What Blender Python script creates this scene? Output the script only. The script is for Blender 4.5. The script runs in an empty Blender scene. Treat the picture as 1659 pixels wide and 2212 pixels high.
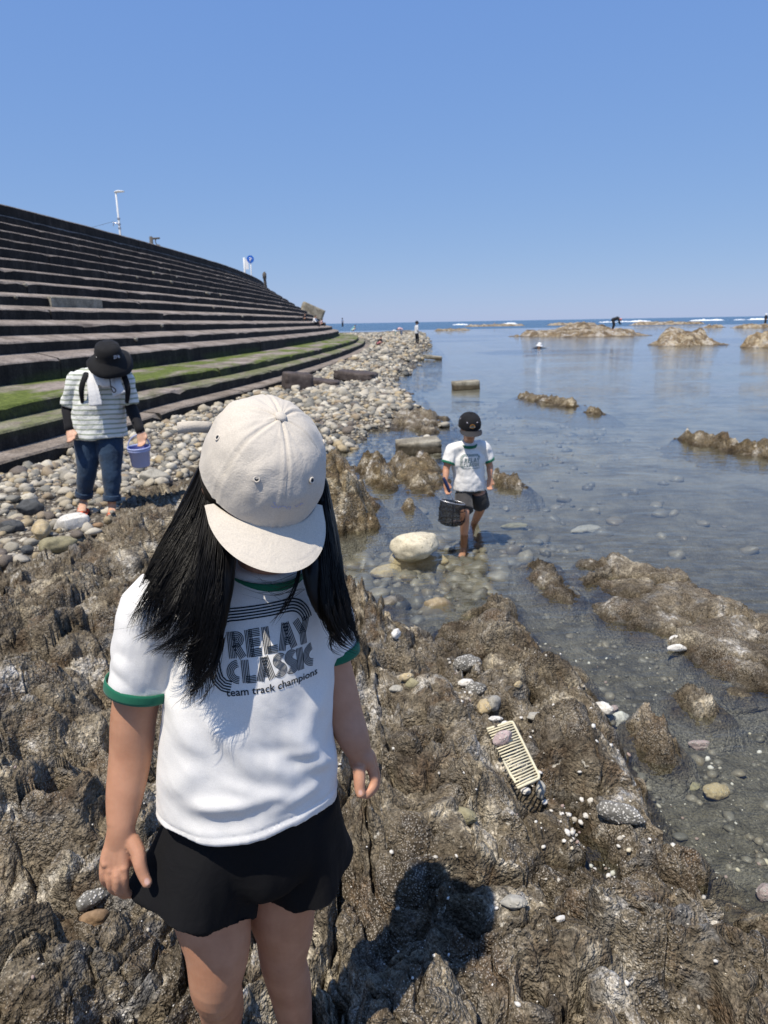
import bpy, bmesh, math, random
import numpy as np
from mathutils import Vector, Matrix, Quaternion, noise as mnoise
from mathutils.bvhtree import BVHTree

random.seed(7)
rng = np.random.default_rng(7)
scene = bpy.context.scene
COL = scene.collection

# ------------------------------------------------------------------ camera
CAM_Z = 1.58
PITCH = math.radians(14.93)
ROLL = math.radians(1.0)
FPX = 1534.0                       # focal length in units of a 1659 px wide frame
cam_d = bpy.data.cameras.new("camera")
cam = bpy.data.objects.new("camera", cam_d)
COL.objects.link(cam)
fw = np.array([0, math.cos(PITCH), -math.sin(PITCH)])
u0 = np.array([0, math.sin(PITCH), math.cos(PITCH)])
r0 = np.array([1.0, 0, 0])
RT = math.cos(ROLL) * r0 - math.sin(ROLL) * u0
UP = math.sin(ROLL) * r0 + math.cos(ROLL) * u0
M = Matrix(((RT[0], UP[0], -fw[0]), (RT[1], UP[1], -fw[1]), (RT[2], UP[2], -fw[2])))
cam.matrix_world = Matrix.Translation((0, 0, CAM_Z)) @ M.to_4x4()
cam_d.sensor_fit = 'HORIZONTAL'
cam_d.sensor_width = 25.95
cam_d.lens = 25.95 * FPX / 1659.0
cam_d.clip_start = 0.05
cam_d.clip_end = 20000
cam_d.dof.use_dof = True
cam_d.dof.focus_distance = 1.05
cam_d.dof.aperture_fstop = 11.0
scene.camera = cam

# ------------------------------------------------------------------ sky, sun, exposure
SUN = Vector((-0.255, -0.335, 0.905)).normalized()
world = bpy.data.worlds.new("World")
scene.world = world
world.use_nodes = True
wn = world.node_tree.nodes
wn.clear()
sky = wn.new("ShaderNodeTexSky")
sky.sky_type = 'NISHITA'
sky.sun_disc = False
sky.sun_elevation = math.asin(SUN.z)
sky.sun_rotation = math.atan2(SUN.x, SUN.y)
sky.altitude = 2000
sky.air_density = 1.0
sky.dust_density = 1.0
sky.ozone_density = 6.0
bgn = wn.new("ShaderNodeBackground")
bgn.inputs[1].default_value = 0.10
wo = wn.new("ShaderNodeOutputWorld")
# one even tone curve per channel over the whole sky, like the phone's own rendering of it
sp_ = wn.new("ShaderNodeSeparateColor"); cb_ = wn.new("ShaderNodeCombineColor")
world.node_tree.links.new(sky.outputs[0], sp_.inputs[0])
EXPO = 0.12
for i_, (p_, k_) in enumerate(((0.50, 0.580), (0.36, 0.622), (0.12, 0.785))):
    a_ = wn.new("ShaderNodeMath"); a_.operation = 'MULTIPLY'; a_.inputs[1].default_value = 0.0956
    b_ = wn.new("ShaderNodeMath"); b_.operation = 'POWER'; b_.inputs[1].default_value = p_
    c_ = wn.new("ShaderNodeMath"); c_.operation = 'MULTIPLY'; c_.inputs[1].default_value = k_ / (0.10 * 2 ** EXPO)
    world.node_tree.links.new(sp_.outputs[i_], a_.inputs[0]); world.node_tree.links.new(a_.outputs[0], b_.inputs[0])
    world.node_tree.links.new(b_.outputs[0], c_.inputs[0]); world.node_tree.links.new(c_.outputs[0], cb_.inputs[i_])
world.node_tree.links.new(cb_.outputs[0], bgn.inputs[0])
world.node_tree.links.new(bgn.outputs[0], wo.inputs[0])
sd = bpy.data.lights.new("sun", 'SUN')
sd.energy = 4.95
sd.angle = math.radians(0.55)
sd.color = (1.0, 0.915, 0.785)
sun = bpy.data.objects.new("sun", sd)
COL.objects.link(sun)
sun.rotation_euler = SUN.to_track_quat('Z', 'Y').to_euler()
sun.location = (-20, -16, 50)
scene.view_settings.view_transform = 'Standard'
scene.view_settings.look = 'None'
scene.view_settings.exposure = EXPO
scene.view_settings.gamma = 1.0
scene.view_settings.use_curve_mapping = False
scene.cycles.max_bounces = 7
scene.cycles.transparent_max_bounces = 16
scene.cycles.sample_clamp_indirect = 4.0
scene.cycles.use_denoising = True

# ------------------------------------------------------------------ picture-to-place helpers
# a pixel of the 1659 x 2212 view of the photograph -> a point of the place
def ray(px, py):
    return fw + (px - 829.5) / FPX * RT - (py - 1106) / FPX * UP
def at(px, py, Y):
    d = ray(px, py); k = Y / d[1]
    return Vector((d[0] * k, Y, CAM_Z + d[2] * k))
def on(px, py, z=0.0):
    d = ray(px, py); k = (z - CAM_Z) / d[2]
    return Vector((d[0] * k, d[1] * k, z))
def pix(P):
    P = np.atleast_2d(np.asarray(P, float)) - np.array([0, 0, CAM_Z])
    t = P @ fw
    t = np.where(np.abs(t) < 1e-6, 1e-6, t)
    return 829.5 + FPX * (P @ RT) / t, 1106 - FPX * (P @ UP) / t, t

# ------------------------------------------------------------------ object helpers
def tag(o, label=None, cat=None, group=None, kind=None):
    if label: o['label'] = label
    if cat: o['category'] = cat
    if group: o['group'] = group
    if kind: o['kind'] = kind
    return o
def link(name, me, material=None, parent=None, smooth=True):
    o = bpy.data.objects.new(name, me)
    COL.objects.link(o)
    if material is not None and len(me.materials) == 0:
        me.materials.append(material)
    if parent is not None:
        o.parent = parent
        o.matrix_parent_inverse = parent.matrix_world.inverted()
    if smooth and len(me.polygons):
        me.polygons.foreach_set('use_smooth', [True] * len(me.polygons))
    return o
def empty(name, loc=(0, 0, 0)):
    o = bpy.data.objects.new(name, None)
    COL.objects.link(o)
    o.location = loc
    o.empty_display_size = 0.1
    o.matrix_world = Matrix.Translation(loc)
    return o
def mesh_np(name, V, F):
    """V (n,3), F (m,3) or (m,4) arrays"""
    me = bpy.data.meshes.new(name)
    V = np.asarray(V, np.float32); F = np.asarray(F, np.int32)
    k = F.shape[1]
    me.vertices.add(len(V)); me.vertices.foreach_set('co', V.ravel())
    me.loops.add(F.size); me.loops.foreach_set('vertex_index', F.ravel())
    me.polygons.add(len(F))
    me.polygons.foreach_set('loop_start', np.arange(0, F.size, k, dtype=np.int32))
    me.polygons.foreach_set('loop_total', np.full(len(F), k, np.int32))
    me.update(calc_edges=True)
    return me
def bm_mesh(name, bm):
    bmesh.ops.recalc_face_normals(bm, faces=bm.faces)
    me = bpy.data.meshes.new(name)
    bm.to_mesh(me); bm.free()
    return me
def get_co(me):
    a = np.empty(len(me.vertices) * 3, np.float32); me.vertices.foreach_get('co', a)
    return a.reshape(-1, 3).astype(np.float64)
def set_co(me, V):
    me.vertices.foreach_set('co', np.asarray(V, np.float32).ravel()); me.update()
def get_no(me):
    a = np.empty(len(me.vertices) * 3, np.float32); me.vertices.foreach_get('normal', a)
    return a.reshape(-1, 3).astype(np.float64)

# ------------------------------------------------------------------ noise on arrays
_perm = rng.permutation(512).astype(np.int64) % 256
_perm = np.concatenate([_perm, _perm, _perm])
_g = rng.normal(size=(256, 3)); _g /= np.linalg.norm(_g, axis=1)[:, None]
def perlin(P, seed=0):
    P = np.asarray(P, float)
    if P.shape[1] == 2:
        P = np.column_stack([P, np.zeros(len(P))])
    P = P + seed * 17.31
    I = np.floor(P).astype(np.int64); Fr = P - I
    W = Fr * Fr * Fr * (Fr * (Fr * 6 - 15) + 10)
    I &= 255
    out = 0
    for dx in (0, 1):
        wx = W[:, 0] if dx else 1 - W[:, 0]
        hx = _perm[(I[:, 0] + dx) & 255]
        for dy in (0, 1):
            wy = W[:, 1] if dy else 1 - W[:, 1]
            hy = _perm[(hx + I[:, 1] + dy) & 511]
            for dz in (0, 1):
                wz = W[:, 2] if dz else 1 - W[:, 2]
                g = _g[_perm[(hy + I[:, 2] + dz) & 511] & 255]
                out = out + wx * wy * wz * (g[:, 0] * (Fr[:, 0] - dx) + g[:, 1] * (Fr[:, 1] - dy) + g[:, 2] * (Fr[:, 2] - dz))
    return out * 1.5
def fbm(P, oct=4, seed=0, gain=0.5):
    P = np.asarray(P, float); s = 0; a = 1.0
    for k in range(oct):
        s = s + a * perlin(P * (2.03 ** k), seed + k); a *= gain
    return s
def worley(P, seed=0):
    """nearest and second distance to jittered cells, offset to the nearest centre, three random numbers of the cell"""
    P = np.asarray(P, float); I = np.floor(P).astype(np.int64)
    f1 = np.full(len(P), 9.0); f2 = np.full(len(P), 9.0); off = np.zeros((len(P), 2)); rnd = np.zeros((len(P), 3))
    for dx in (-1, 0, 1):
        for dy in (-1, 0, 1):
            cx = I[:, 0] + dx; cy = I[:, 1] + dy
            h = _perm[(_perm[(cx + seed * 7) & 255] + cy) & 511]
            g = _g[h & 255] * 0.5 + 0.5
            d = np.column_stack([cx + 0.1 + 0.8 * g[:, 0], cy + 0.1 + 0.8 * g[:, 1]]) - P
            r = np.sqrt((d ** 2).sum(1))
            near = r < f1
            f2 = np.where(near, f1, np.minimum(f2, r))
            off[near] = -d[near]; rnd[near] = _g[(h[near] * 3 + 11) & 255]
            f1 = np.where(near, r, f1)
    return f1, f2, off, rnd
def sstep(a, b, x):
    t = np.clip((x - a) / (b - a), 0, 1)
    return t * t * (3 - 2 * t)
def poly_sd(P, poly):
    """signed distance (positive inside) of points to a polygon"""
    poly = np.asarray(poly, float)
    d2 = np.full(len(P), 1e18); ins = np.zeros(len(P), bool)
    n = len(poly)
    for i in range(n):
        a = poly[i]; b = poly[(i + 1) % n]
        e = b - a; w = P - a
        h = np.clip((w @ e) / max(e @ e, 1e-12), 0, 1)
        d2 = np.minimum(d2, ((w - h[:, None] * e) ** 2).sum(1))
        c = (a[1] > P[:, 1]) != (b[1] > P[:, 1])
        with np.errstate(divide='ignore', invalid='ignore'):
            xi = (b[0] - a[0]) * (P[:, 1] - a[1]) / (b[1] - a[1] if b[1] != a[1] else 1e-12) + a[0]
        ins ^= c & (P[:, 0] < xi)
    return np.where(ins, 1, -1) * np.sqrt(d2)
def wpoly(pts, z=0.0):
    """mixed list: (px, py) of the photograph at height z, or ('w', x, y) world"""
    out = []
    for p in pts:
        if p[0] == 'w': out.append((p[1], p[2]))
        else:
            v = on(p[0], p[1], z); out.append((v.x, v.y))
    return np.array(out)

# ------------------------------------------------------------------ materials
class Mat:
    def __init__(s, name, base=(0.5, 0.5, 0.5), rough=0.7, spec=0.3):
        s.m = bpy.data.materials.new(name); s.m.use_nodes = True
        s.t = s.m.node_tree; s.N = s.t.nodes; s.L = s.t.links
        s.b = s.N['Principled BSDF']
        s.b.inputs['Base Color'].default_value = (*base, 1)
        s.b.inputs['Roughness'].default_value = rough
        s.b.inputs['Specular IOR Level'].default_value = spec
        s._pos = None
    def n(s, t, ins=None, **kw):
        nd = s.N.new('ShaderNode' + t)
        for k, v in kw.items(): setattr(nd, k, v)
        for k, v in (ins or {}).items(): s.put(nd.inputs[k], v)
        return nd
    def put(s, sock, v):
        if isinstance(v, bpy.types.NodeSocket): s.L.new(v, sock)
        elif isinstance(v, (tuple, list)) and len(v) == 3 and sock.type == 'RGBA': sock.default_value = (*v, 1)
        else: sock.default_value = v
    def pos(s, obj=False):
        if obj: return s.n('TexCoord').outputs['Object']
        if s._pos is None: s._pos = s.n('NewGeometry').outputs['Position']
        return s._pos
    def scaled(s, v, sc, rot=(0, 0, 0)):
        return s.n('Mapping', {'Vector': v, 'Scale': sc, 'Rotation': rot}).outputs[0]
    def noise(s, v, scale, detail=5, rough=0.55, dist=0.0, out='Fac'):
        return s.n('TexNoise', {'Vector': v, 'Scale': scale, 'Detail': detail, 'Roughness': rough, 'Distortion': dist}).outputs[out]
    def vor(s, v, scale, feature='F1', out='Distance', rand=1.0):
        return s.n('TexVoronoi', {'Vector': v, 'Scale': scale, 'Randomness': rand}, feature=feature).outputs[out]
    def ramp(s, fac, stops, interp='LINEAR'):
        r = s.n('ValToRGB'); r.color_ramp.interpolation = interp
        e = r.color_ramp.elements
        while len(e) < len(stops): e.new(0.5)
        for el, (p, c) in zip(e, stops):
            el.position = p
            el.color = (c, c, c, 1) if isinstance(c, (int, float)) else (*c, 1)
        s.put(r.inputs[0], fac)
        return r.outputs[0]
    def math(s, op, a, b=0.0, c=None, clamp=False):
        m = s.n('Math', operation=op, use_clamp=clamp)
        s.put(m.inputs[0], a); s.put(m.inputs[1], b)
        if c is not None: s.put(m.inputs[2], c)
        return m.outputs[0]
    def mix(s, fac, a, b, blend='MIX'):
        m = s.n('Mix', data_type='RGBA', blend_type=blend)
        s.put(m.inputs[0], fac); s.put(m.inputs[6], a); s.put(m.inputs[7], b)
        return m.outputs[2]
    def rng(s, v, a, b, c=0.0, d=1.0):
        return s.n('MapRange', {0: v, 1: a, 2: b, 3: c, 4: d}).outputs[0]
    def sep(s, v):
        return s.n('SeparateXYZ', {0: v}).outputs
    def bump(s, h, dist=0.01, strength=1.0, normal=None):
        b = s.n('Bump', {'Height': h, 'Distance': dist, 'Strength': strength})
        if normal is not None: s.L.new(normal, b.inputs['Normal'])
        return b.outputs[0]
    def set(s, **kw):
        names = {'color': 'Base Color', 'rough': 'Roughness', 'normal': 'Normal', 'spec': 'Specular IOR Level', 'alpha': 'Alpha', 'sheen': 'Sheen Weight', 'sss': 'Subsurface Weight'}
        for k, v in kw.items(): s.put(s.b.inputs[names.get(k, k)], v)
        return s.m
# ------------------------------------------------------------------ materials of the place
def rock_material(name, tint=(1, 1, 1), pale=0.0, wet=True, strata=False, objspace=False, vscale=1.0, zones=False):
    m = Mat(name, rough=0.95, spec=0.08)
    P = m.pos(obj=objspace)
    if vscale != 1.0: P = m.scaled(P, (vscale,) * 3)
    if strata:
        Q = m.scaled(P, (1.0, 4.5, 2.5), (0, 0, math.radians(38)))
    else:
        Q = P
    a = m.noise(Q, 5.0, 8, 0.62, 0.15)
    b = m.noise(P, 38.0, 6, 0.65)
    c = m.noise(P, 2.1, 4, 0.55)
    v = m.vor(P, 170.0)
    v2 = m.vor(P, 70.0)
    g2 = m.noise(P, 130.0, 4, 0.7)
    t = lambda col: tuple(k * w for k, w in zip(col, tint))
    base = m.ramp(a, [(0.28, t((0.038, 0.031, 0.024))), (0.43, t((0.086, 0.072, 0.054))), (0.57, t((0.142, 0.123, 0.094))), (0.72, t((0.220, 0.198, 0.160)))])
    fine = m.ramp(b, [(0.30, (0.45, 0.44, 0.43)), (0.5, (0.95, 0.95, 0.95)), (0.72, (1.6, 1.58, 1.54))])
    grit = m.ramp(g2, [(0.34, (0.48, 0.47, 0.46)), (0.5, (0.97, 0.97, 0.97)), (0.66, (1.65, 1.63, 1.6))])
    fine = m.mix(1.0, fine, grit, 'MULTIPLY')
    col = m.mix(1.0, base, fine, 'MULTIPLY')
    big = m.noise(P, 1.35, 3, 0.5)
    col = m.mix(1.0, col, m.ramp(big, [(0.34, (0.72, 0.70, 0.67)), (0.5, (1.0, 1.0, 1.0)), (0.66, (1.3, 1.29, 1.27))]), 'MULTIPLY')
    # reddish brown weed patches
    red = m.ramp(m.noise(P, 6.5, 5, 0.6), [(0.54, 0.0), (0.68, 0.7)])
    col = m.mix(red, col, m.mix(1.0, (0.12, 0.082, 0.052), fine, 'MULTIPLY'))
    # grey veins
    gv = m.ramp(m.noise(Q, 9.0, 6, 0.6, 0.2), [(0.55, 0.0), (0.63, 0.8)])
    gv = m.math('MULTIPLY', gv, m.ramp(c, [(0.40, 0.0), (0.62, 1.0)]))
    col = m.mix(gv, col, m.mix(1.0, (0.17, 0.17, 0.165), fine, 'MULTIPLY'))
    # barnacle crusts: small pale cells within larger patches
    bar = m.ramp(v, [(0.18, 1.0), (0.42, 0.0)])
    pat = m.ramp(m.noise(P, 4.2, 7, 0.7), [(0.46 - pale * 0.2, 0.0), (0.56 - pale * 0.15, 1.0)])
    bar = m.math('MULTIPLY', bar, pat)
    col = m.mix(m.math('MULTIPLY', bar, 0.8), col, (0.46, 0.42, 0.36))
    # bleached spots
    sp = m.ramp(m.noise(P, 5.0, 8, 0.72, 0.3), [(0.545 - pale * 0.12, 0.0), (0.60 - pale * 0.1, 1.0)])
    spk = m.ramp(m.noise(P, 55.0, 5, 0.7), [(0.40, 0.15), (0.56, 1.0)])
    sp = m.math('MULTIPLY', sp, spk)
    col = m.mix(sp, col, m.mix(1.0, m.mix(m.ramp(c, [(0.45, 0.0), (0.55, 1.0)]), (0.42, 0.37, 0.275), (0.50, 0.48, 0.44)), fine, 'MULTIPLY'))
    s2 = m.ramp(m.noise(P, 24.0, 4, 0.65), [(0.66, 0.0), (0.71, 0.85)])
    col = m.mix(s2, col, (0.50, 0.47, 0.40))
    if zones:
        zc = m.n('Attribute', attribute_name='cobble').outputs['Fac']
        zb = m.n('Attribute', attribute_name='bed').outputs['Fac']
        cc = m.vor(P, 24.0, out='Color')
        pebble = m.ramp(m.sep(cc)[0], [(0.0, (0.12, 0.115, 0.105)), (0.35, (0.28, 0.255, 0.21)), (0.7, (0.40, 0.36, 0.29)), (1.0, (0.52, 0.49, 0.43))])
        pebble = m.mix(1.0, pebble, fine, 'MULTIPLY')
        col = m.mix(zc, col, m.mix(m.ramp(m.vor(P, 24.0), [(0.25, 0.0), (0.6, 0.9)]), pebble, (0.07, 0.06, 0.05)))
        silt = m.ramp(m.noise(P, 7.0, 8, 0.7, 0.5), [(0.30, (0.12, 0.112, 0.09)), (0.5, (0.27, 0.255, 0.212)), (0.70, (0.46, 0.44, 0.375))])
        silt = m.mix(1.0, silt, m.ramp(g2, [(0.35, (0.6,) * 3), (0.65, (1.3,) * 3)]), 'MULTIPLY')
        silt = m.mix(m.ramp(m.noise(P, 30.0, 5, 0.7), [(0.60, 0.0), (0.68, 0.7)]), silt, (0.7, 0.67, 0.6))
        far_ = m.rng(m.sep(m.pos())[1], 4.5, 9.0)          # bed colour lightened further out to brighten the water seen over it
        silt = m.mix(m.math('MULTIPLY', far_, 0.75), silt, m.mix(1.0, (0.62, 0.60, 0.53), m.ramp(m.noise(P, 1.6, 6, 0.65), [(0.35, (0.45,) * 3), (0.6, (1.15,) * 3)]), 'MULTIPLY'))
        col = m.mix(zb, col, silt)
    ro = 0.9
    if wet:
        z = m.sep(m.pos())[2]
        wz = m.math('ADD', z, m.math('MULTIPLY', m.math('SUBTRACT', m.noise(P, 3.0, 4), 0.5), 0.10))
        w = m.rng(wz, 0.015, 0.055, 1.0, 0.0)
        col = m.mix(w, col, m.mix(1.0, col, (0.50, 0.48, 0.44), 'MULTIPLY'))
        if not zones:
            sub = m.math('MULTIPLY', m.rng(z, -0.01, -0.06), 0.85)
            col = m.mix(sub, col, m.mix(1.0, (0.17, 0.16, 0.135), grit, 'MULTIPLY'))
        ro = m.rng(w, 0, 1, 0.9, 0.42)
    h = m.math('ADD', m.math('MULTIPLY', b, 0.55), m.math('MULTIPLY', m.math('SUBTRACT', 1.0, v), 0.5))
    h = m.math('ADD', h, m.math('MULTIPLY', m.math('SUBTRACT', 1.0, v2), 0.95))
    h = m.math('ADD', h, m.math('MULTIPLY', g2, 0.35))
    nrm = m.bump(h, 0.013 / vscale, 0.8)
    m.set(color=col, rough=ro, normal=nrm)
    return m.m

MAT = {}
MAT['rock'] = rock_material('reef_rock', tint=(1.34, 1.33, 1.29))
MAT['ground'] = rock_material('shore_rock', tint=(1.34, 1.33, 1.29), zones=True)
MAT['rock_left'] = rock_material('layered_rock', strata=True)
MAT['rock_far'] = rock_material('sea_rock', tint=(1.9, 1.65, 1.25), pale=0.5, vscale=0.25)
MAT['rock_mid'] = rock_material('weedy_reef', tint=(1.25, 1.15, 0.92), pale=0.15, vscale=0.8)

def stone_material(name, island):
    m = Mat(name, rough=0.72, spec=0.3)
    P = m.pos(obj=not island)
    if island: r = m.n('NewGeometry').outputs['Random Per Island']
    else: r = m.n('ObjectInfo').outputs['Random']
    col = m.ramp(r, [(0.0, (0.11, 0.115, 0.12)), (0.08, (0.22, 0.22, 0.21)), (0.22, (0.37, 0.355, 0.32)), (0.36, (0.44, 0.405, 0.34)),
                     (0.50, (0.30, 0.29, 0.27)), (0.60, (0.50, 0.475, 0.43)), (0.74, (0.32, 0.265, 0.20)), (0.80, (0.40, 0.335, 0.23)),
                     (0.88, (0.60, 0.58, 0.53)), (0.95, (0.15, 0.13, 0.12)), (1.0, (0.30, 0.21, 0.18))], 'CONSTANT')
    sc = 9.0
    a = m.noise(P, sc * 2, 6, 0.6, 0.4)
    b = m.noise(P, sc * 11, 4, 0.6)
    col = m.mix(1.0, col, m.ramp(a, [(0.25, (0.66, 0.65, 0.62)), (0.5, (1, 1, 1)), (0.75, (1.22, 1.2, 1.15))]), 'MULTIPLY')
    col = m.mix(1.0, col, m.ramp(b, [(0.3, (0.75, 0.75, 0.75)), (0.7, (1.2, 1.2, 1.2))]), 'MULTIPLY')
    vein = m.ramp(m.noise(P, sc * 1.3, 4, 0.5, 2.0), [(0.485, 0.0), (0.5, 0.5), (0.515, 0.0)])
    col = m.mix(vein, col, (0.6, 0.58, 0.54))
    col = m.mix(1.0, col, (0.92, 0.885, 0.80), 'MULTIPLY')
    z = m.sep(m.pos())[2]
    w = m.rng(m.math('ADD', z, m.math('MULTIPLY', a, 0.03)), 0.02, 0.05, 1.0, 0.0)
    col = m.mix(w, col, m.mix(1.0, col, (0.50, 0.47, 0.42), 'MULTIPLY'))
    sub = m.rng(z, 0.0, -0.03)        # silt and weed on the stones that never dry
    col = m.mix(m.math('MULTIPLY', sub, m.ramp(a, [(0.35, 0.75), (0.65, 0.25)])), col, (0.20, 0.19, 0.16))
    m.set(color=col, rough=m.rng(w, 0, 1, 0.72, 0.35), normal=m.bump(m.math('ADD', b, a), 0.004, 0.6))
    return m.m
MAT['stone_i'] = stone_material('beach_stone', False)
MAT['stone_s'] = stone_material('beach_stones', True)

def plain_stone(name, c, spots=None, rough=0.75, spot_col=(0.62, 0.6, 0.55), lo=0.55, scale=40.0):
    m = Mat(name, rough=rough, spec=0.3)
    P = m.pos(obj=True)
    a = m.noise(P, 18, 6, 0.6, 0.5); b = m.noise(P, 110, 4, 0.6)
    col = m.mix(1.0, c, m.ramp(a, [(0.25, (0.6, 0.58, 0.55)), (0.5, (1, 1, 1)), (0.8, (1.25, 1.22, 1.18))]), 'MULTIPLY')
    col = m.mix(1.0, col, m.ramp(b, [(0.3, (0.78,) * 3), (0.7, (1.18,) * 3)]), 'MULTIPLY')
    h = m.math('ADD', a, m.math('MULTIPLY', b, 0.5))
    if spots:
        k = m.ramp(m.vor(P, scale * 3), [(0.25, 1.0), (0.5, 0.0)])
        k = m.math('MULTIPLY', k, m.ramp(m.noise(P, scale, 4, 0.7), [(lo - 0.08, 0.0), (lo, 1.0)]))
        col = m.mix(m.math('MULTIPLY', k, spots), col, spot_col)
        h = m.math('ADD', h, k)
    m.set(color=col, normal=m.bump(h, 0.004, 0.7))
    return m.m
MAT['st_white'] = plain_stone('bleached_stone', (0.66, 0.64, 0.59), 0.4, spot_col=(0.25, 0.22, 0.17), lo=0.6)
MAT['st_grey'] = plain_stone('grey_stone', (0.36, 0.345, 0.30), 0.5, spot_col=(0.58, 0.54, 0.46), lo=0.58)
MAT['st_brown'] = plain_stone('brown_stone', (0.27, 0.18, 0.105), None)
MAT['st_spot'] = plain_stone('barnacled_stone', (0.16, 0.155, 0.14), 0.95, spot_col=(0.72, 0.70, 0.65), lo=0.47)
MAT['st_tan'] = plain_stone('tan_stone', (0.46, 0.37, 0.22), 0.5, lo=0.55)
MAT['st_pink'] = plain_stone('pink_stone', (0.44, 0.34, 0.33), 0.7, lo=0.5)
MAT['st_olive'] = plain_stone('olive_stone', (0.27, 0.245, 0.15), 0.25, lo=0.6)
MAT['st_dark'] = plain_stone('dark_stone', (0.07, 0.075, 0.08), 0.2, lo=0.65)

def concrete_material():
    m = Mat('step_concrete', rough=0.9, spec=0.2)
    P = m.pos()
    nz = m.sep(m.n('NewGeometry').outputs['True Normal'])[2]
    z = m.sep(P)[2]
    a = m.noise(P, 2.2, 6, 0.65)
    b = m.noise(P, 26, 6, 0.7)
    st = m.noise(m.scaled(P, (3.0, 3.0, 0.35)), 2.0, 5, 0.6)
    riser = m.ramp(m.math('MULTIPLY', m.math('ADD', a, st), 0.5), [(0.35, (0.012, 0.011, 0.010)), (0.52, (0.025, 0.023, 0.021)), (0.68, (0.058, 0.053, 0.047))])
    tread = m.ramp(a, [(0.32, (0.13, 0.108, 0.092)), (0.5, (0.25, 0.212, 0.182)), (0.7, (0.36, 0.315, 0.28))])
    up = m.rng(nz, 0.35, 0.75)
    col = m.mix(up, riser, tread)  # stained concrete; shade on risers and sun on treads put into the colour
    col = m.mix(1.0, col, m.ramp(b, [(0.28, (0.5, 0.5, 0.5)), (0.5, (1, 1, 1)), (0.72, (1.6, 1.58, 1.5))]), 'MULTIPLY')
    # green weed on the wave-washed ledges
    mo = m.noise(m.scaled(P, (0.9, 0.35, 1.0)), 1.5, 6, 0.62)
    band = m.math('MULTIPLY', m.rng(z, 0.42, 0.60), m.rng(z, 0.80, 0.95, 1.0, 0.0))
    mo = m.math('MULTIPLY', m.ramp(mo, [(0.42, 0.0), (0.54, 1.0)]), m.math('MULTIPLY', band, m.rng(nz, 0.1, 0.7, 0.35, 1.0)))
    green = m.ramp(m.noise(P, 14, 6, 0.7), [(0.3, (0.038, 0.052, 0.012)), (0.5, (0.105, 0.135, 0.028)), (0.72, (0.20, 0.235, 0.06))])
    col = m.mix(mo, col, green)
    low = m.rng(z, 0.35, 0.18)
    brown = m.ramp(b, [(0.3, (0.06, 0.045, 0.026)), (0.55, (0.17, 0.135, 0.085)), (0.75, (0.32, 0.27, 0.19))])
    col = m.mix(m.math('MULTIPLY', low, up), col, brown)
    m.set(color=col, normal=m.bump(m.math('ADD', b, m.math('MULTIPLY', m.vor(P, 45.0), 0.4)), 0.02, 0.7))
    return m.m
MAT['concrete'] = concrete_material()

def block_material():
    m = Mat('loose_concrete', rough=0.9, spec=0.2)
    P = m.pos(obj=True)
    a = m.noise(P, 3.5, 6, 0.65); b = m.noise(P, 34, 5, 0.7)
    col = m.ramp(a, [(0.3, (0.13, 0.115, 0.09)), (0.5, (0.27, 0.245, 0.19)), (0.7, (0.40, 0.375, 0.31))])
    col = m.mix(1.0, col, m.ramp(b, [(0.3, (0.6,) * 3), (0.7, (1.35,) * 3)]), 'MULTIPLY')
    z = m.sep(m.pos())[2]
    w = m.rng(m.math('ADD', z, m.math('MULTIPLY', a, 0.06)), 0.10, 0.16, 1.0, 0.0)
    col = m.mix(w, col, m.mix(1.0, col, (0.35, 0.31, 0.26), 'MULTIPLY'))
    m.set(color=col, normal=m.bump(b, 0.015, 0.7))
    return m.m
MAT['block'] = block_material()
mm = Mat('dark_block', rough=0.85); _P = mm.pos(obj=True)
MAT['dark_block'] = mm.set(color=mm.ramp(mm.noise(_P, 6, 7, 0.7), [(0.3, (0.035, 0.028, 0.026)), (0.55, (0.085, 0.068, 0.062)), (0.75, (0.16, 0.14, 0.125))]), normal=mm.bump(mm.noise(_P, 40, 5, 0.7), 0.015, 0.7))

def water_material():
    m = Mat('shallow_water')
    P = m.pos()
    m.N.remove(m.b)
    w1 = m.noise(m.scaled(P, (1.0, 2.6, 1.0), (0, 0, math.radians(8))), 2.6, 3, 0.5, 0.4)
    w2 = m.noise(m.scaled(P, (1.0, 2.0, 1.0), (0, 0, math.radians(-14))), 11.0, 2, 0.5, 0.3)
    big = m.noise(m.scaled(P, (0.35, 1.0, 1.0)), 0.35, 3, 0.5)
    amp = m.ramp(big, [(0.38, 0.25), (0.62, 1.0)])
    h = m.math('MULTIPLY', m.math('ADD', w1, m.math('MULTIPLY', w2, 0.22)), amp)
    nrm = m.bump(h, 0.030, 0.55)
    fr = m.n('Fresnel', {'IOR': 1.333, 'Normal': nrm}).outputs[0]
    gl = m.n('BsdfGlossy', {'Color': (0.93, 0.96, 1.0), 'Roughness': 0.035, 'Normal': nrm}).outputs[0]
    tr = m.n('BsdfTransparent', {'Color': (0.90, 0.935, 0.925)}).outputs[0]
    mx = m.n('MixShader', {0: fr, 1: tr, 2: gl}).outputs[0]
    m.L.new(mx, m.N['Material Output'].inputs[0])
    return m.m
MAT['water'] = water_material()
mm = Mat('open_sea', rough=0.25, spec=0.5); _P = mm.pos()
MAT['sea'] = mm.set(color=mm.ramp(mm.noise(mm.scaled(_P, (0.01, 0.12, 1)), 1.0, 5, 0.6), [(0.3, (0.035, 0.085, 0.15)), (0.7, (0.06, 0.13, 0.21))]),
                    normal=mm.bump(mm.noise(mm.scaled(_P, (0.15, 0.6, 1)), 1.0, 5, 0.65), 1.2, 1.0))
mm = Mat('foam', rough=0.9); _P = mm.pos()
MAT['foam'] = mm.set(color=mm.ramp(mm.noise(_P, 0.9, 5, 0.6), [(0.3, (0.5, 0.56, 0.6)), (0.6, (0.86, 0.88, 0.9))]))

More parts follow.
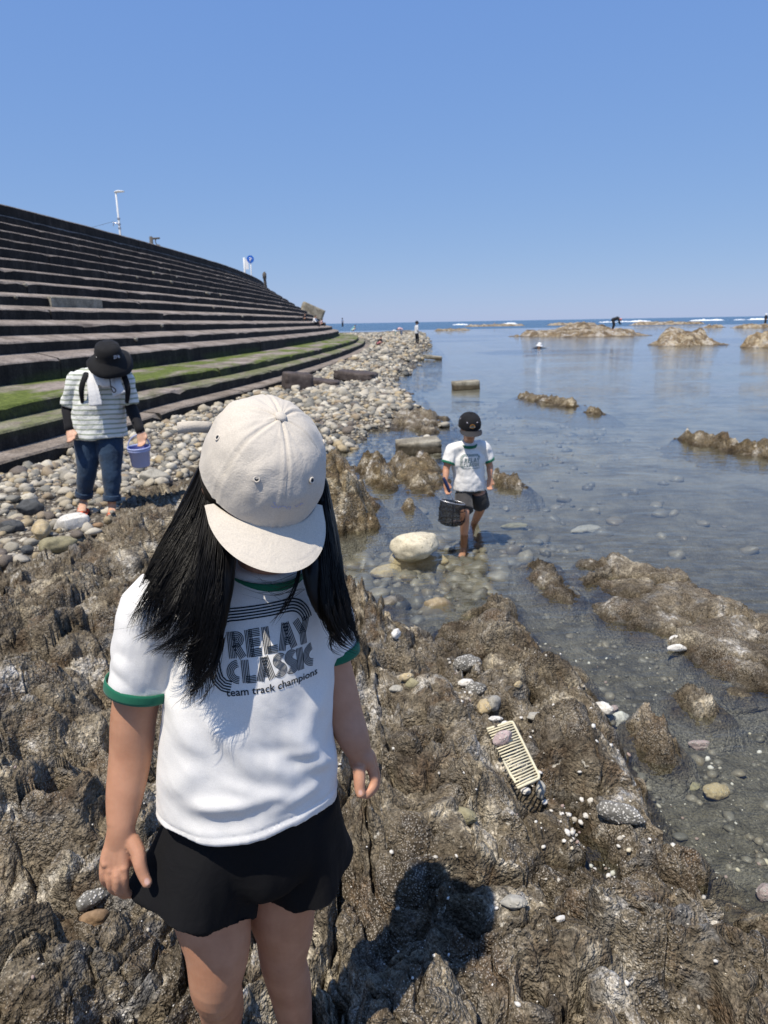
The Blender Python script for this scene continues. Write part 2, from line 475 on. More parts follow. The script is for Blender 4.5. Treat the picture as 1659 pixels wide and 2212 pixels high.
def simple(name, c, rough=0.6, spec=0.3, metal=0.0, var=0.12, scale=30, bump=0.0):
    m = Mat(name, c, rough, spec)
    m.b.inputs['Metallic'].default_value = metal
    P = m.pos(obj=True)
    n = m.noise(P, scale, 4, 0.6)
    lo = tuple(k * (1 - var) for k in c); hi = tuple(min(1, k * (1 + var)) for k in c)
    m.set(color=m.ramp(n, [(0.3, lo), (0.7, hi)]))
    if bump: m.set(normal=m.bump(m.noise(P, scale * 6, 3), bump, 0.6))
    return m.m
# ------------------------------------------------------------------ the shore: one sheet of rock, cobble bed and channel floor
LAND = wpoly([(742, 1271), (777, 1271), (846, 1311), (892, 1346), (921, 1366), (962, 1357), (1008, 1346), (1025, 1323), (1077, 1294), (1106, 1300),
              (1135, 1328), (1163, 1375), (1201, 1398), (1204, 1438), (1256, 1473), (1262, 1502), (1296, 1530), (1336, 1577), (1377, 1617),
              (1394, 1703), (1440, 1800), (1500, 1850), (1560, 1900), (1659, 1960), ('w', 1.9, 1.1), ('w', 3.2, -0.2), ('w', 3.2, -3), ('w', -40, -3),
              ('w', -40, 100), ('w', -2, 100), (900, 716), (935, 725), (948, 735), (955, 750), (950, 765), (945, 790), (930, 805), (898, 822), (908, 838),
              (925, 855), (940, 878), (960, 893), (995, 920), (986, 940), (960, 953), (930, 962), (880, 960), (850, 938), (838, 950), (800, 965), (765, 985), (720, 1000), (690, 1060), (680, 1150), (650, 1200), (670, 1255)])
COBBLE = wpoly([(-200, 1330), (0, 1243), (88, 1219), (164, 1199), (187, 1167), (255, 1140), (281, 1085), (310, 1064), (381, 1055), (430, 1000), (600, 1010), (720, 1000), (765, 985),
                (800, 965), (838, 950), (850, 938), (835, 915), (850, 890), (905, 880), (930, 870), (925, 855), (908, 838), (898, 822), (930, 805), (945, 790), (950, 765), (955, 750), (948, 735), (935, 725), (900, 716),
                ('w', -2, 100), ('w', -40, 100), ('w', -40, 3)], 0.1)
CTRL = [(on(px, py, z).x, on(px, py, z).y, z) for px, py, z in [
    (210, 1110, 0.12), (60, 1150, 0.14), (330, 1000, 0.14), (0, 1060, 0.2), (420, 920, 0.16), (600, 900, 0.14), (700, 950, 0.10), (700, 850, 0.16), (820, 830, 0.14), (800, 760, 0.25), (880, 760, 0.2), (870, 730, 0.3),
    (120, 1320, 0.26), (0, 1300, 0.24), (280, 1180, 0.26), (330, 1090, 0.22), (200, 1450, 0.20), (60, 1500, 0.30), (250, 1650, 0.16), (80, 1700, 0.28), (60, 1950, 0.12), (200, 1900, 0.16), (100, 2150, 0.22), (300, 2150, 0.14), (30, 2080, 0.24),
    (700, 1150, 0.2), (780, 1330, 0.15), (860, 1380, 0.16), (800, 1440, 0.24), (900, 1480, 0.22), (980, 1420, 0.10), (1000, 1470, 0.06), (1060, 1540, 0.04), (1110, 1620, 0.035), (1170, 1720, 0.04), (1260, 1800, 0.04), (1340, 1830, 0.05),
    (1080, 1380, 0.12), (1160, 1450, 0.14), (1220, 1560, 0.16), (1290, 1620, 0.15), (1340, 1690, 0.11), (950, 1600, 0.23), (1000, 1700, 0.25), (870, 1750, 0.24), (1100, 1850, 0.22), (950, 1900, 0.22), (760, 1900, 0.15), (740, 2100, 0.10),
    (1000, 2050, 0.16), (900, 2150, 0.20), (1180, 2050, 0.19), (1300, 1950, 0.15), (1240, 2180, 0.22), (1420, 2100, 0.16), (1560, 2080, 0.11), (1600, 2200, 0.12), (1450, 1930, 0.05), (600, 1600, 0.12), (550, 2000, 0.1), (500, 2424, 0.1), (900, 1040, 0.05), (930, 920, 0.06)]]
CTRL += [(-12, 12, 0.3), (-12, 30, 0.4), (-10, 60, 0.5), (0, -1, 0.15), (-3, 0, 0.2), (-5, 4, 0.25), (2, 0, 0.1), (-1.5, 75, 0.4)]
CTRL = np.array(CTRL)
# single humps and hollows of the near rock: (px, py, radius m, height m)
HUMPS = [(on(px, py, 0.18).x, on(px, py, 0.18).y, r, a) for px, py, r, a in [
    (790, 1345, .13, .08), (885, 1415, .11, .07), (965, 1400, .07, .05), (960, 1585, .14, .06), (880, 1650, .12, .08), (1000, 1725, .13, .07), (820, 1770, .12, .06), (1110, 2065, .16, .09), (1260, 2060, .10, .08), (930, 2000, .10, .05),
    (1230, 1560, .10, .06), (1080, 1350, .10, .06), (1160, 1410, .06, .06), (1330, 1700, .07, .05), (60, 1560, .16, .09), (130, 1400, .18, .08), (250, 1320, .16, .08), (90, 2120, .12, .10), (40, 1760, .14, .07), (1590, 2050, .10, .06), (1100, 1480, .05, .04),
    (842, 1455, .045, -.13), (938, 1440, .03, -.10), (1080, 1900, .035, -.17), (1303, 1925, .022, -.20), (1300, 1900, .020, -.15), (1006, 1990, .03, -.10), (1140, 2150, .03, -.10), (210, 1600, .04, -.14), (140, 1760, .035, -.14), (100, 1830, .05, -.12), (180, 1990, .03, -.1), (940, 1640, .04, -.12), (1010, 1560, .03, -.1), (900, 1560, .035, -.11), (1040, 1660, .03, -.1),
    (1240, 1985, .02, -.1), (1390, 2010, .025, -.1), (1420, 2190, .03, -.15), (270, 1480, .05, -.14), (60, 1420, .04, -.12), (1150, 1640, .02, -.07)]]

def zones(P2):
    dl = poly_sd(P2, LAND)
    dc = poly_sd(P2, COBBLE)
    return dl, dc
def ground_parts(P2):
    """height and zone weights of the shore at points (n,2)"""
    P2 = np.asarray(P2, float)
    Y = np.maximum(P2[:, 1], 0.3)
    wob = np.column_stack([fbm(P2 * 1.7, 3, 11), fbm(P2 * 1.7, 3, 23)]) * (0.05 + 0.012 * np.minimum(Y, 30))[:, None]
    dl, dc = zones(P2 + wob)
    cob = sstep(-0.10, 0.15, dc)
    num = 0; den = 0
    sc = 0.15 + 0.12 * Y
    for cx, cy, cz in CTRL:
        w = 1.0 / (((P2[:, 0] - cx) ** 2 + (P2[:, 1] - cy) ** 2) / (0.15 + 0.12 * max(cy, 0.3)) ** 2 + 0.08) ** 2
        num = num + w * cz; den = den + w
    base = num / den
    for hx, hy, hr, ha in HUMPS:
        dd = ((P2[:, 0] - hx) ** 2 + (P2[:, 1] - hy) ** 2) / hr ** 2
        base = base + ha * np.where(dd < 9, np.exp(-dd ** 1.5 if ha < 0 else -dd), 0)
    bed = -0.085 - 0.10 * sstep(3.4, 5.4, Y) - 0.5 * sstep(9, 30, Y) - 1.2 * sstep(30, 90, Y) + 0.05 * fbm(P2 * 1.3, 3, 5)
    wid = 0.10 + 0.035 * np.minimum(Y, 30) + 0.5 * cob * sstep(5, 12, Y)
    k = sstep(-0.4 * wid, wid, dl)
    h = bed * (1 - k) + base * k
    rock = (1 - cob) * sstep(-0.15, 0.08, dl)
    # lumps, creases and holes of the rock
    q = P2 + 0.08 * np.column_stack([fbm(P2 * 3.1, 2, 31), fbm(P2 * 3.1, 2, 37)])
    left = sstep(0.1, -0.7, P2[:, 0])
    ang = math.radians(52)
    al = q[:, 0] * math.cos(ang) + q[:, 1] * math.sin(ang); ac = -q[:, 0] * math.sin(ang) + q[:, 1] * math.cos(ang)
    st = np.column_stack([al * 1.6, ac * 5.5])
    ang2 = math.radians(-62)
    al2 = q[:, 0] * math.cos(ang2) + q[:, 1] * math.sin(ang2); ac2 = -q[:, 0] * math.sin(ang2) + q[:, 1] * math.cos(ang2)
    st2 = np.column_stack([al2 * 1.8, ac2 * 3.2])
    b1 = np.abs(perlin(q * 3.3, 2)); b2 = np.abs(perlin(q * 7.5, 3)); b3 = np.abs(perlin(q * 17, 4)); b4 = perlin(q * 40, 6); b5 = perlin(q * 92, 7)
    strat = np.abs(perlin(st, 8)); strat2 = np.abs(perlin(st2, 9))
    # fractured blocks: every cell a tilted facet, cracks between them
    lw_ = left[:, None]
    cq_ = np.column_stack([al, ac * 2.0]) * lw_ + np.column_stack([al2, ac2 * 1.2]) * (1 - lw_)
    blocks = 0
    for sc_, amp, tl, ck, sd_ in ((2.3, .055, .14, .060, 1), (5.6, .016, .05, .026, 2), (13.0, .006, .020, .010, 3)):
        f1, f2, of, rn = worley(cq_ * sc_ + 0.25 * np.column_stack([perlin(q * sc_ * 2, 51), perlin(q * sc_ * 2, 52)]), sd_)
        blocks = blocks + amp * rn[:, 0] + (of * rn[:, 1:3]).sum(1) * tl - ck * sstep(0.16, 0.0, f2 - f1)
    hole = sstep(0.28, 0.62, perlin(q * 5.2, 12)) * 0.085 + sstep(0.25, 0.5, perlin(q * 13, 13)) * 0.030 + sstep(0.2, 0.5, perlin(q * 30, 14)) * 0.010
    rough = 0.070 * b1 + 0.038 * b2 + 0.019 * b3 + 0.0085 * b4 + 0.0028 * b5 - hole * .75 + blocks * .85
    rough = rough + left * (0.055 * strat - 0.015) + (1 - left) * 0.04 * strat2 - 0.035
    fade = sstep(40, 8, Y)
    h = h + rough * rock * (0.35 + 0.65 * fade) * (0.55 + 0.45 * sstep(0, 0.25, dl))
    h = h + (1 - rock) * (0.018 * b2 + 0.010 * b3 + 0.004 * b4)
    bedw = 1 - sstep(-0.10, 0.05, dl)
    return h, cob, bedw, rock
def gz(x, y):
    return float(ground_parts(np.array([[x, y]]))[0][0])

py_rows = np.concatenate([np.linspace(5200, 2420, 40)[:-1], np.arange(2420, 1000, -2.15), np.arange(1000, 760, -2.0), np.arange(760, 716, -1.6)])
v_ = (py_rows - 1106) / FPX
Yr = 1.47 * (math.cos(PITCH) - math.sin(PITCH) * v_) / (math.sin(PITCH) + math.cos(PITCH) * v_)
Yr = np.concatenate([[-2.5, -1.2, -0.6, -0.2, 0.02], Yr[Yr > 0.1], [125, 180, 400]])
kx = np.concatenate([np.linspace(-2.6, -0.72, 50)[:-1], np.arange(-0.72, 0.70, 0.00185), np.linspace(0.70, 2.4, 45)])
Yd = np.maximum(np.abs(Yr), 1.0)
X = np.outer(Yd, kx); Yg = np.repeat(Yr[:, None], len(kx), 1)
P2 = np.column_stack([X.ravel(), Yg.ravel()])
gh, gcob, gbed, grock = ground_parts(P2)
jit = np.column_stack([perlin(P2 * 9, 41), perlin(P2 * 9, 42)]) * 0.035 + np.column_stack([perlin(P2 * 26, 43), perlin(P2 * 26, 44)]) * 0.010
jit *= (grock * sstep(14, 5, P2[:, 1]))[:, None]
GV = np.column_stack([P2 + jit, gh])
nr, nc = len(Yr), len(kx)
idx = np.arange(nr * nc).reshape(nr, nc)
GF = np.stack([idx[:-1, :-1].ravel(), idx[:-1, 1:].ravel(), idx[1:, 1:].ravel(), idx[1:, :-1].ravel()], 1)
gme = mesh_np('rocky_shore', GV, GF)
for nm, arr in (('cobble', gcob), ('bed', gbed)):
    at_ = gme.attributes.new(nm, 'FLOAT', 'POINT'); at_.data.foreach_set('value', np.asarray(arr, np.float32))
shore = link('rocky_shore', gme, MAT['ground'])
tag(shore, kind='structure')
def ground_hit(px, py):
    """where the sight line through a pixel meets the shore"""
    d = ray(px, py)
    ks = np.linspace(0.7, 14, 5000) if py > 900 else np.linspace(3, 90, 9000)
    pts = np.array([0, 0, CAM_Z]) + ks[:, None] * d
    hh = ground_parts(pts[:, :2])[0]
    below = np.nonzero(pts[:, 2] < hh)[0]
    i = below[0] if len(below) else -1
    return Vector(pts[i])

# ------------------------------------------------------------------ water
def sheet(name, pts, z, material):
    me = bpy.data.meshes.new(name)
    me.from_pydata([(x, y, z) for x, y in pts], [], [tuple(range(len(pts)))])
    return tag(link(name, me, material, smooth=False), kind='structure')
sheet('lagoon_water', [(-45, -3), (60, -3), (190, 150), (-60, 150)], 0.0, MAT['water'])
sheet('open_sea', [(-60, 150), (190, 150), (9000, 9000), (-9000, 9000), (-300, 150)], -0.004, MAT['sea'])
sheet('deep_sea_floor', [(-400, 380), (900, 380), (900, 100), (60, -4), (-60, -4), (-400, 100)], -2.6, MAT['dark_block'])

# ------------------------------------------------------------------ rocks standing in the water
def rock_mass(name, pts, H, label, cat='rock', group=None, material='rock_mid', floor=-0.35, cell=None, z0=0.0, peaks=(), rough=1.0, world=False, seed=0, slope=0.35, maxdep=None):
    poly = np.array(pts) if world else wpoly(pts, z0)
    far = max(poly[:, 1].mean(), 1.0)
    yn = poly[:, 1].min(); dep = poly[:, 1].max() - yn
    kd = max(0.6, (dep - 0.8 * H * far / CAM_Z) / dep)
    if maxdep: kd = min(kd, maxdep * (poly[:, 0].max() - poly[:, 0].min()) / dep)
    yo = poly[:, 1].copy(); poly[:, 1] = yn + (yo - yn) * kd
    poly[:, 0] *= poly[:, 1] / yo                      # keep every corner on its own bearing   # part of the seen height is the rock's own face
    c = poly.mean(0)
    cell = cell or far * 0.0022
    lo = poly.min(0) - 0.12 * far * 0.3 - 0.1; hi = poly.max(0) + 0.12 * far * 0.3 + 0.1
    nx = max(6, min(420, int((hi[0] - lo[0]) / cell))); ny = max(6, min(420, int((hi[1] - lo[1]) / (cell * 2.0))))
    xs = np.linspace(lo[0], hi[0], nx); ys = np.linspace(lo[1], hi[1], ny)
    A, B = np.meshgrid(xs, ys)
    P = np.column_stack([A.ravel(), B.ravel()])
    size = math.sqrt(abs(np.prod(poly.max(0) - poly.min(0))))
    s = 1.0 / max(size, 0.25)
    d = poly_sd(P + 0.085 * size * np.column_stack([fbm(P * s * 4, 4, seed + 1, .6), fbm(P * s * 4, 4, seed + 2, .6)]), poly)
    dm = max(d.max(), 1e-3)
    w = min(0.55 * dm, 1.6 * H)
    k = sstep(0, w, d)
    h = np.where(d > 0, H * (0.25 * np.minimum(d / w, 1) + 0.75 * k), floor * sstep(0, max(slope * 1.2 * dm + 0.3 * H, 0.05 * far), -d))
    for (px, py, amp, rad) in peaks:
        h = h + amp * np.exp(-(((P[:, 0] - px) ** 2 + (P[:, 1] - py) ** 2) / rad ** 2)) * sstep(-0.2 * dm, 0.3 * dm, d)
    q = P * s
    n = 0.34 * np.abs(perlin(q * 3.2, seed + 3)) + 0.22 * np.abs(perlin(q * 7, seed + 4)) + 0.14 * np.abs(perlin(q * 16, seed + 5)) + 0.08 * np.abs(perlin(q * 36, seed + 6)) - 0.17
    n = n - 0.22 * sstep(0.25, 0.6, perlin(q * 6, seed + 9))
    h = h + n * min(H * 1.3 + 0.03, size * 0.25) * 1.3 * rough * sstep(-0.5 * dm, 0.15 * dm, d)
    f1_, f2_, of_, rn_ = worley(q * np.array([5.0, 6.5]), seed % 50)
    h = h + (rn_[:, 0] * 0.30 + (of_ * rn_[:, 1:3]).sum(1) * 0.55 - 0.25 * sstep(0.15, 0, f2_ - f1_)) * min(H, size * 0.2) * rough * sstep(-0.2 * dm, 0.15 * dm, d)
    f0 = 20.0 / max(far / 3.0, 1.0)
    h = h + (0.020 * np.abs(perlin(P * f0, seed + 11)) + 0.010 * np.abs(perlin(P * f0 * 2.3, seed + 12)) + 0.004 * perlin(P * f0 * 5, seed + 13)) * min(max(far / 3.0, 1.0) * 0.8, H * 9) * rough * sstep(-0.5 * dm, 0.1 * dm, d)
    V = np.column_stack([P + (np.column_stack([perlin(q * 9, seed + 7), perlin(q * 9, seed + 8)]) * 0.05 * size * 0.4), h])
    V -= np.array([c[0], c[1], 0])
    ii = np.arange(nx * ny).reshape(ny, nx)
    F = np.stack([ii[:-1, :-1].ravel(), ii[:-1, 1:].ravel(), ii[1:, 1:].ravel(), ii[1:, :-1].ravel()], 1)
    keep = (d[F].max(1) > -max(slope * dm * 1.6 + 0.05, 0.055 * far))
    F = F[keep]
    used = np.unique(F); mp = np.full(len(V), -1); mp[used] = np.arange(len(used))
    me = mesh_np(name, V[used], mp[F])
    o = link(name, me, MAT[material])
    o.location = (c[0], c[1], 0)
    return tag(o, label, cat, group)

G_RF = 'weed-covered reef rocks in the shallows'
rock_mass('reef_rock', [(835, 989), (882, 984), (921, 976), (953, 1005), (973, 1041), (955, 1041), (934, 1067), (908, 1062), (877, 1041), (856, 1021), (835, 1010)], 0.11, 'broad weedy brown reef rock beside the boy, below the flat concrete slab', group=G_RF, seed=10)
rock_mass('reef_rock', [(768, 992), (794, 984), (830, 997), (835, 1015), (851, 1039), (848, 1057), (817, 1052), (794, 1036), (778, 1013)], 0.12, 'long weedy reef rock between the cobbles and the pool left of the boy', group=G_RF, seed=20)
rock_mass('reef_boulder', [(640, 985), (700, 995), (750, 1000), (776, 1025), (795, 1070), (803, 1120), (770, 1145), (700, 1152), (630, 1150)], 0.34, 'tall dark lumpy boulder pile right behind the girl\'s cap', group=G_RF, seed=33, rough=1.1, floor=-0.2)
rock_mass('reef_rock', [(869, 1090), (880, 1084), (893, 1085), (898, 1095), (885, 1103), (871, 1101)], 0.07, 'small weedy rock tuft alone in the pool left of the net', group=G_RF, seed=41)
rock_mass('reef_rock', [(1060, 1018), (1085, 1020), (1110, 1030), (1138, 1048), (1128, 1058), (1095, 1050), (1070, 1042)], 0.10, 'narrow weedy reef rock just right of the boy\'s hand', group=G_RF, seed=50)
rock_mass('reef_rock', [(1117, 850), (1135, 848), (1180, 858), (1225, 868), (1248, 874), (1246, 881), (1205, 876), (1160, 866), (1120, 856)], 0.10, 'thin pale reef strip breaking the calm water right of the boy\'s cap', group=G_RF, seed=60)
rock_mass('reef_rock', [(1265, 886), (1280, 883), (1298, 889), (1308, 894), (1285, 896), (1268, 891)], 0.08, 'short reef stub at the right end of the thin pale strip', group=G_RF, seed=66)
rock_mass('reef_rock', [(1465, 932), (1480, 930), (1520, 941), (1580, 950), (1640, 962), (1720, 972), (1720, 990), (1640, 982), (1590, 972), (1540, 956), (1480, 942)], 0.14, 'barnacled reef ridge running out of the picture on the right', group=G_RF, seed=70)
rock_mass('reef_ledge', [(1250, 1240), (1302, 1276), (1336, 1314), (1394, 1354), (1440, 1382), (1498, 1418), (1567, 1464), (1659, 1528), ('w', 2.0, 2.4), ('w', 2.9, 2.5), (1780, 1400), (1659, 1348), (1602, 1313), (1538, 1273), (1480, 1244), (1400, 1225), (1310, 1200)], 0.045, 'long weedy brown rock ledge crossing the shallows to the right edge', group=G_RF, material='rock', seed=80, cell=0.006, floor=-0.15, rough=1.5)
rock_mass('reef_rock', [(1145, 1208), (1170, 1203), (1192, 1210), (1218, 1258), (1248, 1288), (1228, 1302), (1185, 1285), (1150, 1245)], 0.04, 'short weedy reef spur left of the long ledge, in front of the wading boy', group=G_RF, material='rock', seed=90, cell=0.006, floor=-0.15)
rock_mass('reef_rock', [(1458, 1482), (1490, 1478), (1530, 1492), (1567, 1535), (1545, 1553), (1500, 1545), (1470, 1518)], 0.045, 'low weed-covered rock awash in the channel under the long ledge', group=G_RF, material='rock', seed=100, cell=0.005, floor=-0.12)
rock_mass('reef_boulder', [(1362, 1530), (1385, 1522), (1412, 1532), (1440, 1570), (1468, 1610), (1470, 1640), (1440, 1650), (1400, 1632), (1372, 1590)], 0.085, 'rounded brown boulder with a barnacled crown in the near channel', group=G_RF, material='rock', seed=110, cell=0.004, floor=-0.12)

def sea_rock(pts, H, label, peaks=(), seed=0, slope=0.3, rough=1.0, maxdep=0.45):
    pk = []
    for (px, py, z, rad) in peaks:
        w = on(px, py, 0.0); pk.append((w.x, w.y, z, rad))
    # peaks sit on the middle of the (foreshortened) outline
    P_ = wpoly(pts); yn_ = P_[:, 1].min(); wd_ = P_[:, 0].max() - P_[:, 0].min(); dp_ = min((P_[:, 1].max() - yn_) * .6, maxdep * wd_)
    pk = [(x * (yn_ + dp_ * .5) / y, yn_ + dp_ * .5, z, rad) for x, y, z, rad in pk]
    return rock_mass('sea_rock', pts, H, label, 'rock', 'rocks standing out of the lagoon', 'rock_far', -0.8, None, 0.0, pk, rough, False, seed, slope, maxdep)
sea_rock([(1126, 712), (1200, 704), (1270, 702), (1330, 706), (1378, 716), (1372, 726), (1310, 727), (1240, 721), (1170, 719)], 0.50, 'long low sea rock with pale humps under the crouching dark figure', peaks=[(1345, 718, .42, 2.4), (1275, 714, 0.42, 2.6), (1225, 712, 0.15, 2.0), (1160, 713, 0.1, 2.0)], seed=130)
sea_rock([(1411, 733), (1430, 720), (1470, 718), (1520, 722), (1560, 736), (1563, 742), (1500, 747), (1440, 745)], 0.50, 'two-humped sea rock with a tall pale left peak', peaks=[(1452, 736, 0.45, 1.0), (1522, 738, 0.15, 1.1)], seed=140)
sea_rock([(1588, 740), (1620, 733), (1680, 733), (1720, 742), (1700, 751), (1630, 750)], 0.62, 'dark brown sea rock cut by the right edge of the picture', seed=150)
for k, (pts, H, lab, sd_) in enumerate([
    ([(938, 712), (985, 708), (1015, 709), (1012, 713), (975, 714), (940, 714)], 0.55, 'flat dark reef bank left of the standing bather, far out', 160),
    ([(1010, 703), (1070, 701), (1130, 701), (1128, 704), (1060, 705), (1012, 705)], 0.9, 'low far reef bank below the breakers, mid picture', 161),
    ([(1180, 700), (1260, 697), (1290, 698), (1280, 702), (1200, 703)], 0.9, 'far reef bank behind the long low sea rock', 162),
    ([(1365, 700), (1420, 697), (1520, 697), (1518, 700), (1430, 702), (1370, 703)], 0.9, 'thin far reef bank above the two-humped sea rock', 163),
    ([(1512, 706), (1550, 703), (1562, 702), (1560, 707), (1530, 708)], 0.7, 'small pale-topped reef rock on the far right', 164),
    ([(1584, 704), (1640, 702), (1720, 702), (1720, 707), (1620, 708)], 0.7, 'flat far reef bank under the figure at the right edge', 165)]):
    sea_rock(pts, H * .55, lab, seed=sd_, slope=0.25, maxdep=.3)

# ------------------------------------------------------------------ breakers on the outer reef
def breaker(px0, px1, Y, hgt, label, seed):
    a = at(px0, 690, Y); b = at(px1, 690, Y)
    n = 26; V = []; F = []
    rows = [(-2.2, 0.0), (-1.2, 0.55), (-0.2, 0.95), (0.7, 0.8), (1.6, 0.35), (3.0, 0.0)]
    for i in range(n):
        s = i / (n - 1)
        env = (math.sin(math.pi * s) ** 0.45) * (0.55 + 0.45 * mnoise.noise(Vector((s * 9, seed, 0))) + 0.2)
        for (dy, k) in rows:
            V.append((a.x + (b.x - a.x) * s - a.x, dy * (0.7 + 0.3 * env) + 1.2 * mnoise.noise(Vector((s * 6, seed, 4))), max(0.0, hgt * env * k * (1 + 0.4 * mnoise.noise(Vector((s * 23, k * 3, seed)))))))
    m_ = len(rows)
    for i in range(n - 1):
        for j in range(m_ - 1):
            F.append((i * m_ + j, (i + 1) * m_ + j, (i + 1) * m_ + j + 1, i * m_ + j + 1))
    o = link('breaking_wave', mesh_np('breaking_wave', V, np.array(F)), MAT['foam'])
    o.location = (a.x, Y, -0.02)
    tag(o, label, 'wave', 'white breakers on the outer reef')
for k, (x0, x1, Y, h, lab) in enumerate([
    (984, 1006, 330, 1.1, 'short white breaker left of centre on the horizon line'),
    (1094, 1111, 330, 1.5, 'small white breaker above the low far reef bank'),
    (1300, 1326, 330, 0.8, 'faint white breaker left of the crouching figure on the sea rock'),
    (1338, 1360, 360, 0.8, 'faint white breaker right behind the crouching figure'),
    (1364, 1400, 330, 1.5, 'white breaker just right of the long low sea rock'),
    (1497, 1532, 330, 1.5, 'long white breaker above the two-humped sea rock'),
    (1538, 1557, 330, 1.4, 'short white breaker right of the longest one'),
    (1592, 1604, 340, 0.8, 'tiny white breaker near the right edge'),
    (1620, 1652, 330, 1.5, 'white breaker beside the figure at the right edge')]):
    breaker(x0 - 6, x1 + 6, Y, h * .6, lab, k * 3.7)

# ------------------------------------------------------------------ stepped sea wall
FRONT = [(-5.2, -4.0), (-4.4, 1.5)]
for px, py in [(0, 998), (140, 960), (310, 903), (450, 863), (575, 833), (700, 793), (765, 768), (795, 752)]:
    w = on(px, py, 0.3); FRONT.append((w.x, w.y))
FRONT += [(-0.62, 41), (-0.75, 50), (-1.3, 58), (-2.8, 66), (-6.0, 73), (-11, 78), (-18, 81)]
FRONT = np.array(FRONT)
# smooth resample
def resample(poly, step):
    from itertools import accumulate
    for _ in range(2):
        q = [poly[0]]
        for a, b in zip(poly[:-1], poly[1:]):
            q += [0.75 * a + 0.25 * b, 0.25 * a + 0.75 * b]
        q.append(poly[-1]); poly = np.array(q)
    seg = np.linalg.norm(np.diff(poly, axis=0), axis=1); S = np.concatenate([[0], np.cumsum(seg)])
    s = np.arange(0, S[-1], step)
    return np.column_stack([np.interp(s, S, poly[:, 0]), np.interp(s, S, poly[:, 1])]), s
FR, FS = resample(FRONT, 0.3)
tan = np.gradient(FR, axis=0); tan /= np.linalg.norm(tan, axis=1)[:, None]
for _ in range(6):
    tan[1:-1] = (tan[:-2] + tan[1:-1] + tan[2:]) / 3
tan /= np.linalg.norm(tan, axis=1)[:, None]
NRM = np.column_stack([-tan[:, 1], tan[:, 0]])      # pointing inland (left)
wall = empty('stepped_sea_wall', (-5, 10, 0))
tag(wall, 'dark stepped concrete sea wall with green weed on its lowest ledges', 'sea wall')
def pebble_shape_small(k):
    bm = bmesh.new(); bmesh.ops.create_icosphere(bm, subdivisions=2, radius=1.0)
    V = np.array([v.co[:] for v in bm.verts]); F = np.array([[v.index for v in f.verts] for f in bm.faces]); bm.free()
    return V * (1 + .35 * perlin(V * 1.6, k + 3)[:, None]), F
STEPS = [(0.0, 0.30), (0.34, 0.52), (0.74, 0.72), (2.10, 1.10)]
for i in range(1, 13): STEPS.append((2.10 + 0.45 * i, 1.10 + 0.275 * i))
STEPS.append((7.95, 4.68))
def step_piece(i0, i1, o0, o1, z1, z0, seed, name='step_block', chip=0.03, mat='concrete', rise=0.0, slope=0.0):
    r = random.Random(seed)
    V = []; F = []
    # cross-section: front bottom, front top (rounded nose), back top, back bottom
    prof = [(0, 'b'), (0, 'm'), (0, 'n0'), (0, 'n1'), (1, 't'), (2, 't'), (2, 'b')]
    js = list(range(i0, i1 + 1))
    for a, j in enumerate(js):
        p = FR[j]; n = NRM[j]
        if a == 0: p = p + tan[j] * 0.012
        if a == len(js) - 1: p = p - tan[j] * 0.012
        wob = mnoise.noise(Vector((j * 0.21, seed * 0.7, 0))) * 0.012
        c = max(0.0, mnoise.noise(Vector((j * 0.45, seed * 1.3, 5.0))) - 0.12) * chip * 1.6
        if a in (0, len(js) - 1): c += r.random() * chip
        zt = z1 + rise + mnoise.noise(Vector((j * 0.17, seed * 2.1, 9.0))) * 0.008
        rows = [(o0 + 0.01 + wob, z0), (o0 + wob, (z0 + zt) / 2), (o0 + wob, zt - 0.022 - c), (o0 + wob + 0.022 + c * 0.9, zt), ((o0 + o1) / 2, zt + slope * .5), (o1, zt + slope), (o1, z0)]
        for (off, z) in rows:
            V.append((p[0] + n[0] * off, p[1] + n[1] * off, z))
    k = 7
    for a in range(len(js) - 1):
        for b in range(k):
            b2 = (b + 1) % k
            F.append((a * k + b, a * k + b2, (a + 1) * k + b2, (a + 1) * k + b))
    me = bpy.data.meshes.new(name)
    L_ = (len(js) - 1) * k
    me.from_pydata(V, [], [tuple(reversed(f)) for f in F] + [tuple(range(k)), tuple(reversed(range(L_, L_ + k)))])
    me.update()
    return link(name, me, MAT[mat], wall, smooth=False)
NS = len(FR)
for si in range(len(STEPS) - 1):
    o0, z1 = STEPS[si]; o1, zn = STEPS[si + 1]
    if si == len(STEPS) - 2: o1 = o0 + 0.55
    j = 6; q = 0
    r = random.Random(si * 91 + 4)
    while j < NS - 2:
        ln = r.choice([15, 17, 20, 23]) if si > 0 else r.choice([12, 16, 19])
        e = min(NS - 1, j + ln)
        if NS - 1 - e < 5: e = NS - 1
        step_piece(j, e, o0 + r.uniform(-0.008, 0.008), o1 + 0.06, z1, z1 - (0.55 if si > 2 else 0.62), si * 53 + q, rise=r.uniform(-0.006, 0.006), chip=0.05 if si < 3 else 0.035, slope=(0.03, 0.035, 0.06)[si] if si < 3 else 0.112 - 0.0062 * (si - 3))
        j = e; q += 1
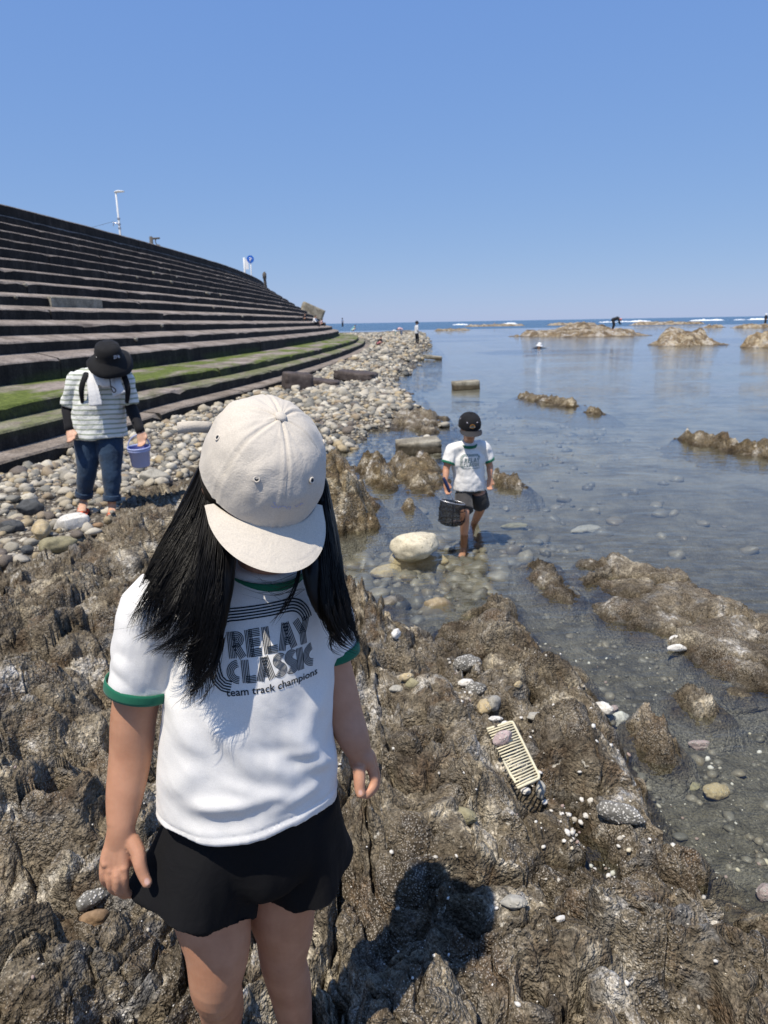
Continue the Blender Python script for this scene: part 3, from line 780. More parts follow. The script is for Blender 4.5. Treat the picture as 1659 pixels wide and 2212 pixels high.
# one paler block, and light chipped corners at some joints
def front_index(px, off, z):
    Pw = np.column_stack([FR + NRM * off, np.full(len(FR), z)])
    ok_ = Pw[:, 1] > 2
    x_, y_, t_ = pix(Pw); x_ = np.where(ok_, x_, 1e9)
    near_ = np.nonzero(np.abs(x_ - px) < 5)[0]          # the nearer of the two places where the curve crosses a bearing
    return int(near_[0]) if len(near_) else int(np.argmin(np.abs(x_ - px)))
o_p, z_p = STEPS[7]
i0_, i1_ = front_index(112, o_p, z_p), front_index(222, o_p, z_p)
pb_ = step_piece(i0_, max(i1_, i0_ + 3), o_p - .05, o_p + .30, z_p + .012, z_p - .27, 777, name='pale_block', chip=.03, mat='block')
for q_, (si, px_) in enumerate([(11, 330), (12, 365), (10, 372), (11, 386), (10, 425), (9, 455), (9, 478), (10, 300), (8, 512), (7, 462), (6, 525), (5, 350), (4, 290), (8, 60), (7, 36)]):
    o_c, z_c = STEPS[si]; ii = front_index(px_, o_c, z_c)
    p_ = FR[ii] + NRM[ii] * (o_c - .012); rr_ = random.Random(q_)
    V_, F_ = pebble_shape_small(q_) ; sc_ = np.array([.05, .10 + .25 * (q_ == 5), .045]) * rr_.uniform(.7, 1.3)
    link('chipped_corner', mesh_np('chipped_corner', V_ * sc_ + np.array([p_[0] + .03 * NRM[ii][0], p_[1], z_c - .05]), F_), MAT['block'], wall)
# parapet along the top
j = 6; q = 0
while j < NS - 2:
    e = min(NS - 1, j + 33)
    if NS - 1 - e < 8: e = NS - 1
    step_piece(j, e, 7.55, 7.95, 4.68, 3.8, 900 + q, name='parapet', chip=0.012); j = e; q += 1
# road level behind the wall
V = []; F = []
for j in range(NS):
    for off in (7.9, 11, 40):
        p = FR[j] + NRM[j] * off * (1 if FR[j][1] < 70 or off < 20 else 0.6)
        V.append((p[0], p[1], 4.10))
for j in range(NS - 1):
    for b in range(2):
        F.append((j * 3 + b, (j + 1) * 3 + b, (j + 1) * 3 + b + 1, j * 3 + b + 1))
road = link('coast_road', mesh_np('coast_road', V, np.array(F)), MAT['block']); tag(road, kind='structure')
# fill under the steps so that no light leaks between them
V = []; F = []
prof = [(0.25, -0.4), (0.25, 0.0), (2.3, 0.55), (7.6, 3.7), (8.6, 3.95), (8.6, -0.4)]
for j in range(NS):
    for off, z in prof:
        p = FR[j] + NRM[j] * off; V.append((p[0], p[1], z))
k = len(prof)
for j in range(NS - 1):
    for b in range(k - 1): F.append((j * k + b, (j + 1) * k + b, (j + 1) * k + b + 1, j * k + b + 1))
link('core', mesh_np('core', V, np.array(F)), MAT['dark_block'], wall)
# ------------------------------------------------------------------ loose stones
def ico(sub):
    bm = bmesh.new(); bmesh.ops.create_icosphere(bm, subdivisions=sub, radius=1.0)
    V = np.array([v.co[:] for v in bm.verts]); F = np.array([[v.index for v in f.verts] for f in bm.faces]); bm.free()
    return V, F
ICO1, ICO2, ICO3, ICO4 = ico(1), ico(2), ico(3), ico(4)
def pebble_shape(base, seed, flat=0.6, ang=0.0, lump=0.25):
    V, F = base
    r = np.random.default_rng(seed)
    W = V * (1 + lump * fbm(V * 0.9 + r.uniform(0, 50, 3), 2, seed % 7)[:, None])
    if ang > 0:          # knock planar facets off
        for _ in range(9):
            n = r.normal(size=3); n /= np.linalg.norm(n)
            c = r.uniform(0.55, 0.85)
            d = W @ n - c
            W = W - np.outer(np.maximum(d, 0) * ang, n)
    W = W * np.array([1.0, r.uniform(0.68, 0.92), flat * r.uniform(0.8, 1.2)])
    return W, F
PEB_LOW = [pebble_shape(ICO1, k, 0.55, 0.7 * (k % 2), 0.35) for k in range(10)]
PEB_MID = [pebble_shape(ICO2, 100 + k, 0.5 + 0.05 * (k % 4), 0.85 * (k % 2), 0.4) for k in range(14)]
def rot_z(a):
    c, s = math.cos(a), math.sin(a)
    return np.array([[c, -s, 0], [s, c, 0], [0, 0, 1]])
def tilt(r, amt):
    a = r.uniform(0, 2 * math.pi); t = r.normal() * amt
    ax = Vector((math.cos(a), math.sin(a), 0))
    return np.array(Matrix.Rotation(t, 3, ax))

beach = empty('cobble_beach', (-2.2, 8, 0)); tag(beach, kind='structure')
r_ = np.random.default_rng(5)
cand = []
# sizes thin out with distance only because nearer ground is sampled with smaller stones too
for (y0, y1, n, s0, s1) in [(2.2, 6.5, 3300, 0.014, 0.080), (6.5, 12, 3400, 0.022, 0.10), (12, 25, 4200, 0.04, 0.14), (25, 85, 4200, 0.07, 0.22)]:
    xs = r_.uniform(-8.5, 5.0, n * 5); ys = r_.uniform(y0, y1, n * 5)
    P = np.column_stack([xs, ys])
    px, py, t = pix(np.column_stack([xs, ys, np.full(len(xs), 0.12)]))
    ok = (poly_sd(P, COBBLE) > -0.02) & (px > -120) & (px < 1780)
    # keep off the wall
    fx = np.interp(ys, FR[:, 1][:int(len(FR) * 0.8)], FR[:, 0][:int(len(FR) * 0.8)])
    ok &= xs > fx + 0.03
    P = P[ok][:n]
    u = r_.random(len(P))
    s = s0 + (s1 - s0) * u ** 3.4
    for (x, y), q in zip(P, s): cand.append((x, y, q))
# stones strewn on the channel floor and under the pool
for poly, n, s0, s1 in [(wpoly([(700, 1150), (800, 1140), (960, 1130), (1120, 1120), (1250, 1150), (1180, 1210), (1000, 1290), (900, 1330), (760, 1268), (700, 1240)]), 330, 0.015, 0.12),
                (wpoly([(1130, 1280), (1280, 1260), (1420, 1390), (1659, 1540), (1700, 1980), (1500, 1840), (1400, 1700), (1300, 1520), (1210, 1400)]), 330, 0.004, 0.036),
                (wpoly([(800, 960), (870, 950), (900, 900), (960, 860), (1100, 830), (1300, 900), (1500, 1000), (1659, 1150), (1400, 1200), (1100, 1110), (850, 1100)]), 300, 0.03, 0.12)]:
    lo = poly.min(0); hi = poly.max(0)
    P = r_.uniform(lo, hi, (n * 4, 2)); P = P[poly_sd(P, poly) > 0][:n]
    for x, y in P: cand.append((x, y, s0 + (s1 - s0) * r_.random() ** 2.4))
cand = np.array(cand)
for fx_, fy_ in ((176, 1106), (243, 1116), (180, 1090), (242, 1100)):      # bare ground where the woman treads
    w_ = at(fx_, fy_, 5.42); cand = cand[np.hypot(cand[:, 0] - w_.x, cand[:, 1] - w_.y) > 0.13]
ch, ccob, cbed, crock = ground_parts(cand[:, :2])
px, py, t = pix(np.column_stack([cand[:, :2], ch]))
show = cand[:, 2] / t * ((px > 0) & (px < 1659) & (py > 700) & (py < 2212)) * (ch > 0.0)
# hidden behind the girl: do not count those among the individual stones
hid = (px > 330) & (px < 740) & (py > 900) & (py < 2212)
show = np.where(hid, 0, show)
order = np.argsort(-show)
single = set(order[:296].tolist())
PEB_ME = []
for k, (V, F) in enumerate(PEB_MID):
    me = mesh_np('cobble', V, F); me.materials.append(MAT['stone_i']); me.polygons.foreach_set('use_smooth', [True] * len(F)); PEB_ME.append(me)
bv, bf, base_i = [], [], 0
for i in range(len(cand)):
    x, y, s = cand[i]
    r = np.random.default_rng(1000 + i)
    zz = ch[i] + s * (0.22 if ch[i] > 0 else 0.02)
    if i in single:
        o = bpy.data.objects.new('cobble', PEB_ME[i % 14]); COL.objects.link(o)
        Rm = Matrix(rot_z(r.uniform(0, 6.28)) @ tilt(r, 0.25))
        mw = Matrix.Translation((x, y, zz)) @ Rm.to_4x4() @ Matrix.Scale(s, 4)
        o.parent = beach; o.matrix_parent_inverse = beach.matrix_world.inverted(); o.matrix_basis = mw
    else:
        V, F = (PEB_MID if (t[i] < 7.5 and s > 0.03) else PEB_LOW)[i % 10]
        W = (V * s) @ (rot_z(r.uniform(0, 6.28)) @ tilt(r, 0.3)).T + np.array([x, y, zz])
        bv.append(W); bf.append(F + base_i); base_i += len(V)
loose = link('small_cobbles', mesh_np('small_cobbles', np.concatenate(bv), np.concatenate(bf)), MAT['stone_s'], beach)
tag(loose, kind='stuff')

def stone(px, py, w, label, mat='st_grey', flat=0.55, ang=0.0, aspect=None, rot=None, seed=0, sink=0.3, name='stone', group=None, z=None, tiltx=0.0, cat='stone', sub=ICO4):
    """a single stone whose middle is seen at (px, py); w its width in pixels of the photograph"""
    if z is None: p = ground_hit(px, py)
    else: p = on(px, py, z)
    t_ = (np.array(p) - np.array([0, 0, CAM_Z])) @ fw
    s = w / FPX * t_ / 2
    V, F = pebble_shape(sub, 300 + seed, flat, ang)
    if aspect: V = V * np.array([1.0, aspect, 1.0])
    fine = 0.05 * fbm(V * 2.6 + seed, 3, 3) if ang else 0.015 * fbm(V * 3 + seed, 2, 3)
    V = V * (1 + fine[:, None])
    a = rot if rot is not None else (seed * 1.7) % 3.14
    V = V @ np.array(Matrix.Rotation(tiltx, 3, 'Y')).T @ rot_z(a).T
    V = V / max(np.abs(V[:, 0]).max(), 1e-3) * s
    hgt = -V[:, 2].min()
    o = link(name, mesh_np(name, V, F), MAT[mat])
    o.location = (p.x, p.y, p.z + hgt * (1 - sink) if z is None else p.z + hgt * (1 - sink))
    return tag(o, label, cat, group)
# ------------------------------------------------------------------ figure building
def catmull(pts, k):
    """pts: (n,d) array -> smooth path with k segments per span"""
    P = np.asarray(pts, float); n = len(P); out = []
    for i in range(n - 1):
        p0 = P[max(i - 1, 0)]; p1 = P[i]; p2 = P[i + 1]; p3 = P[min(i + 2, n - 1)]
        for j in range(k):
            t = j / k
            out.append(0.5 * ((2 * p1) + (-p0 + p2) * t + (2 * p0 - 5 * p1 + 4 * p2 - p3) * t * t + (-p0 + 3 * p1 - 3 * p2 + p3) * t ** 3))
    out.append(P[-1])
    return np.array(out)
def tube(bm, pts, rad, side=(1, 0, 0), n=14, k=4, cap=0.5, wave=None):
    """tapered limb: pts list of 3-vectors, rad list of r or (r_side, r_other)"""
    P = np.array([list(p) for p in pts], float)
    R = np.array([(r, r) if np.isscalar(r) else tuple(r) for r in rad], float)
    if k > 1 and len(P) > 1:
        D = catmull(np.column_stack([P, R]), k); P = D[:, :3]; R = np.maximum(D[:, 3:], 1e-4)
    T = np.gradient(P, axis=0); T /= np.maximum(np.linalg.norm(T, axis=1), 1e-9)[:, None]
    side = np.array(side, float); rings = []
    for i, (p, t, r) in enumerate(zip(P, T, R)):
        u = side - t * (side @ t); u /= max(np.linalg.norm(u), 1e-9); v = np.cross(t, u)
        ring = []
        for a in range(n):
            th = 2 * math.pi * a / n
            m = 1.0 if wave is None else wave(th, i / (len(P) - 1))
            ring.append(bm.verts.new(p + (u * r[0] * math.cos(th) + v * r[1] * math.sin(th)) * m))
        rings.append(ring)
    for A, B in zip(rings[:-1], rings[1:]):
        for a in range(n):
            bm.faces.new((A[a], A[(a + 1) % n], B[(a + 1) % n], B[a]))
    if cap is not None:
        for ring, p, t, r, s in ((rings[0], P[0], T[0], R[0], -1), (rings[-1], P[-1], T[-1], R[-1], 1)):
            pole = bm.verts.new(p + t * s * cap * min(r))
            for a in range(n):
                f = (ring[a], ring[(a + 1) % n], pole)
                bm.faces.new(f if s > 0 else tuple(reversed(f)))
    return rings
def ball(bm, c, r, rot=None, sub=3):
    r = (r, r, r) if np.isscalar(r) else r
    m = Matrix.Translation(c) @ (rot.to_4x4() if rot is not None else Matrix.Identity(4)) @ Matrix.Diagonal((*r, 1))
    bmesh.ops.create_icosphere(bm, subdivisions=sub, radius=1.0, matrix=m)
def union(name, bm, voxel, smooth=4, factor=0.5):
    """fuse overlapping closed shapes into one continuous surface"""
    me = bm_mesh(name, bm)
    o = bpy.data.objects.new(name, me); COL.objects.link(o)
    m = o.modifiers.new('r', 'REMESH'); m.mode = 'VOXEL'; m.voxel_size = voxel; m.adaptivity = 0
    if smooth:
        s = o.modifiers.new('s', 'SMOOTH'); s.factor = factor; s.iterations = smooth
    dg = bpy.context.evaluated_depsgraph_get()
    out = bpy.data.meshes.new_from_object(o.evaluated_get(dg))
    bpy.data.objects.remove(o); bpy.data.meshes.remove(me)
    out.name = name
    return out
def biggest_piece(me):
    bm = bmesh.new(); bm.from_mesh(me); seen = set(); best = []
    for v in bm.verts:
        if v in seen: continue
        st = [v]; seen.add(v); isl = []
        while st:
            a = st.pop(); isl.append(a)
            for e in a.link_edges:
                b = e.other_vert(a)
                if b not in seen: seen.add(b); st.append(b)
        if len(isl) > len(best): best = isl
    if len(best) < len(bm.verts):
        keep = set(best); bmesh.ops.delete(bm, geom=[v for v in bm.verts if v not in keep], context='VERTS'); bm.to_mesh(me)
    bm.free()
    return me
def V3(*a): return Vector(a)
def lerp(a, b, t): return Vector(a) * (1 - t) + Vector(b) * t

def skin_material(name, c, nail=True):
    m = Mat(name, c, 0.5, 0.35)
    P = m.pos()
    n = m.noise(P, 22, 5, 0.6); f = m.noise(P, 420, 3, 0.6)
    lo = tuple(k * w for k, w in zip(c, (0.86, 0.80, 0.76))); hi = tuple(k * w for k, w in zip(c, (1.08, 1.08, 1.08)))
    col = m.ramp(n, [(0.3, lo), (0.7, hi)])
    nl = m.n('Attribute', attribute_name='nail').outputs['Fac']
    col = m.mix(nl, col, (0.62, 0.40, 0.33))
    m.set(color=col, sss=0.08, rough=m.rng(nl, 0, 1, 0.50, 0.22), normal=m.bump(f, 0.0006, 0.5))
    m.b.inputs['Subsurface Radius'].default_value = (0.010, 0.004, 0.002)
    m.b.inputs['Subsurface Scale'].default_value = 0.6
    return m.m
def cloth_material(name, c, rough=0.85, weave=900, fold=0.004, var=0.05, sheen=0.15, obj=False):
    m = Mat(name, c, rough, 0.2)
    P = m.pos(obj=obj)
    n = m.noise(P, 9, 4, 0.55); f = m.noise(P, weave, 2, 0.5); w = m.noise(P, 26, 4, 0.6, 0.8)
    lo = tuple(k * (1 - var) for k in c); hi = tuple(min(1, k * (1 + var)) for k in c)
    col = m.ramp(n, [(0.3, lo), (0.7, hi)])
    col = m.mix(1.0, col, m.ramp(f, [(0.3, (0.90,) * 3), (0.7, (1.06,) * 3)]), 'MULTIPLY')
    b1 = m.bump(f, 0.0006, 0.45)
    m.set(color=col, normal=m.bump(w, fold, 0.55, b1), sheen=sheen)
    return m.m
MAT['skin'] = skin_material('skin_tan', (0.50, 0.265, 0.165))
MAT['skin2'] = skin_material('skin_light', (0.56, 0.34, 0.235))
MAT['white_cloth'] = cloth_material('white_jersey', (0.76, 0.745, 0.71), fold=0.0012)
MAT['green_cloth'] = cloth_material('green_rib', (0.012, 0.135, 0.075), fold=0.002)
MAT['black_cloth'] = cloth_material('black_crepe', (0.0055, 0.0055, 0.0065), fold=0.004, var=0.2, sheen=0.0)
MAT['cap_cloth'] = cloth_material('stone_white_twill', (0.60, 0.545, 0.46), weave=520, fold=0.004)
MAT['hair'] = simple('black_hair', (0.0045, 0.0038, 0.0035), 0.38, 0.22, var=0.3)
MAT['ink'] = simple('dark_print', (0.018, 0.022, 0.028), 0.7, 0.2)
MAT['green_ink'] = simple('grey_green_print', (0.10, 0.17, 0.16), 0.7, 0.2)
MAT['black_cap'] = cloth_material('black_cotton', (0.013, 0.013, 0.014), fold=0.003, var=0.2, sheen=0.05)
MAT['denim'] = cloth_material('dark_denim', (0.022, 0.045, 0.085), fold=0.012, var=0.3)
MAT['grey_short'] = cloth_material('charcoal_cotton', (0.045, 0.043, 0.043), fold=0.010, var=0.2)

def finger(bm, pts, r0, r1, n=10):
    k = len(pts)
    tube(bm, pts, [r0 + (r1 - r0) * i / (k - 1) for i in range(k)], side=(0.3, 0.2, 1), n=n, k=3, cap=0.75)
def mark_nails(me, nails):
    """nails: list of (centre, outward direction, radius)"""
    V = get_co(me); N = get_no(me); a = np.zeros(len(V), np.float32)
    for c, d, r in nails:
        dd = np.linalg.norm(V - np.array(c), axis=1); dn = np.array(Vector(d).normalized())
        a = np.maximum(a, (sstep(r, r * 0.75, dd) * sstep(0.35, 0.6, N @ dn)).astype(np.float32))
    at_ = me.attributes.new('nail', 'FLOAT', 'POINT'); at_.data.foreach_set('value', a)

# ---- caps, built in their own frame: x right, y to the brim, z up
def cap_profile(s, p=2.5): return (1 - s ** p) ** (1 / p)
def build_cap(parent, mw, a, b, H, L, mat, stitch=True, button=True, strap=None, eyelet_mat=None, brim_k=1.6, rot_seams=0.0, wrinkle=1.0, brimmat=None):
    seams = [math.radians(90 + rot_seams + 60 * k) for k in range(6)]
    nt, ns = 120, 34
    V = []; F = []
    for i in range(ns + 1):
        s = i / ns
        s2 = 1 - (1 - s) ** 1.6
        rr = cap_profile(min(s2, 0.9995))
        for j in range(nt):
            t = 2 * math.pi * j / nt
            g = 0
            for sm in seams:
                dth = math.atan2(math.sin(t - sm), math.cos(t - sm)) * max(rr, 0.12) * a
                g += -0.0016 * math.exp(-(dth / 0.0011) ** 2) + 0.0011 * (math.exp(-((abs(dth) - 0.0045) / 0.0022) ** 2)) - 0.0003 * math.exp(-((abs(dth) - 0.0078) / 0.0008) ** 2)
            p = np.array([a * rr * math.cos(t), b * rr * math.sin(t), H * s2])
            nn = p / np.array([a * a, b * b, H * H * 0.8]); nn /= np.linalg.norm(nn)
            pk = Vector(p * 17)
            w = (mnoise.noise(pk) * 0.0035 + mnoise.noise(pk * 2.3) * 0.0022 + abs(mnoise.noise(Vector((t * 3.5, s2 * 2.2, 3.0)))) * 0.0040 * (1 - s2 * 0.5)) * wrinkle * (0.35 + 0.65 * min(1, s * 3))
            V.append(p + nn * (g + w))
    for i in range(ns):
        for j in range(nt):
            F.append((i * nt + j, i * nt + (j + 1) % nt, (i + 1) * nt + (j + 1) % nt, (i + 1) * nt + j))
    me = mesh_np('crown', V, np.array(F))
    crown = link('crown', me, mat); crown.matrix_world = mw; crown.parent = parent; crown.matrix_parent_inverse = parent.matrix_world.inverted()
    # brim
    th = math.radians(60); nu, nv = 60, 16
    V = []; F = []
    def bp(u, v):
        an = u * th; x = a * math.sin(an); y = b * math.cos(an)
        ll = L * max(math.cos(u * math.pi / 2), 0) ** 0.34
        x2 = x * (1 + 0.15 * v); y2 = y + ll * v
        return np.array([x2, y2, -brim_k * x2 * x2 * (0.085 / a) - 0.18 * ll * v])
    rows = [(v, 1) for v in np.linspace(-0.03, 1, nv)] + [(v, -1) for v in np.linspace(1, -0.03, nv)]
    for v, sgn in rows:
        edge = min(1.0, (1 - v) / 0.06) ** 0.5 if v > 0.94 else 1.0
        for i in range(nu + 1):
            u = -1 + 2 * i / nu
            p = bp(u, v)
            st = 0
            if stitch and sgn > 0:
                for r in (0.62, 0.70, 0.78, 0.86, 0.95): st -= 0.0009 * math.exp(-((v - r) / 0.010) ** 2)
            V.append(p + np.array([0, 0, sgn * 0.0016 * edge + st]))
    nr_ = len(rows)
    for i in range(nr_):
        for j in range(nu):
            i2 = (i + 1) % nr_
            F.append((i * (nu + 1) + j, i2 * (nu + 1) + j, i2 * (nu + 1) + j + 1, i * (nu + 1) + j + 1))
    me = mesh_np('brim', V, np.array(F)); 
    bm = bmesh.new(); bm.from_mesh(me); bmesh.ops.recalc_face_normals(bm, faces=bm.faces); bm.to_mesh(me); bm.free()
    br = link('brim', me, brimmat or mat); br.matrix_world = mw; br.parent = parent; br.matrix_parent_inverse = parent.matrix_world.inverted()
    if button:
        bm = bmesh.new(); ball(bm, (0, 0, H + 0.002), (0.0082, 0.0082, 0.0045))
        o = link('button', bm_mesh('button', bm), mat); o.matrix_world = mw; o.parent = parent; o.matrix_parent_inverse = parent.matrix_world.inverted()
    # eyelets in the panels
    for k in range(6):
        t = seams[k] + math.radians(30)
        s2 = 0.62; rr = cap_profile(s2)
        p = np.array([a * rr * math.cos(t), b * rr * math.sin(t), H * s2]); nn = p / np.array([a * a, b * b, H * H * 0.8]); nn /= np.linalg.norm(nn)
        p = p + nn * 0.0016
        bm = bmesh.new()
        q = Vector(nn).to_track_quat('Z', 'Y').to_matrix()
        R_, r_s = 0.0036, 0.0012
        ring = []
        for i in range(16):
            A = 2 * math.pi * i / 16; row = []
            for j in range(8):
                B = 2 * math.pi * j / 8
                row.append(bm.verts.new(Vector(p) + q @ Vector(((R_ + r_s * math.cos(B)) * math.cos(A), (R_ + r_s * math.cos(B)) * math.sin(A), r_s * math.sin(B)))))
            ring.append(row)
        for i in range(16):
            for j in range(8):
                bm.faces.new((ring[i][j], ring[(i + 1) % 16][j], ring[(i + 1) % 16][(j + 1) % 8], ring[i][(j + 1) % 8]))
        o = link('eyelet', bm_mesh('eyelet', bm), eyelet_mat or mat, None); o.matrix_world = mw; o.parent = parent; o.matrix_parent_inverse = parent.matrix_world.inverted()
        bm = bmesh.new()
        bmesh.ops.create_circle(bm, cap_ends=True, segments=12, radius=0.0028, matrix=Matrix.Translation(Vector(p) + q @ Vector((0, 0, 0.0004))) @ q.to_4x4())
        h = link('eyelet_hole', bm_mesh('eyelet_hole', bm), MAT['ink'], o); h.matrix_basis = Matrix.Identity(4); h.matrix_parent_inverse = Matrix.Identity(4)
    return crown, br

# ---- generic clothed figure for people further off
def figure(name, label, J, S=1.0, voxel=0.012, top='white_cloth', bottom='black_cloth', skin='skin2', hair='hair', sleeve=0.45, leg=1.0, hat=None, group='people along the shore', shoe=None, shirt_len=0.10, base=None, hat_mat=None, fat=1.0, hair_long=0.0, sleeve_mat=None, hs=1.0, tops=1.0):
    """J: joints head, neck, chest, pelvis, shL shR elL elR wrL wrR hipL hipR knL knR anL anR toL toR (world). S: body height / 1.6"""
    root = empty(name, base or ((Vector(J['anL']) + Vector(J['anR'])) / 2))
    tag(root, label, 'person', group)
    j = {k: Vector(v) for k, v in J.items()}
    side = (j['shR'] - j['shL']); side.normalize()
    up = (j['head'] - j['neck']).normalized()
    face = Vector(J['look']).normalized() if 'look' in J else side.cross(Vector((0, 0, 1))).normalized()
    bm = bmesh.new()
    tube(bm, [j['pelvis'] - V3(0, 0, 0.06) * S, j['pelvis'] + V3(0, 0, 0.05) * S, lerp(j['pelvis'], j['chest'], 0.55), j['chest'], j['neck'] - V3(0, 0, 0.02) * S, lerp(j['neck'], j['head'], 0.45)],
         [(0.150 * S * fat, 0.105 * S * fat), (0.150 * S * fat, 0.105 * S * fat), (0.130 * S * fat, 0.095 * S * fat), (0.165 * S, 0.105 * S), (0.085 * S, 0.06 * S), (0.05 * S, 0.05 * S)], side=side, n=18)
    q = face.to_track_quat('Y', 'Z').to_matrix()
    tube(bm, [j['pelvis'], lerp(j['pelvis'], j['chest'], .5), j['chest'], j['neck'], j['head']], [0.09 * S, 0.085 * S, 0.075 * S, 0.058 * S, 0.055 * S * hs], side=side)
    ball(bm, lerp(j['neck'], j['head'], .5), .055 * S)
    yoke = [lerp(j['shL'], j['shR'], k_) + V3(0, 0, 0.02 * S * (1 - abs(2 * k_ - 1))) for k_ in (0.0, 0.2, 0.5, 0.8, 1.0)]
    tube(bm, yoke, [0.050 * S, 0.055 * S, 0.06 * S, 0.055 * S, 0.050 * S], side=(0, 0, 1))
    S0 = S; S = S * hs
    ball(bm, j['head'], (0.075 * S, 0.092 * S, 0.112 * S), q)
    ball(bm, j['head'] + q @ V3(0, 0.045, -0.06) * S, (0.045 * S, 0.045 * S, 0.05 * S), q)           # jaw
    ball(bm, j['head'] + q @ V3(0, 0.098, -0.015) * S, (0.012 * S, 0.018 * S, 0.022 * S), q, 2)      # nose
    ball(bm, j['head'] + q @ V3(0, 0.086, -0.062) * S, (0.022 * S, 0.010 * S, 0.010 * S), q, 2)      # mouth
    for s_ in (-1, 1): ball(bm, j['head'] + q @ V3(0.078 * s_, -0.005, -0.005) * S, (0.012 * S, 0.022 * S, 0.032 * S), q, 2)
    S = S0
    for s_ in 'LR':
        sh, el, wr = j['sh' + s_], j['el' + s_], j['wr' + s_]
        tube(bm, [lerp(sh, j['chest'], 0.2), sh, lerp(sh, el, 0.45), el, lerp(el, wr, 0.35), wr], [0.05 * S, 0.052 * S, 0.045 * S, 0.038 * S, 0.037 * S, 0.025 * S], side=side)
        d = (wr - el).normalized(); w_ = side - d * side.dot(d); w_.normalize(); nn = d.cross(w_)
        if 'hd' + s_ in j: d = (j['hd' + s_] - wr).normalized(); w_ = side - d * side.dot(d); w_.normalize(); nn = d.cross(w_)
        tube(bm, [wr, wr + d * 0.045 * S, wr + d * 0.085 * S], [(0.022 * S, 0.018 * S), (0.036 * S, 0.016 * S), (0.038 * S, 0.014 * S)], side=w_, k=2)
        for f_ in range(4):
            o_ = (f_ - 1.5) * 0.019 * S; l_ = (0.062, 0.072, 0.067, 0.052)[f_] * S
            p0 = wr + d * 0.082 * S + w_ * o_
            finger(bm, [p0, p0 + d * l_ * 0.5 + nn * 0.004 * S, p0 + d * l_ * 0.85 + nn * 0.022 * S, p0 + d * l_ * 0.85 + nn * 0.040 * S], 0.0095 * S, 0.0080 * S, 8)
        p0 = wr + d * 0.025 * S + w_ * 0.026 * S
        finger(bm, [p0, p0 + d * 0.03 * S + w_ * 0.02 * S, p0 + d * 0.062 * S + w_ * 0.022 * S + nn * 0.014 * S], 0.012 * S, 0.009 * S, 8)
        hp, kn, an, to = j['hip' + s_], j['kn' + s_], j['an' + s_], j['to' + s_]
        tube(bm, [hp + V3(0, 0, 0.03) * S, lerp(hp, kn, 0.3), lerp(hp, kn, 0.75), kn, lerp(kn, an, 0.3), lerp(kn, an, 0.75), an], [0.085 * S * fat, 0.088 * S * fat, 0.064 * S * fat, 0.056 * S * fat, 0.056 * S * fat, 0.04 * S, 0.034 * S], side=side)
        fd = (to - an); fd.z *= 0.5; 
        heel = an - fd.normalized() * 0.035 * S - V3(0, 0, 0.035) * S
        tube(bm, [heel, lerp(heel, to, 0.5) + V3(0, 0, 0.012) * S, to], [(0.03 * S, 0.035 * S), (0.038 * S, 0.03 * S), (0.04 * S, 0.016 * S)], side=side)
    me = biggest_piece(union('body', bm, voxel, 3))
    link('body', me, MAT[skin], root)
    # shirt
    bm = bmesh.new()
    hemz = j['pelvis'] - V3(0, 0, shirt_len) * S
    tube(bm, [hemz, j['pelvis'] + V3(0, 0, 0.03) * S, lerp(j['pelvis'], j['chest'], 0.5), j['chest'], lerp(j['chest'], j['neck'], 0.75), j['neck'] + up * 0.01 * S],
         [(0.185 * S * fat * tops, 0.140 * S * fat), (0.180 * S * fat * tops, 0.138 * S * fat), (0.172 * S * fat * tops, 0.132 * S * fat), (0.178 * S * tops, 0.125 * S), (0.115 * S, 0.085 * S), (0.062 * S, 0.062 * S)], side=side, n=24, cap=0.05)
    tube(bm, [y_ + V3(0, 0, .004 * S) for y_ in yoke], [0.066 * S, 0.070 * S, 0.068 * S, 0.070 * S, 0.066 * S], side=(0, 0, 1), n=18)
    for s_ in 'LR':
        sh, el, wr = j['sh' + s_], j['el' + s_], j['wr' + s_]
        if sleeve <= 1:
            end = lerp(sh, el, sleeve); pts = [lerp(sh, j['chest'], 0.35), sh, lerp(sh, end, 0.5), end]; rr = [0.07, 0.072, 0.070, 0.068]
        else:
            end = lerp(el, wr, sleeve - 1); pts = [lerp(sh, j['chest'], 0.35), sh, lerp(sh, el, 0.5), el, end]; rr = [0.07, 0.068, 0.06, 0.054, 0.042]
        tube(bm, pts, [r * S for r in rr], side=side, cap=0.05)
    me = union('shirt', bm, voxel, 2)
    V = get_co(me); N = get_no(me)
    V = V + N * ((fbm(V * (9 / S), 3, 3) * 0.010 + np.abs(perlin(V * np.array([16, 16, 7]) / S, 5)) * 0.010) * S)[:, None]
    set_co(me, V)
    shirt = link('shirt', me, MAT[top], root)
    # trousers
    if bottom:
        bm = bmesh.new()
        tube(bm, [j['pelvis'] + V3(0, 0, 0.06) * S, j['pelvis'] - V3(0, 0, 0.02) * S, j['pelvis'] - V3(0, 0, 0.09) * S], [(0.163 * S * fat, 0.118 * S * fat), (0.165 * S * fat, 0.120 * S * fat), (0.15 * S * fat, 0.11 * S * fat)], side=side, n=20, cap=0.1)
        for s_ in 'LR':
            hp, kn, an = j['hip' + s_], j['kn' + s_], j['an' + s_]
            if leg <= 1: pts = [hp + V3(0, 0, 0.02) * S, lerp(hp, kn, 0.4 * leg), lerp(hp, kn, leg)]; rr = [0.100 * fat, 0.104 * fat, 0.098]
            else: pts = [hp + V3(0, 0, 0.02) * S, lerp(hp, kn, 0.4), kn, lerp(kn, an, (leg - 1) * 0.4), lerp(kn, an, leg - 1)]; rr = [0.096 * fat, 0.092 * fat, 0.068 * fat, 0.064 * fat, 0.053]
            tube(bm, pts, [r * S for r in rr], side=side, n=18, cap=0.08)
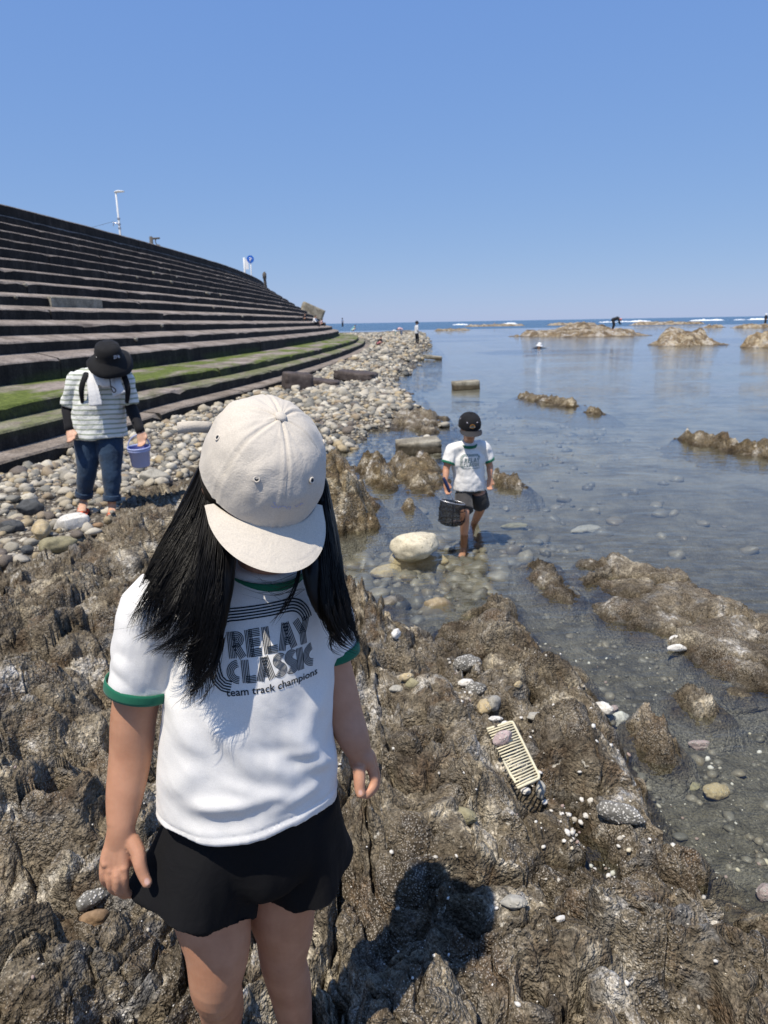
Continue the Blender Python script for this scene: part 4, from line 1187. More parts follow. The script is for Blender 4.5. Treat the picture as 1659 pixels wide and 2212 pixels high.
        me = union('trousers' if leg > 1 else 'shorts', bm, voxel, 2)
        V = get_co(me); N = get_no(me)
        V = V + N * (np.abs(perlin(V * np.array([14, 14, 10]) / S, 15)) * 0.008 * S)[:, None]; set_co(me, V)
        link('trousers' if leg > 1 else 'shorts', me, MAT[bottom], root)
    # hair
    S = S * hs
    bm = bmesh.new()
    ball(bm, j['head'] + q @ V3(0, -0.016, 0.020) * S, (0.085 * S, 0.098 * S, 0.108 * S), q)
    if hair_long: tube(bm, [j['head'] + q @ V3(0, -0.06, 0.0) * S, j['head'] + q @ V3(0, -0.085, -0.1) * S, j['head'] + q @ V3(0, -0.09, -0.1 - hair_long) * S], [0.07 * S, 0.06 * S, 0.02 * S], side=side)
    me = union('hair', bm, voxel, 1)
    V = get_co(me); f_ = (V - np.array(j['head'])) @ np.array(q)     # local
    V = V + get_no(me) * (fbm(V * 40 / S, 2, 3) * 0.004 * S)[:, None]
    front = (f_[:, 1] > 0.035 * S) & (f_[:, 2] < 0.05 * S)
    V[front] = V[front] - np.outer(np.full(front.sum(), 0.05 * S), np.array(face)); set_co(me, V)
    link('hair', me, MAT[hair], root)
    if hat == 'sun':
        bm = bmesh.new(); n = 28
        prof = [(0.0, 0.135), (0.05, 0.132), (0.085, 0.118), (0.098, 0.06), (0.105, 0.03), (0.135, 0.012), (0.165, -0.012), (0.163, -0.016), (0.13, 0.004), (0.10, 0.02)]
        rings = [[bm.verts.new(j['head'] + q @ (V3(r * math.cos(2 * math.pi * a / n), r * 1.05 * math.sin(2 * math.pi * a / n), z + (0.012 * math.sin(4 * math.pi * a / n) if r > 0.12 else 0)) * S)) for a in range(n)] for r, z in prof[1:]]
        for A, B in zip(rings[:-1], rings[1:]):
            for a in range(n): bm.faces.new((A[a], A[(a + 1) % n], B[(a + 1) % n], B[a]))
        bm.faces.new(rings[0])
        link('hat', bm_mesh('hat', bm), MAT[hat_mat or 'black_cap'], root)
    elif hat == 'cap':
        bm = bmesh.new()
        ball(bm, j['head'] + q @ V3(0, -0.005, 0.045) * S, (0.093 * S, 0.105 * S, 0.080 * S), q)
        bmesh.ops.bisect_plane(bm, geom=bm.verts[:] + bm.edges[:] + bm.faces[:], plane_co=j['head'] + q @ V3(0, 0, 0.03) * S, plane_no=q @ V3(0, 0, -1), clear_outer=True)
        tube(bm, [j['head'] + q @ V3(0, 0.08, 0.034) * S, j['head'] + q @ V3(0, 0.13, 0.026) * S, j['head'] + q @ V3(0, 0.165, 0.012) * S], [(0.078 * S, 0.005 * S), (0.075 * S, 0.005 * S), (0.045 * S, 0.004 * S)], side=side)
        link('cap', bm_mesh('cap', bm), MAT[hat_mat or 'black_cap'], root)
    S = S0
    if shoe:
        for s_ in 'LR':
            an, to = j['an' + s_], j['to' + s_]; fd = (to - an); fd.z *= 0.5
            heel = an - fd.normalized() * 0.04 * S - V3(0, 0, 0.035) * S
            bm = bmesh.new(); tube(bm, [heel, lerp(heel, to, 0.5) + V3(0, 0, 0.014) * S, to + fd.normalized() * 0.02 * S], [(0.037 * S, 0.042 * S), (0.046 * S, 0.038 * S), (0.046 * S, 0.024 * S)], side=side)
            link('shoe', bm_mesh('shoe', bm), MAT[shoe], root)
    return root
# ------------------------------------------------------------------ the girl in front
GIRL = empty('person', (-0.22, 1.05, 0.12))
tag(GIRL, 'girl with long black hair, pale cap, white tee and black shorts walking head down', 'person', 'people along the shore')
YAW = math.radians(20)
GU = V3(math.cos(YAW), math.sin(YAW), 0); GN = V3(math.sin(YAW), -math.cos(YAW), 0)     # her width axis and facing
skin = bmesh.new()
# trunk, neck and bowed head
tube(skin, [V3(-.215, 1.035, .745), V3(-.215, 1.03, .80), V3(-.205, 1.03, .95), V3(-.200, 1.04, 1.09), V3(-.195, 1.05, 1.17), V3(-.188, 1.045, 1.215), V3(-.183, 1.03, 1.27)],
     [(.095, .065), (.112, .080), (.10, .075), (.11, .075), (.075, .05), (.042, .042), (.042, .042)], side=GU, n=20)
CAPM = Matrix.Translation((-0.175, 0.994, 1.373)) @ Matrix.Rotation(3.511, 4, 'Z') @ Matrix.Rotation(-0.6336, 4, 'X') @ Matrix.Rotation(-0.1654, 4, 'Y')
cq = CAPM.to_3x3()
def capw(x, y, z): return CAPM @ Vector((x, y, z))
ball(skin, capw(0, -.008, .005), (.076, .088, .088), cq)
ball(skin, capw(0, .02, -.07), (.050, .052, .058), cq)                 # jaw
ball(skin, capw(0, .088, -.045), (.010, .014, .016), cq, 2)            # nose
ball(skin, capw(0, .070, -.082), (.018, .008, .008), cq, 2)            # mouth
for s_ in (-1, 1): ball(skin, capw(.068 * s_, -.008, -.028), (.009, .016, .024), cq, 2)
# her right arm (left in the picture)
nails = []
aR = [at(350, 1300, 1.0), at(312, 1430, .985), at(290, 1540, .98), at(283, 1625, .975), at(270, 1715, .955), at(262, 1782, .933)]
tube(skin, aR, [.036, .036, .0345, .0325, .0285, (.0215, .0185)], side=GU, n=32)
HR = lambda x, y, Y: at(216 + .1709 * x, 1620 + .1709 * y, Y - .040)
wR = at(262, 1782, .933)
tube(skin, [lerp(aR[-2], wR, .5), wR, HR(262, 1180, .968), HR(250, 1330, .966), HR(225, 1430, .962)], [(.0240, .0205), (.0205, .0178), (.0245, .0150), (.0285, .0115), (.0250, .0075)], side=(1, .15, 0), n=28, k=3, cap=.3)
for kx_, ky_ in ((312, 1490), (220, 1535), (135, 1515), (62, 1440)):
    tube(skin, [HR(250 + (kx_ - 200) * .35, 1120, .968), HR(210 + (kx_ - 200) * .75, 1330, .962), HR(kx_, ky_, .955)], [.0125, .0115, .0088], n=16, k=3)
finger(skin, [HR(318, 1430, .957), HR(312, 1600, .950), HR(318, 1760, .955), HR(385, 1830, .970), HR(460, 1795, .985)], .0073, .0060)
finger(skin, [HR(222, 1480, .954), HR(212, 1650, .945), HR(238, 1790, .950), HR(320, 1845, .972)], .0072, .0058)
finger(skin, [HR(132, 1470, .956), HR(118, 1625, .948), HR(140, 1760, .951), HR(225, 1810, .975)], .0060, .0050)
finger(skin, [HR(55, 1400, .960), HR(38, 1540, .953), HR(55, 1660, .955), HR(130, 1720, .975)], .0068, .0056)
finger(skin, [HR(390, 1130, .968), HR(480, 1290, .958), HR(505, 1440, .950), HR(550, 1580, .945), HR(608, 1700, .940)], .0128, .0080)
ball(skin, HR(485, 1370, .957), .0108)
for kx_, ky_, r_k in ((305, 1490, .0080), (215, 1530, .0082), (130, 1512, .0076), (64, 1440, .0064)): ball(skin, HR(kx_, ky_, .953), r_k)
nails.append((HR(606, 1672, .932), V3(0, -1, .35), .0085))
# her left arm (right in the picture)
aL = [at(690, 1300, 1.07), at(705, 1400, 1.08), at(722, 1480, 1.075), at(742, 1545, 1.06), at(762, 1590, 1.035), at(775, 1618, 1.02)]
aL = [at(690, 1290, 1.085), at(704, 1400, 1.09), at(728, 1490, 1.08), at(744, 1545, 1.07), at(762, 1590, 1.055), at(776, 1625, 1.045)]
tube(skin, aL, [.036, .036, .0345, .0315, .0275, (.0215, .0185)], side=GU, n=32)
HL = lambda x, y, Y: at(675 + .1587 * x, 1404 + .1587 * y, Y)
tube(skin, [lerp(aL[-2], aL[-1], .5), aL[-1], HL(672, 1470, 1.047), HL(715, 1570, 1.047)], [(.0240, .0205), (.0205, .0178), (.0235, .0150), (.0225, .0095)], side=(1, .1, 0), n=28, k=3, cap=.3)
for q_ in ((790, 1590, 1.040), (835, 1610, 1.053), (838, 1605, 1.068), (825, 1600, 1.083)):
    tube(skin, [HL(660, 1400, 1.046 + (q_[2] - 1.05) * .4), HL((660 + q_[0]) / 2 + 15, 1500, 1.046 + (q_[2] - 1.05) * .8), HL(*q_)], [.0130, .0120, .0090], n=16, k=3)
finger(skin, [HL(630, 1590, 1.03), HL(640, 1760, 1.02), HL(640, 1880, 1.015), HL(665, 1985, 1.01)], .0115, .0080)
finger(skin, [HL(790, 1580, 1.038), HL(830, 1700, 1.036), HL(840, 1820, 1.030), HL(775, 1920, 1.022), HL(705, 1990, 1.016)], .0090, .0068)
finger(skin, [HL(835, 1600, 1.052), HL(868, 1720, 1.054), HL(862, 1840, 1.048), HL(800, 1930, 1.040), HL(740, 1980, 1.034)], .0086, .0066)
finger(skin, [HL(840, 1600, 1.068), HL(862, 1720, 1.072), HL(845, 1840, 1.066), HL(790, 1900, 1.058)], .0080, .0064)
finger(skin, [HL(825, 1600, 1.084), HL(835, 1700, 1.088), HL(808, 1790, 1.082)], .0072, .0058)
nails.append((HL(655, 1955, 1.000), V3(-.2, -1, .25), .0082))
# legs
K1 = at(466, 2125, .985); K2 = at(612, 2070, 1.08)
A1 = at(482, 2250, 1.12); A2 = V3(-.190, 1.10, .165)
tube(skin, [V3(-.285, 1.02, .76), at(455, 1930, 1.0), at(470, 2040, .985), K1, lerp(K1, A1, .25) + V3(0, .012, 0), lerp(K1, A1, .55) + V3(0, .016, 0), lerp(K1, A1, .85), A1],
     [(.068, .07), (.068, .068), (.056, .058), (.044, .047), (.042, .048), (.041, .046), (.031, .034), (.028, .03)], side=GU, n=36)
ball(skin, K1 + V3(.006, -.018, .0), (.030, .026, .034))
ball(skin, K1 + V3(.004, -.014, -.035), (.022, .02, .022))
tube(skin, [V3(-.150, 1.06, .76), at(610, 1930, 1.07), at(614, 2010, 1.08), K2, lerp(K2, A2, .3) + V3(0, .012, 0), lerp(K2, A2, .6) + V3(0, .012, 0), A2],
     [(.068, .07), (.064, .066), (.054, .056), (.044, .047), (.042, .048), (.036, .040), (.027, .029)], side=GU, n=36)
ball(skin, K2 + V3(.004, -.020, .0), (.029, .024, .033))
for A, d in ((A1, V3(.30, -.9, -.10)), (A2, V3(.25, -.95, -.06))):
    d = d.normalized()
    tube(skin, [A - d * .03 - V3(0, 0, .035), A + d * .05 - V3(0, 0, .035), A + d * .13 - V3(0, 0, .048)], [(.025, .028), (.030, .024), (.032, .013)], side=GU)
bme = union('body', skin, .0020, 4)
mark_nails(bme, nails)
link('body', bme, MAT['skin'], GIRL)

# tee shirt
bm = bmesh.new()
def ell(c, a_, b_): return c, (a_, b_)
rings_ = [((-.226, 1.000, .832), (.147, .104)), ((-.225, 1.002, .86), (.146, .103)), ((-.221, 1.005, .95), (.138, .097)), ((-.212, 1.012, 1.05), (.130, .090)),
          ((-.205, 1.028, 1.12), (.126, .082)), ((-.198, 1.040, 1.17), (.118, .066)), ((-.192, 1.045, 1.20), (.085, .054)), ((-.188, 1.045, 1.222), (.058, .050))]
tube(bm, [r[0] for r in rings_], [r[1] for r in rings_], side=GU, n=40, k=4, cap=.02)
tube(bm, [V3(-.27, 1.02, 1.165), at(345, 1300, .985), at(318, 1390, .975), at(300, 1487, .968)], [.046, .050, .049, (.0485, .044)], side=(1, .3, 0), n=24, cap=.02)
tube(bm, [V3(-.11, 1.08, 1.165), at(690, 1300, 1.085), at(707, 1360, 1.09), at(716, 1410, 1.09)], [.046, .047, .046, (.046, .043)], side=(1, .3, 0), n=24, cap=.02)
sme = union('shirt', bm, .0034, 4)
V = get_co(sme); N = get_no(sme)
Uc = (V - np.array([-.215, 1.01, 0])) @ np.array(GU)      # across the chest
Z = V[:, 2]; front = sstep(-.25, .35, N @ np.array(GN))
body_m = sstep(.175, .145, np.abs(Uc)) * sstep(1.19, 1.12, Z)
def foldline(u0, z0, u1, z1, w, amp):
    d = np.array([u1 - u0, z1 - z0]); L_ = np.linalg.norm(d); d /= L_
    rel = np.column_stack([Uc - u0, Z - z0]); s = rel @ d; c = rel @ np.array([-d[1], d[0]])
    return amp * np.exp(-(c / w) ** 2) * sstep(-.02, L_ * .25, s) * sstep(L_ * 1.15, L_ * .6, s)
f = np.zeros(len(V))
for args in [(-.115, .90, .02, .895, .010, .010), (-.12, .875, -.02, .868, .012, -.007), (-.05, 1.02, .05, .90, .013, .008), (-.075, 1.03, -.01, .93, .010, .007), (-.03, .99, .08, .925, .011, -.006),
             (.03, 1.0, .12, .88, .012, .007), (.06, .93, .13, .90, .010, .006), (-.10, .96, -.135, .90, .014, .008), (.10, 1.04, .06, .96, .014, .007), (-.06, .93, .06, .878, .009, .006),
             (.00, .875, .10, .89, .010, .006), (-.125, 1.06, -.09, .97, .012, .007), (.125, .97, .09, .86, .012, -.006), (.02, .96, .09, .945, .008, .005)]:
    a_ = list(args); a_[4] *= 1.3; a_[5] *= .80; f += foldline(*a_)
rot = np.column_stack([Uc * .8 + (Z - 1) * .6, -Uc * .6 + (Z - 1) * .8, V[:, 1] * .4])
f += fbm(rot * np.array([22, 9, 9]), 3, 21) * .0022 + fbm(V * 8, 2, 22) * .005
hem = np.exp(-((Z - .853) / .0022) ** 2) * -.0022 + np.exp(-((Z - .846) / .004) ** 2) * .0008
f = f * body_m * (0.35 + .65 * front) + hem * body_m
# sleeve wrinkles
sl = 1 - body_m
f += sl * sstep(1.2, 1.12, Z) * (np.abs(perlin(V * np.array([20, 20, 26]), 25)) * .006 + fbm(V * 12, 2, 26) * .004 - .002)
Vn = V + N * f[:, None]
# a hem that dips and swings a little
low = sstep(.90, .83, Z) * body_m
Vn[:, 2] += low * (.010 * np.sin(Uc * 26) * .5 - .004)
set_co(sme, Vn)
shirt = link('shirt', sme, MAT['white_cloth'], GIRL)
# green cuffs and collar
def ring_band(name, c0, c1, r, side, mat, parent, thick=.0016, n=40):
    bm = bmesh.new()
    ax = (Vector(c1) - Vector(c0)).normalized(); s_ = Vector(side); s_ = (s_ - ax * s_.dot(ax)).normalized(); w_ = ax.cross(s_)
    prof = [(0, 0), (0, thick), (.25, thick * 1.3), (.75, thick * 1.3), (1, thick), (1, 0)]
    rr = [[bm.verts.new(lerp(c0, c1, k) + s_ * (r[0] + e) * math.cos(2 * math.pi * a / n) + w_ * (r[1] + e) * math.sin(2 * math.pi * a / n)) for a in range(n)] for k, e in prof]
    for A, B in zip(rr, rr[1:] + rr[:1]):
        for a in range(n): bm.faces.new((A[a], A[(a + 1) % n], B[(a + 1) % n], B[a]))
    return link(name, bm_mesh(name, bm), MAT[mat], parent)
ring_band('cuff', at(303.5, 1470, .9685), at(299.5, 1492, .968), (.0492, .0447), (1, .3, 0), 'green_cloth', shirt)
ring_band('cuff', at(713, 1393, 1.09), at(717, 1414, 1.09), (.0468, .0438), (1, .3, 0), 'green_cloth', shirt)
ring_band('collar', V3(-.189, 1.045, 1.208), V3(-.186, 1.041, 1.224), (.064, .055), GU, 'green_cloth', shirt)

# printed words and track lines, laid on the cloth
sbvh = BVHTree.FromPolygons([v.co[:] for v in sme.vertices], [p.vertices[:] for p in sme.polygons])
def arc(cx, cy, r, a0, a1, n=12, ry=None):
    ry = ry or r
    return [(cx + r * math.cos(math.radians(a0 + (a1 - a0) * i / n)), cy + ry * math.sin(math.radians(a0 + (a1 - a0) * i / n))) for i in range(n + 1)]
def stripes(path, n, pitch, lw):
    P = np.array(path, float)
    out = []
    seg = np.linalg.norm(np.diff(P, axis=0), axis=1); S = np.concatenate([[0], np.cumsum(seg)])
    k = max(2, int(S[-1] / 9)); s = np.linspace(0, S[-1], k + 1)
    Q = np.column_stack([np.interp(s, S, P[:, 0]), np.interp(s, S, P[:, 1])])
    T = np.gradient(Q, axis=0); T /= np.linalg.norm(T, axis=1)[:, None]; Nn = np.column_stack([-T[:, 1], T[:, 0]])
    for i in range(n):
        o = (i - (n - 1) / 2) * pitch
        out.append((Q + Nn * (o - lw / 2), Q + Nn * (o + lw / 2)))
    return out
def letters():
    """each letter: list of strokes in a 125-high box; returns (advance, strokes)"""
    Lh = 125
    return {
        'R': (84, [[(18, 0), (18, Lh)], [(22, Lh - 18)] + [(40, Lh - 18)] + arc(42, 88, 19, 90, -90, 8) + [(24, 69)], [(34, 66), (66, 0)]]),
        'E': (84, [[(18, 0), (18, Lh)], [(20, Lh - 17), (74, Lh - 17)], [(20, 63), (70, 63)], [(20, 17), (74, 17)]]),
        'L': (76, [[(18, 0), (18, Lh)], [(20, 17), (70, 17)]]),
        'A': (94, [[(14, 0), (46, Lh)], [(80, 0), (48, Lh)], [(32, 40), (64, 40)]]),
        'Y': (80, [[(40, 0), (40, 62)], [(8, Lh), (38, 60)], [(72, Lh), (42, 60)]]),
        'C': (78, [arc(64, 62, 46, 95, 265, 16, 46)]),
        'S': (68, [arc(36, 88, 20, 30, 270, 12, 22) + arc(34, 36, 21, 90, -150, 12, 22)]),
        'I': (38, [[(19, 0), (19, Lh)]])}
LET = letters()
def word(txt, u0, v0, width, height):
    tot = sum(LET[c][0] for c in txt); sx = width / tot; sy = height / 125; u = u0; res = []
    for c in txt:
        adv, strokes = LET[c]
        res.append([[(u + x * sx, v0 + y * sy) for x, y in st] for st in strokes]); u += adv * sx
    return res
track = [(-6, -138), (-40, -128), (-66, -98), (-76, -60), (-78, 20), (-74, 70)] + arc(30, 95, 105, 170, 90, 10) + [(330, 200)] + arc(335, 105, 95, 90, 5, 8)
def text2d(body, size):
    cu = bpy.data.curves.new('t', 'FONT'); cu.body = body; cu.size = size; cu.resolution_u = 2; cu.offset = size * .012
    o = bpy.data.objects.new('t', cu); COL.objects.link(o)
    me = bpy.data.meshes.new_from_object(o.evaluated_get(bpy.context.evaluated_depsgraph_get()))
    bpy.data.objects.remove(o)
    bm = bmesh.new(); bm.from_mesh(me); bmesh.ops.triangulate(bm, faces=bm.faces)
    bmesh.ops.subdivide_edges(bm, edges=[e for e in bm.edges if e.calc_length() > size * .25], cuts=1)
    bmesh.ops.triangulate(bm, faces=bm.faces)
    V = np.array([v.co[:2] for v in bm.verts]); F = [[v.index for v in f.verts] for f in bm.faces]; bm.free()
    return V, F
def lay_print(bvh, O, U, Vv, Nn, scale, items, name, mat, parent, lift=.0010):
    """items: list of (points2d, faces); every point is dropped on the cloth along -Nn"""
    VV = []; FF = []
    for P, F in items:
        pts = []; ok = []
        for u, v in P:
            q = Vector(O) + Vector(U) * (u * scale) + Vector(Vv) * (v * scale) + Vector(Nn) * .4
            hit = bvh.ray_cast(q, -Vector(Nn))
            ok.append(hit[0] is not None)
            pts.append((hit[0] + hit[1] * lift * (1 if hit[1].dot(Vector(Nn)) > 0 else -1)) if hit[0] is not None else q)
        b = len(VV); VV += pts
        FF += [tuple(b + i for i in f) for f in F if all(ok[i] for i in f)]
    me = bpy.data.meshes.new(name); me.from_pydata([tuple(v) for v in VV], [], FF); me.update()
    return link(name, me, MAT[mat], parent)
def strip_items(paths, n, pitch, lw):
    it = []
    for path in paths:
        for A, B in stripes(path, n, pitch, lw):
            k = len(A); it.append((np.concatenate([A, B]), [(i, i + 1, k + i + 1, k + i) for i in range(k - 1)]))
    return it
def relay_print(bvh, O, U, Vv, Nn, scale, parent, mat='ink', n=5):
    lay_print(bvh, O, U, Vv, Nn, scale, strip_items([track], 5, 13.5, 6.8), 'printed_track', mat, parent)
    pit = 8.0 if n == 5 else 14; lw = 4.2 if n == 5 else 17
    for txt, u0, v0, w_, h_ in (('RELAY', -2, 0, 436, 125), ('CLASSIC', -20, -122, 474, 112)):
        for ch_ in word(txt, u0, v0, w_, h_):
            lay_print(bvh, O, U, Vv, Nn, scale, strip_items(ch_, n, pit, lw), 'printed_letter', mat, parent)
    V, F = text2d('team track champions', 54)
    V = V * (492 / max(V[:, 0].max(), 1e-6) * np.array([1, 0]) + np.array([0, 1])) + np.array([-32, -182])
    lay_print(bvh, O, U, Vv, Nn, scale, [(V, F)], 'printed_motto', mat, parent)
PO = at(497, 1425, .93)
relay_print(sbvh, PO, GU, V3(.02, 0, 1).normalized(), GN, .000282, shirt)

# black flared shorts
bm = bmesh.new()
tube(bm, [V3(-.22, 1.02, .87), V3(-.22, 1.02, .80), V3(-.22, 1.02, .735), V3(-.218, 1.025, .705)], [(.122, .088), (.134, .096), (.136, .098), (.128, .090)], side=GU, n=28, cap=.05)
fl = lambda ph: (lambda th, s: 1 + s * .115 * math.sin(4 * th + ph) + s * .03 * math.sin(7 * th + ph * 2))
H1 = at(416, 1950, .955); H2 = at(662, 1884, 1.055)
tube(bm, [V3(-.278, 1.005, .80), lerp(V3(-.278, 1.005, .80), H1, .5), H1], [(.080, .085), (.088, .088), (.099, .090)], side=GU, n=48, k=5, cap=.03, wave=fl(.6))
tube(bm, [V3(-.165, 1.045, .80), lerp(V3(-.165, 1.045, .80), H2, .5), H2], [(.078, .085), (.077, .086), (.079, .088)], side=GU, n=48, k=5, cap=.03, wave=fl(2.2))
ball(bm, V3(-.215, 1.03, .745), (.09, .07, .07))
pme = union('shorts', bm, .0036, 3)
V = get_co(pme); N = get_no(pme); dn_ = sstep(.80, .66, V[:, 2])
ang_ = V @ np.array(GU) * 46
set_co(pme, V + N * ((np.sin(ang_ + 3 * perlin(V * 6, 61)) * .0050 + fbm(V * np.array([26, 26, 9]), 2, 62) * .004) * dn_)[:, None])
link('shorts', pme, MAT['black_cloth'], GIRL)
# dark sandals with pale straps
MAT['sandal'] = simple('dark_sandal', (.02, .02, .028), .6)
MAT['strap'] = simple('pale_strap', (.55, .52, .60), .6)
for A, d in ((A1, V3(.30, -.9, -.10)), (A2, V3(.25, -.95, -.06))):
    d = d.normalized(); w_ = d.cross(V3(0, 0, 1)).normalized()
    bm = bmesh.new()
    tube(bm, [A - d * .045 - V3(0, 0, .052), A + d * .05 - V3(0, 0, .056), A + d * .155 - V3(0, 0, .062)], [(.034, .013), (.038, .013), (.036, .012)], side=w_, n=20)
    tube(bm, [A - d * .040 - V3(0, 0, .03), A - d * .042 - V3(0, 0, .010), A - d * .034 + V3(0, 0, .012)], [(.031, .014), (.030, .012), (.026, .010)], side=w_, n=16)
    sh = link('sandal', union('sandal', bm, .004, 2), MAT['sandal'], GIRL)
    for k in (.045, .08, .11):
        bm = bmesh.new(); c = A + d * k - V3(0, 0, .046)
        tube(bm, [c + w_ * .035, c + w_ * .026 + V3(0, 0, .022), c + V3(0, 0, .032), c - w_ * .026 + V3(0, 0, .022), c - w_ * .035], [(.003, .006)] * 5, side=(0, 0, 1), n=8)
        link('strap', bm_mesh('strap', bm), MAT['strap'], sh)

# cap: a thing she wears, a part of her
CAP = empty('cap', CAPM.translation); CAP.parent = GIRL; CAP.matrix_parent_inverse = GIRL.matrix_world.inverted()
bpy.context.view_layer.update()
CAPS = CAPM
crown, brim = build_cap(CAP, CAPS, .086, .0972, .1103, .067, MAT['cap_cloth'])
# loose strap end sticking out at the back left
bm = bmesh.new()
s0 = at(458, 925, 1.06); s1 = at(384, 930, 1.045)
d = (s1 - s0)
cols = []
for i in range(9):
    k = i / 8; c = s0 + d * k + V3(0, -.006 * math.sin(k * 3.1), .004 * math.sin(k * 2.5))
    cols.append([bm.verts.new(c + V3(0, yy, zz)) for yy, zz in ((-.001, .0095), (-.001, -.0075), (.001, -.0075), (.001, .0095))])
for A, B in zip(cols[:-1], cols[1:]):
    for a in range(4): bm.faces.new((A[a], A[(a + 1) % 4], B[(a + 1) % 4], B[a]))
bm.faces.new(cols[0]); bm.faces.new(list(reversed(cols[-1])))
link('strap', bm_mesh('strap', bm), MAT['cap_cloth'], CAP)
# small script embroidered over the brim
cbv = BVHTree.FromPolygons([CAPS @ v.co for v in crown.data.vertices], [p.vertices[:] for p in crown.data.polygons])
MAT['thread'] = simple('lilac_thread', (.42, .44, .62), .6)
script = [[(0, 8), (-6, 12), (-10, 6), (0, 2), (6, -4), (-4, -8), (-12, -4)], [(8, -6), (10, 3), (14, -5), (17, 3), (20, -5), (24, 3), (27, -5), (30, 2), (33, -5), (36, 3), (39, -5), (42, 3), (45, -5), (46, -14), (41, -12)],
          [(60, -3), (62, 3), (58, -1), (63, -5)], [(66, -5), (68, 3)], [(74, -3), (71, 0), (74, 3), (77, 10), (77, -4)], [(80, -1), (85, 1), (82, 3), (80, -3), (86, -4)]]
cy_ = (cq @ V3(0, 1, 0)).normalized(); cx_ = -(cq @ V3(1, 0, 0)).normalized()
cz_ = (cq @ V3(0, 0, 1)).normalized()
lay_print(cbv, at(595, 1090, .90), cx_, (cz_ * .95).normalized(), cy_, .00046, strip_items(script, 1, 1, 2.4), 'embroidery', 'thread', CAP, lift=.0006)

# hair
def hair_group(guides, n, spread, seed, r=.00065, segs=14, ends=.25, wild=1.0):
    """guides: list of paths (px,py,Y) across the lock; strands are blends of neighbouring guides"""
    G = [catmull(np.array([list(at(*g)) for g in gd]), 8) for gd in guides]
    m_ = 40
    G = np.array([np.column_stack([np.interp(np.linspace(0, 1, m_), np.linspace(0, 1, len(g)), g[:, c]) for c in range(3)]) for g in G])
    rr = np.random.default_rng(seed); VV = []; FF = []; base = 0
    tt = np.linspace(0, 1, segs + 1)
    centres = rr.random(max(3, int(len(G) * 3.2))) * (len(G) - 1)
    cen_ph = rr.uniform(0, 6, 400)
    for i in range(n):
        w = centres[rr.integers(len(centres))] + rr.normal() * .05 if rr.random() < .8 else rr.random() * (len(G) - 1)
        w = float(np.clip(w, 0, len(G) - 1 - 1e-6)); k = int(min(w, len(G) - 2)); w -= k
        path = G[k] * (1 - w) + G[k + 1] * w
        wc = float(np.clip(centres[np.argmin(np.abs(centres - (k + w)))], 0, len(G) - 1 - 1e-6)); kc = int(min(wc, len(G) - 2)); wc -= kc
        cen = G[kc] * (1 - wc) + G[kc + 1] * wc; ct = (np.linspace(0, 1, m_) ** 2.2 * rr.uniform(.4, .95))[:, None]
        path = path * (1 - ct) + cen * ct                 # strands of a lock run together at the tip
        L_ = rr.uniform(1 - ends, 1.03) if rr.random() > .12 else rr.uniform(.45, 1.0)
        p = np.column_stack([np.interp(tt * L_, np.linspace(0, 1, m_), path[:, c]) for c in range(3)])
        off = rr.normal(size=3) * spread * np.array([.7, 1.0, .5]); off[1] = abs(off[1]) * 1.2
        p = p + off * (.75 - .35 * tt[:, None])
        ph = cen_ph[int((k + w) * 9) % 400] + rr.normal() * .5
        p = p + wild * .011 * (tt[:, None] ** 1.8) * np.column_stack([np.sin(tt * 5 + ph), np.cos(tt * 4 + ph * 1.3), np.sin(tt * 3 + ph)])
        T = np.gradient(p, axis=0); T /= np.linalg.norm(T, axis=1)[:, None]
        u = np.cross(T, [0, 1, 0]); u /= np.maximum(np.linalg.norm(u, axis=1), 1e-6)[:, None]; v = np.cross(T, u)
        rad = r * rr.uniform(.6, 1.3) * (1 - tt ** 2.2 * .9)
        for a in range(3):
            th = 2 * math.pi * a / 3
            VV.append(p + (u * math.cos(th) + v * math.sin(th)) * rad[:, None])
        s1_ = segs + 1
        for a in range(3):
            b2 = (a + 1) % 3; q = np.arange(segs)
            FF.append(np.stack([base + a * s1_ + q, base + b2 * s1_ + q, base + b2 * s1_ + q + 1, base + a * s1_ + q + 1], 1))
        base += 3 * s1_
    return np.concatenate(VV), np.concatenate(FF)
left_g = [
    [(452, 985, 1.05), (404, 1085, 1.025), (345, 1195, .985), (308, 1270, .955), (276, 1338, .935)],
    [(456, 1015, 1.03), (418, 1115, .995), (362, 1225, .95), (328, 1305, .925), (300, 1372, .915)],
    [(460, 1045, 1.01), (430, 1150, .965), (392, 1255, .925), (366, 1335, .905), (332, 1398, .90)],
    [(464, 1070, .98), (442, 1180, .94), (425, 1290, .905), (415, 1380, .892), (392, 1455, .885)],
    [(466, 1085, .97), (452, 1200, .92), (440, 1310, .893), (430, 1420, .884), (404, 1515, .875)],
    [(470, 1100, .96), (464, 1220, .91), (458, 1320, .890), (446, 1420, .880), (418, 1498, .872)],
    [(474, 1110, .955), (472, 1230, .91), (470, 1310, .892), (460, 1400, .882), (438, 1478, .876)]]
right_g = [
    [(672, 1190, .965), (674, 1240, .935), (682, 1300, .92), (700, 1350, .92), (718, 1378, .93)],
    [(684, 1165, .985), (686, 1235, .95), (694, 1310, .93), (712, 1360, .93), (732, 1392, .94)],
    [(692, 1120, 1.01), (698, 1210, .97), (705, 1300, .945), (722, 1355, .945), (745, 1395, .955)],
    [(694, 1075, 1.03), (712, 1180, .995), (728, 1280, .97), (742, 1345, .965), (760, 1385, .97)],
    [(694, 1040, 1.05), (718, 1170, 1.025), (738, 1270, 1.0), (752, 1340, .99), (766, 1392, .985)]]
HAIR = empty('hair', capw(0, -.03, 0)); HAIR.parent = GIRL; HAIR.matrix_parent_inverse = GIRL.matrix_world.inverted()
bpy.context.view_layer.update()
bm = bmesh.new()
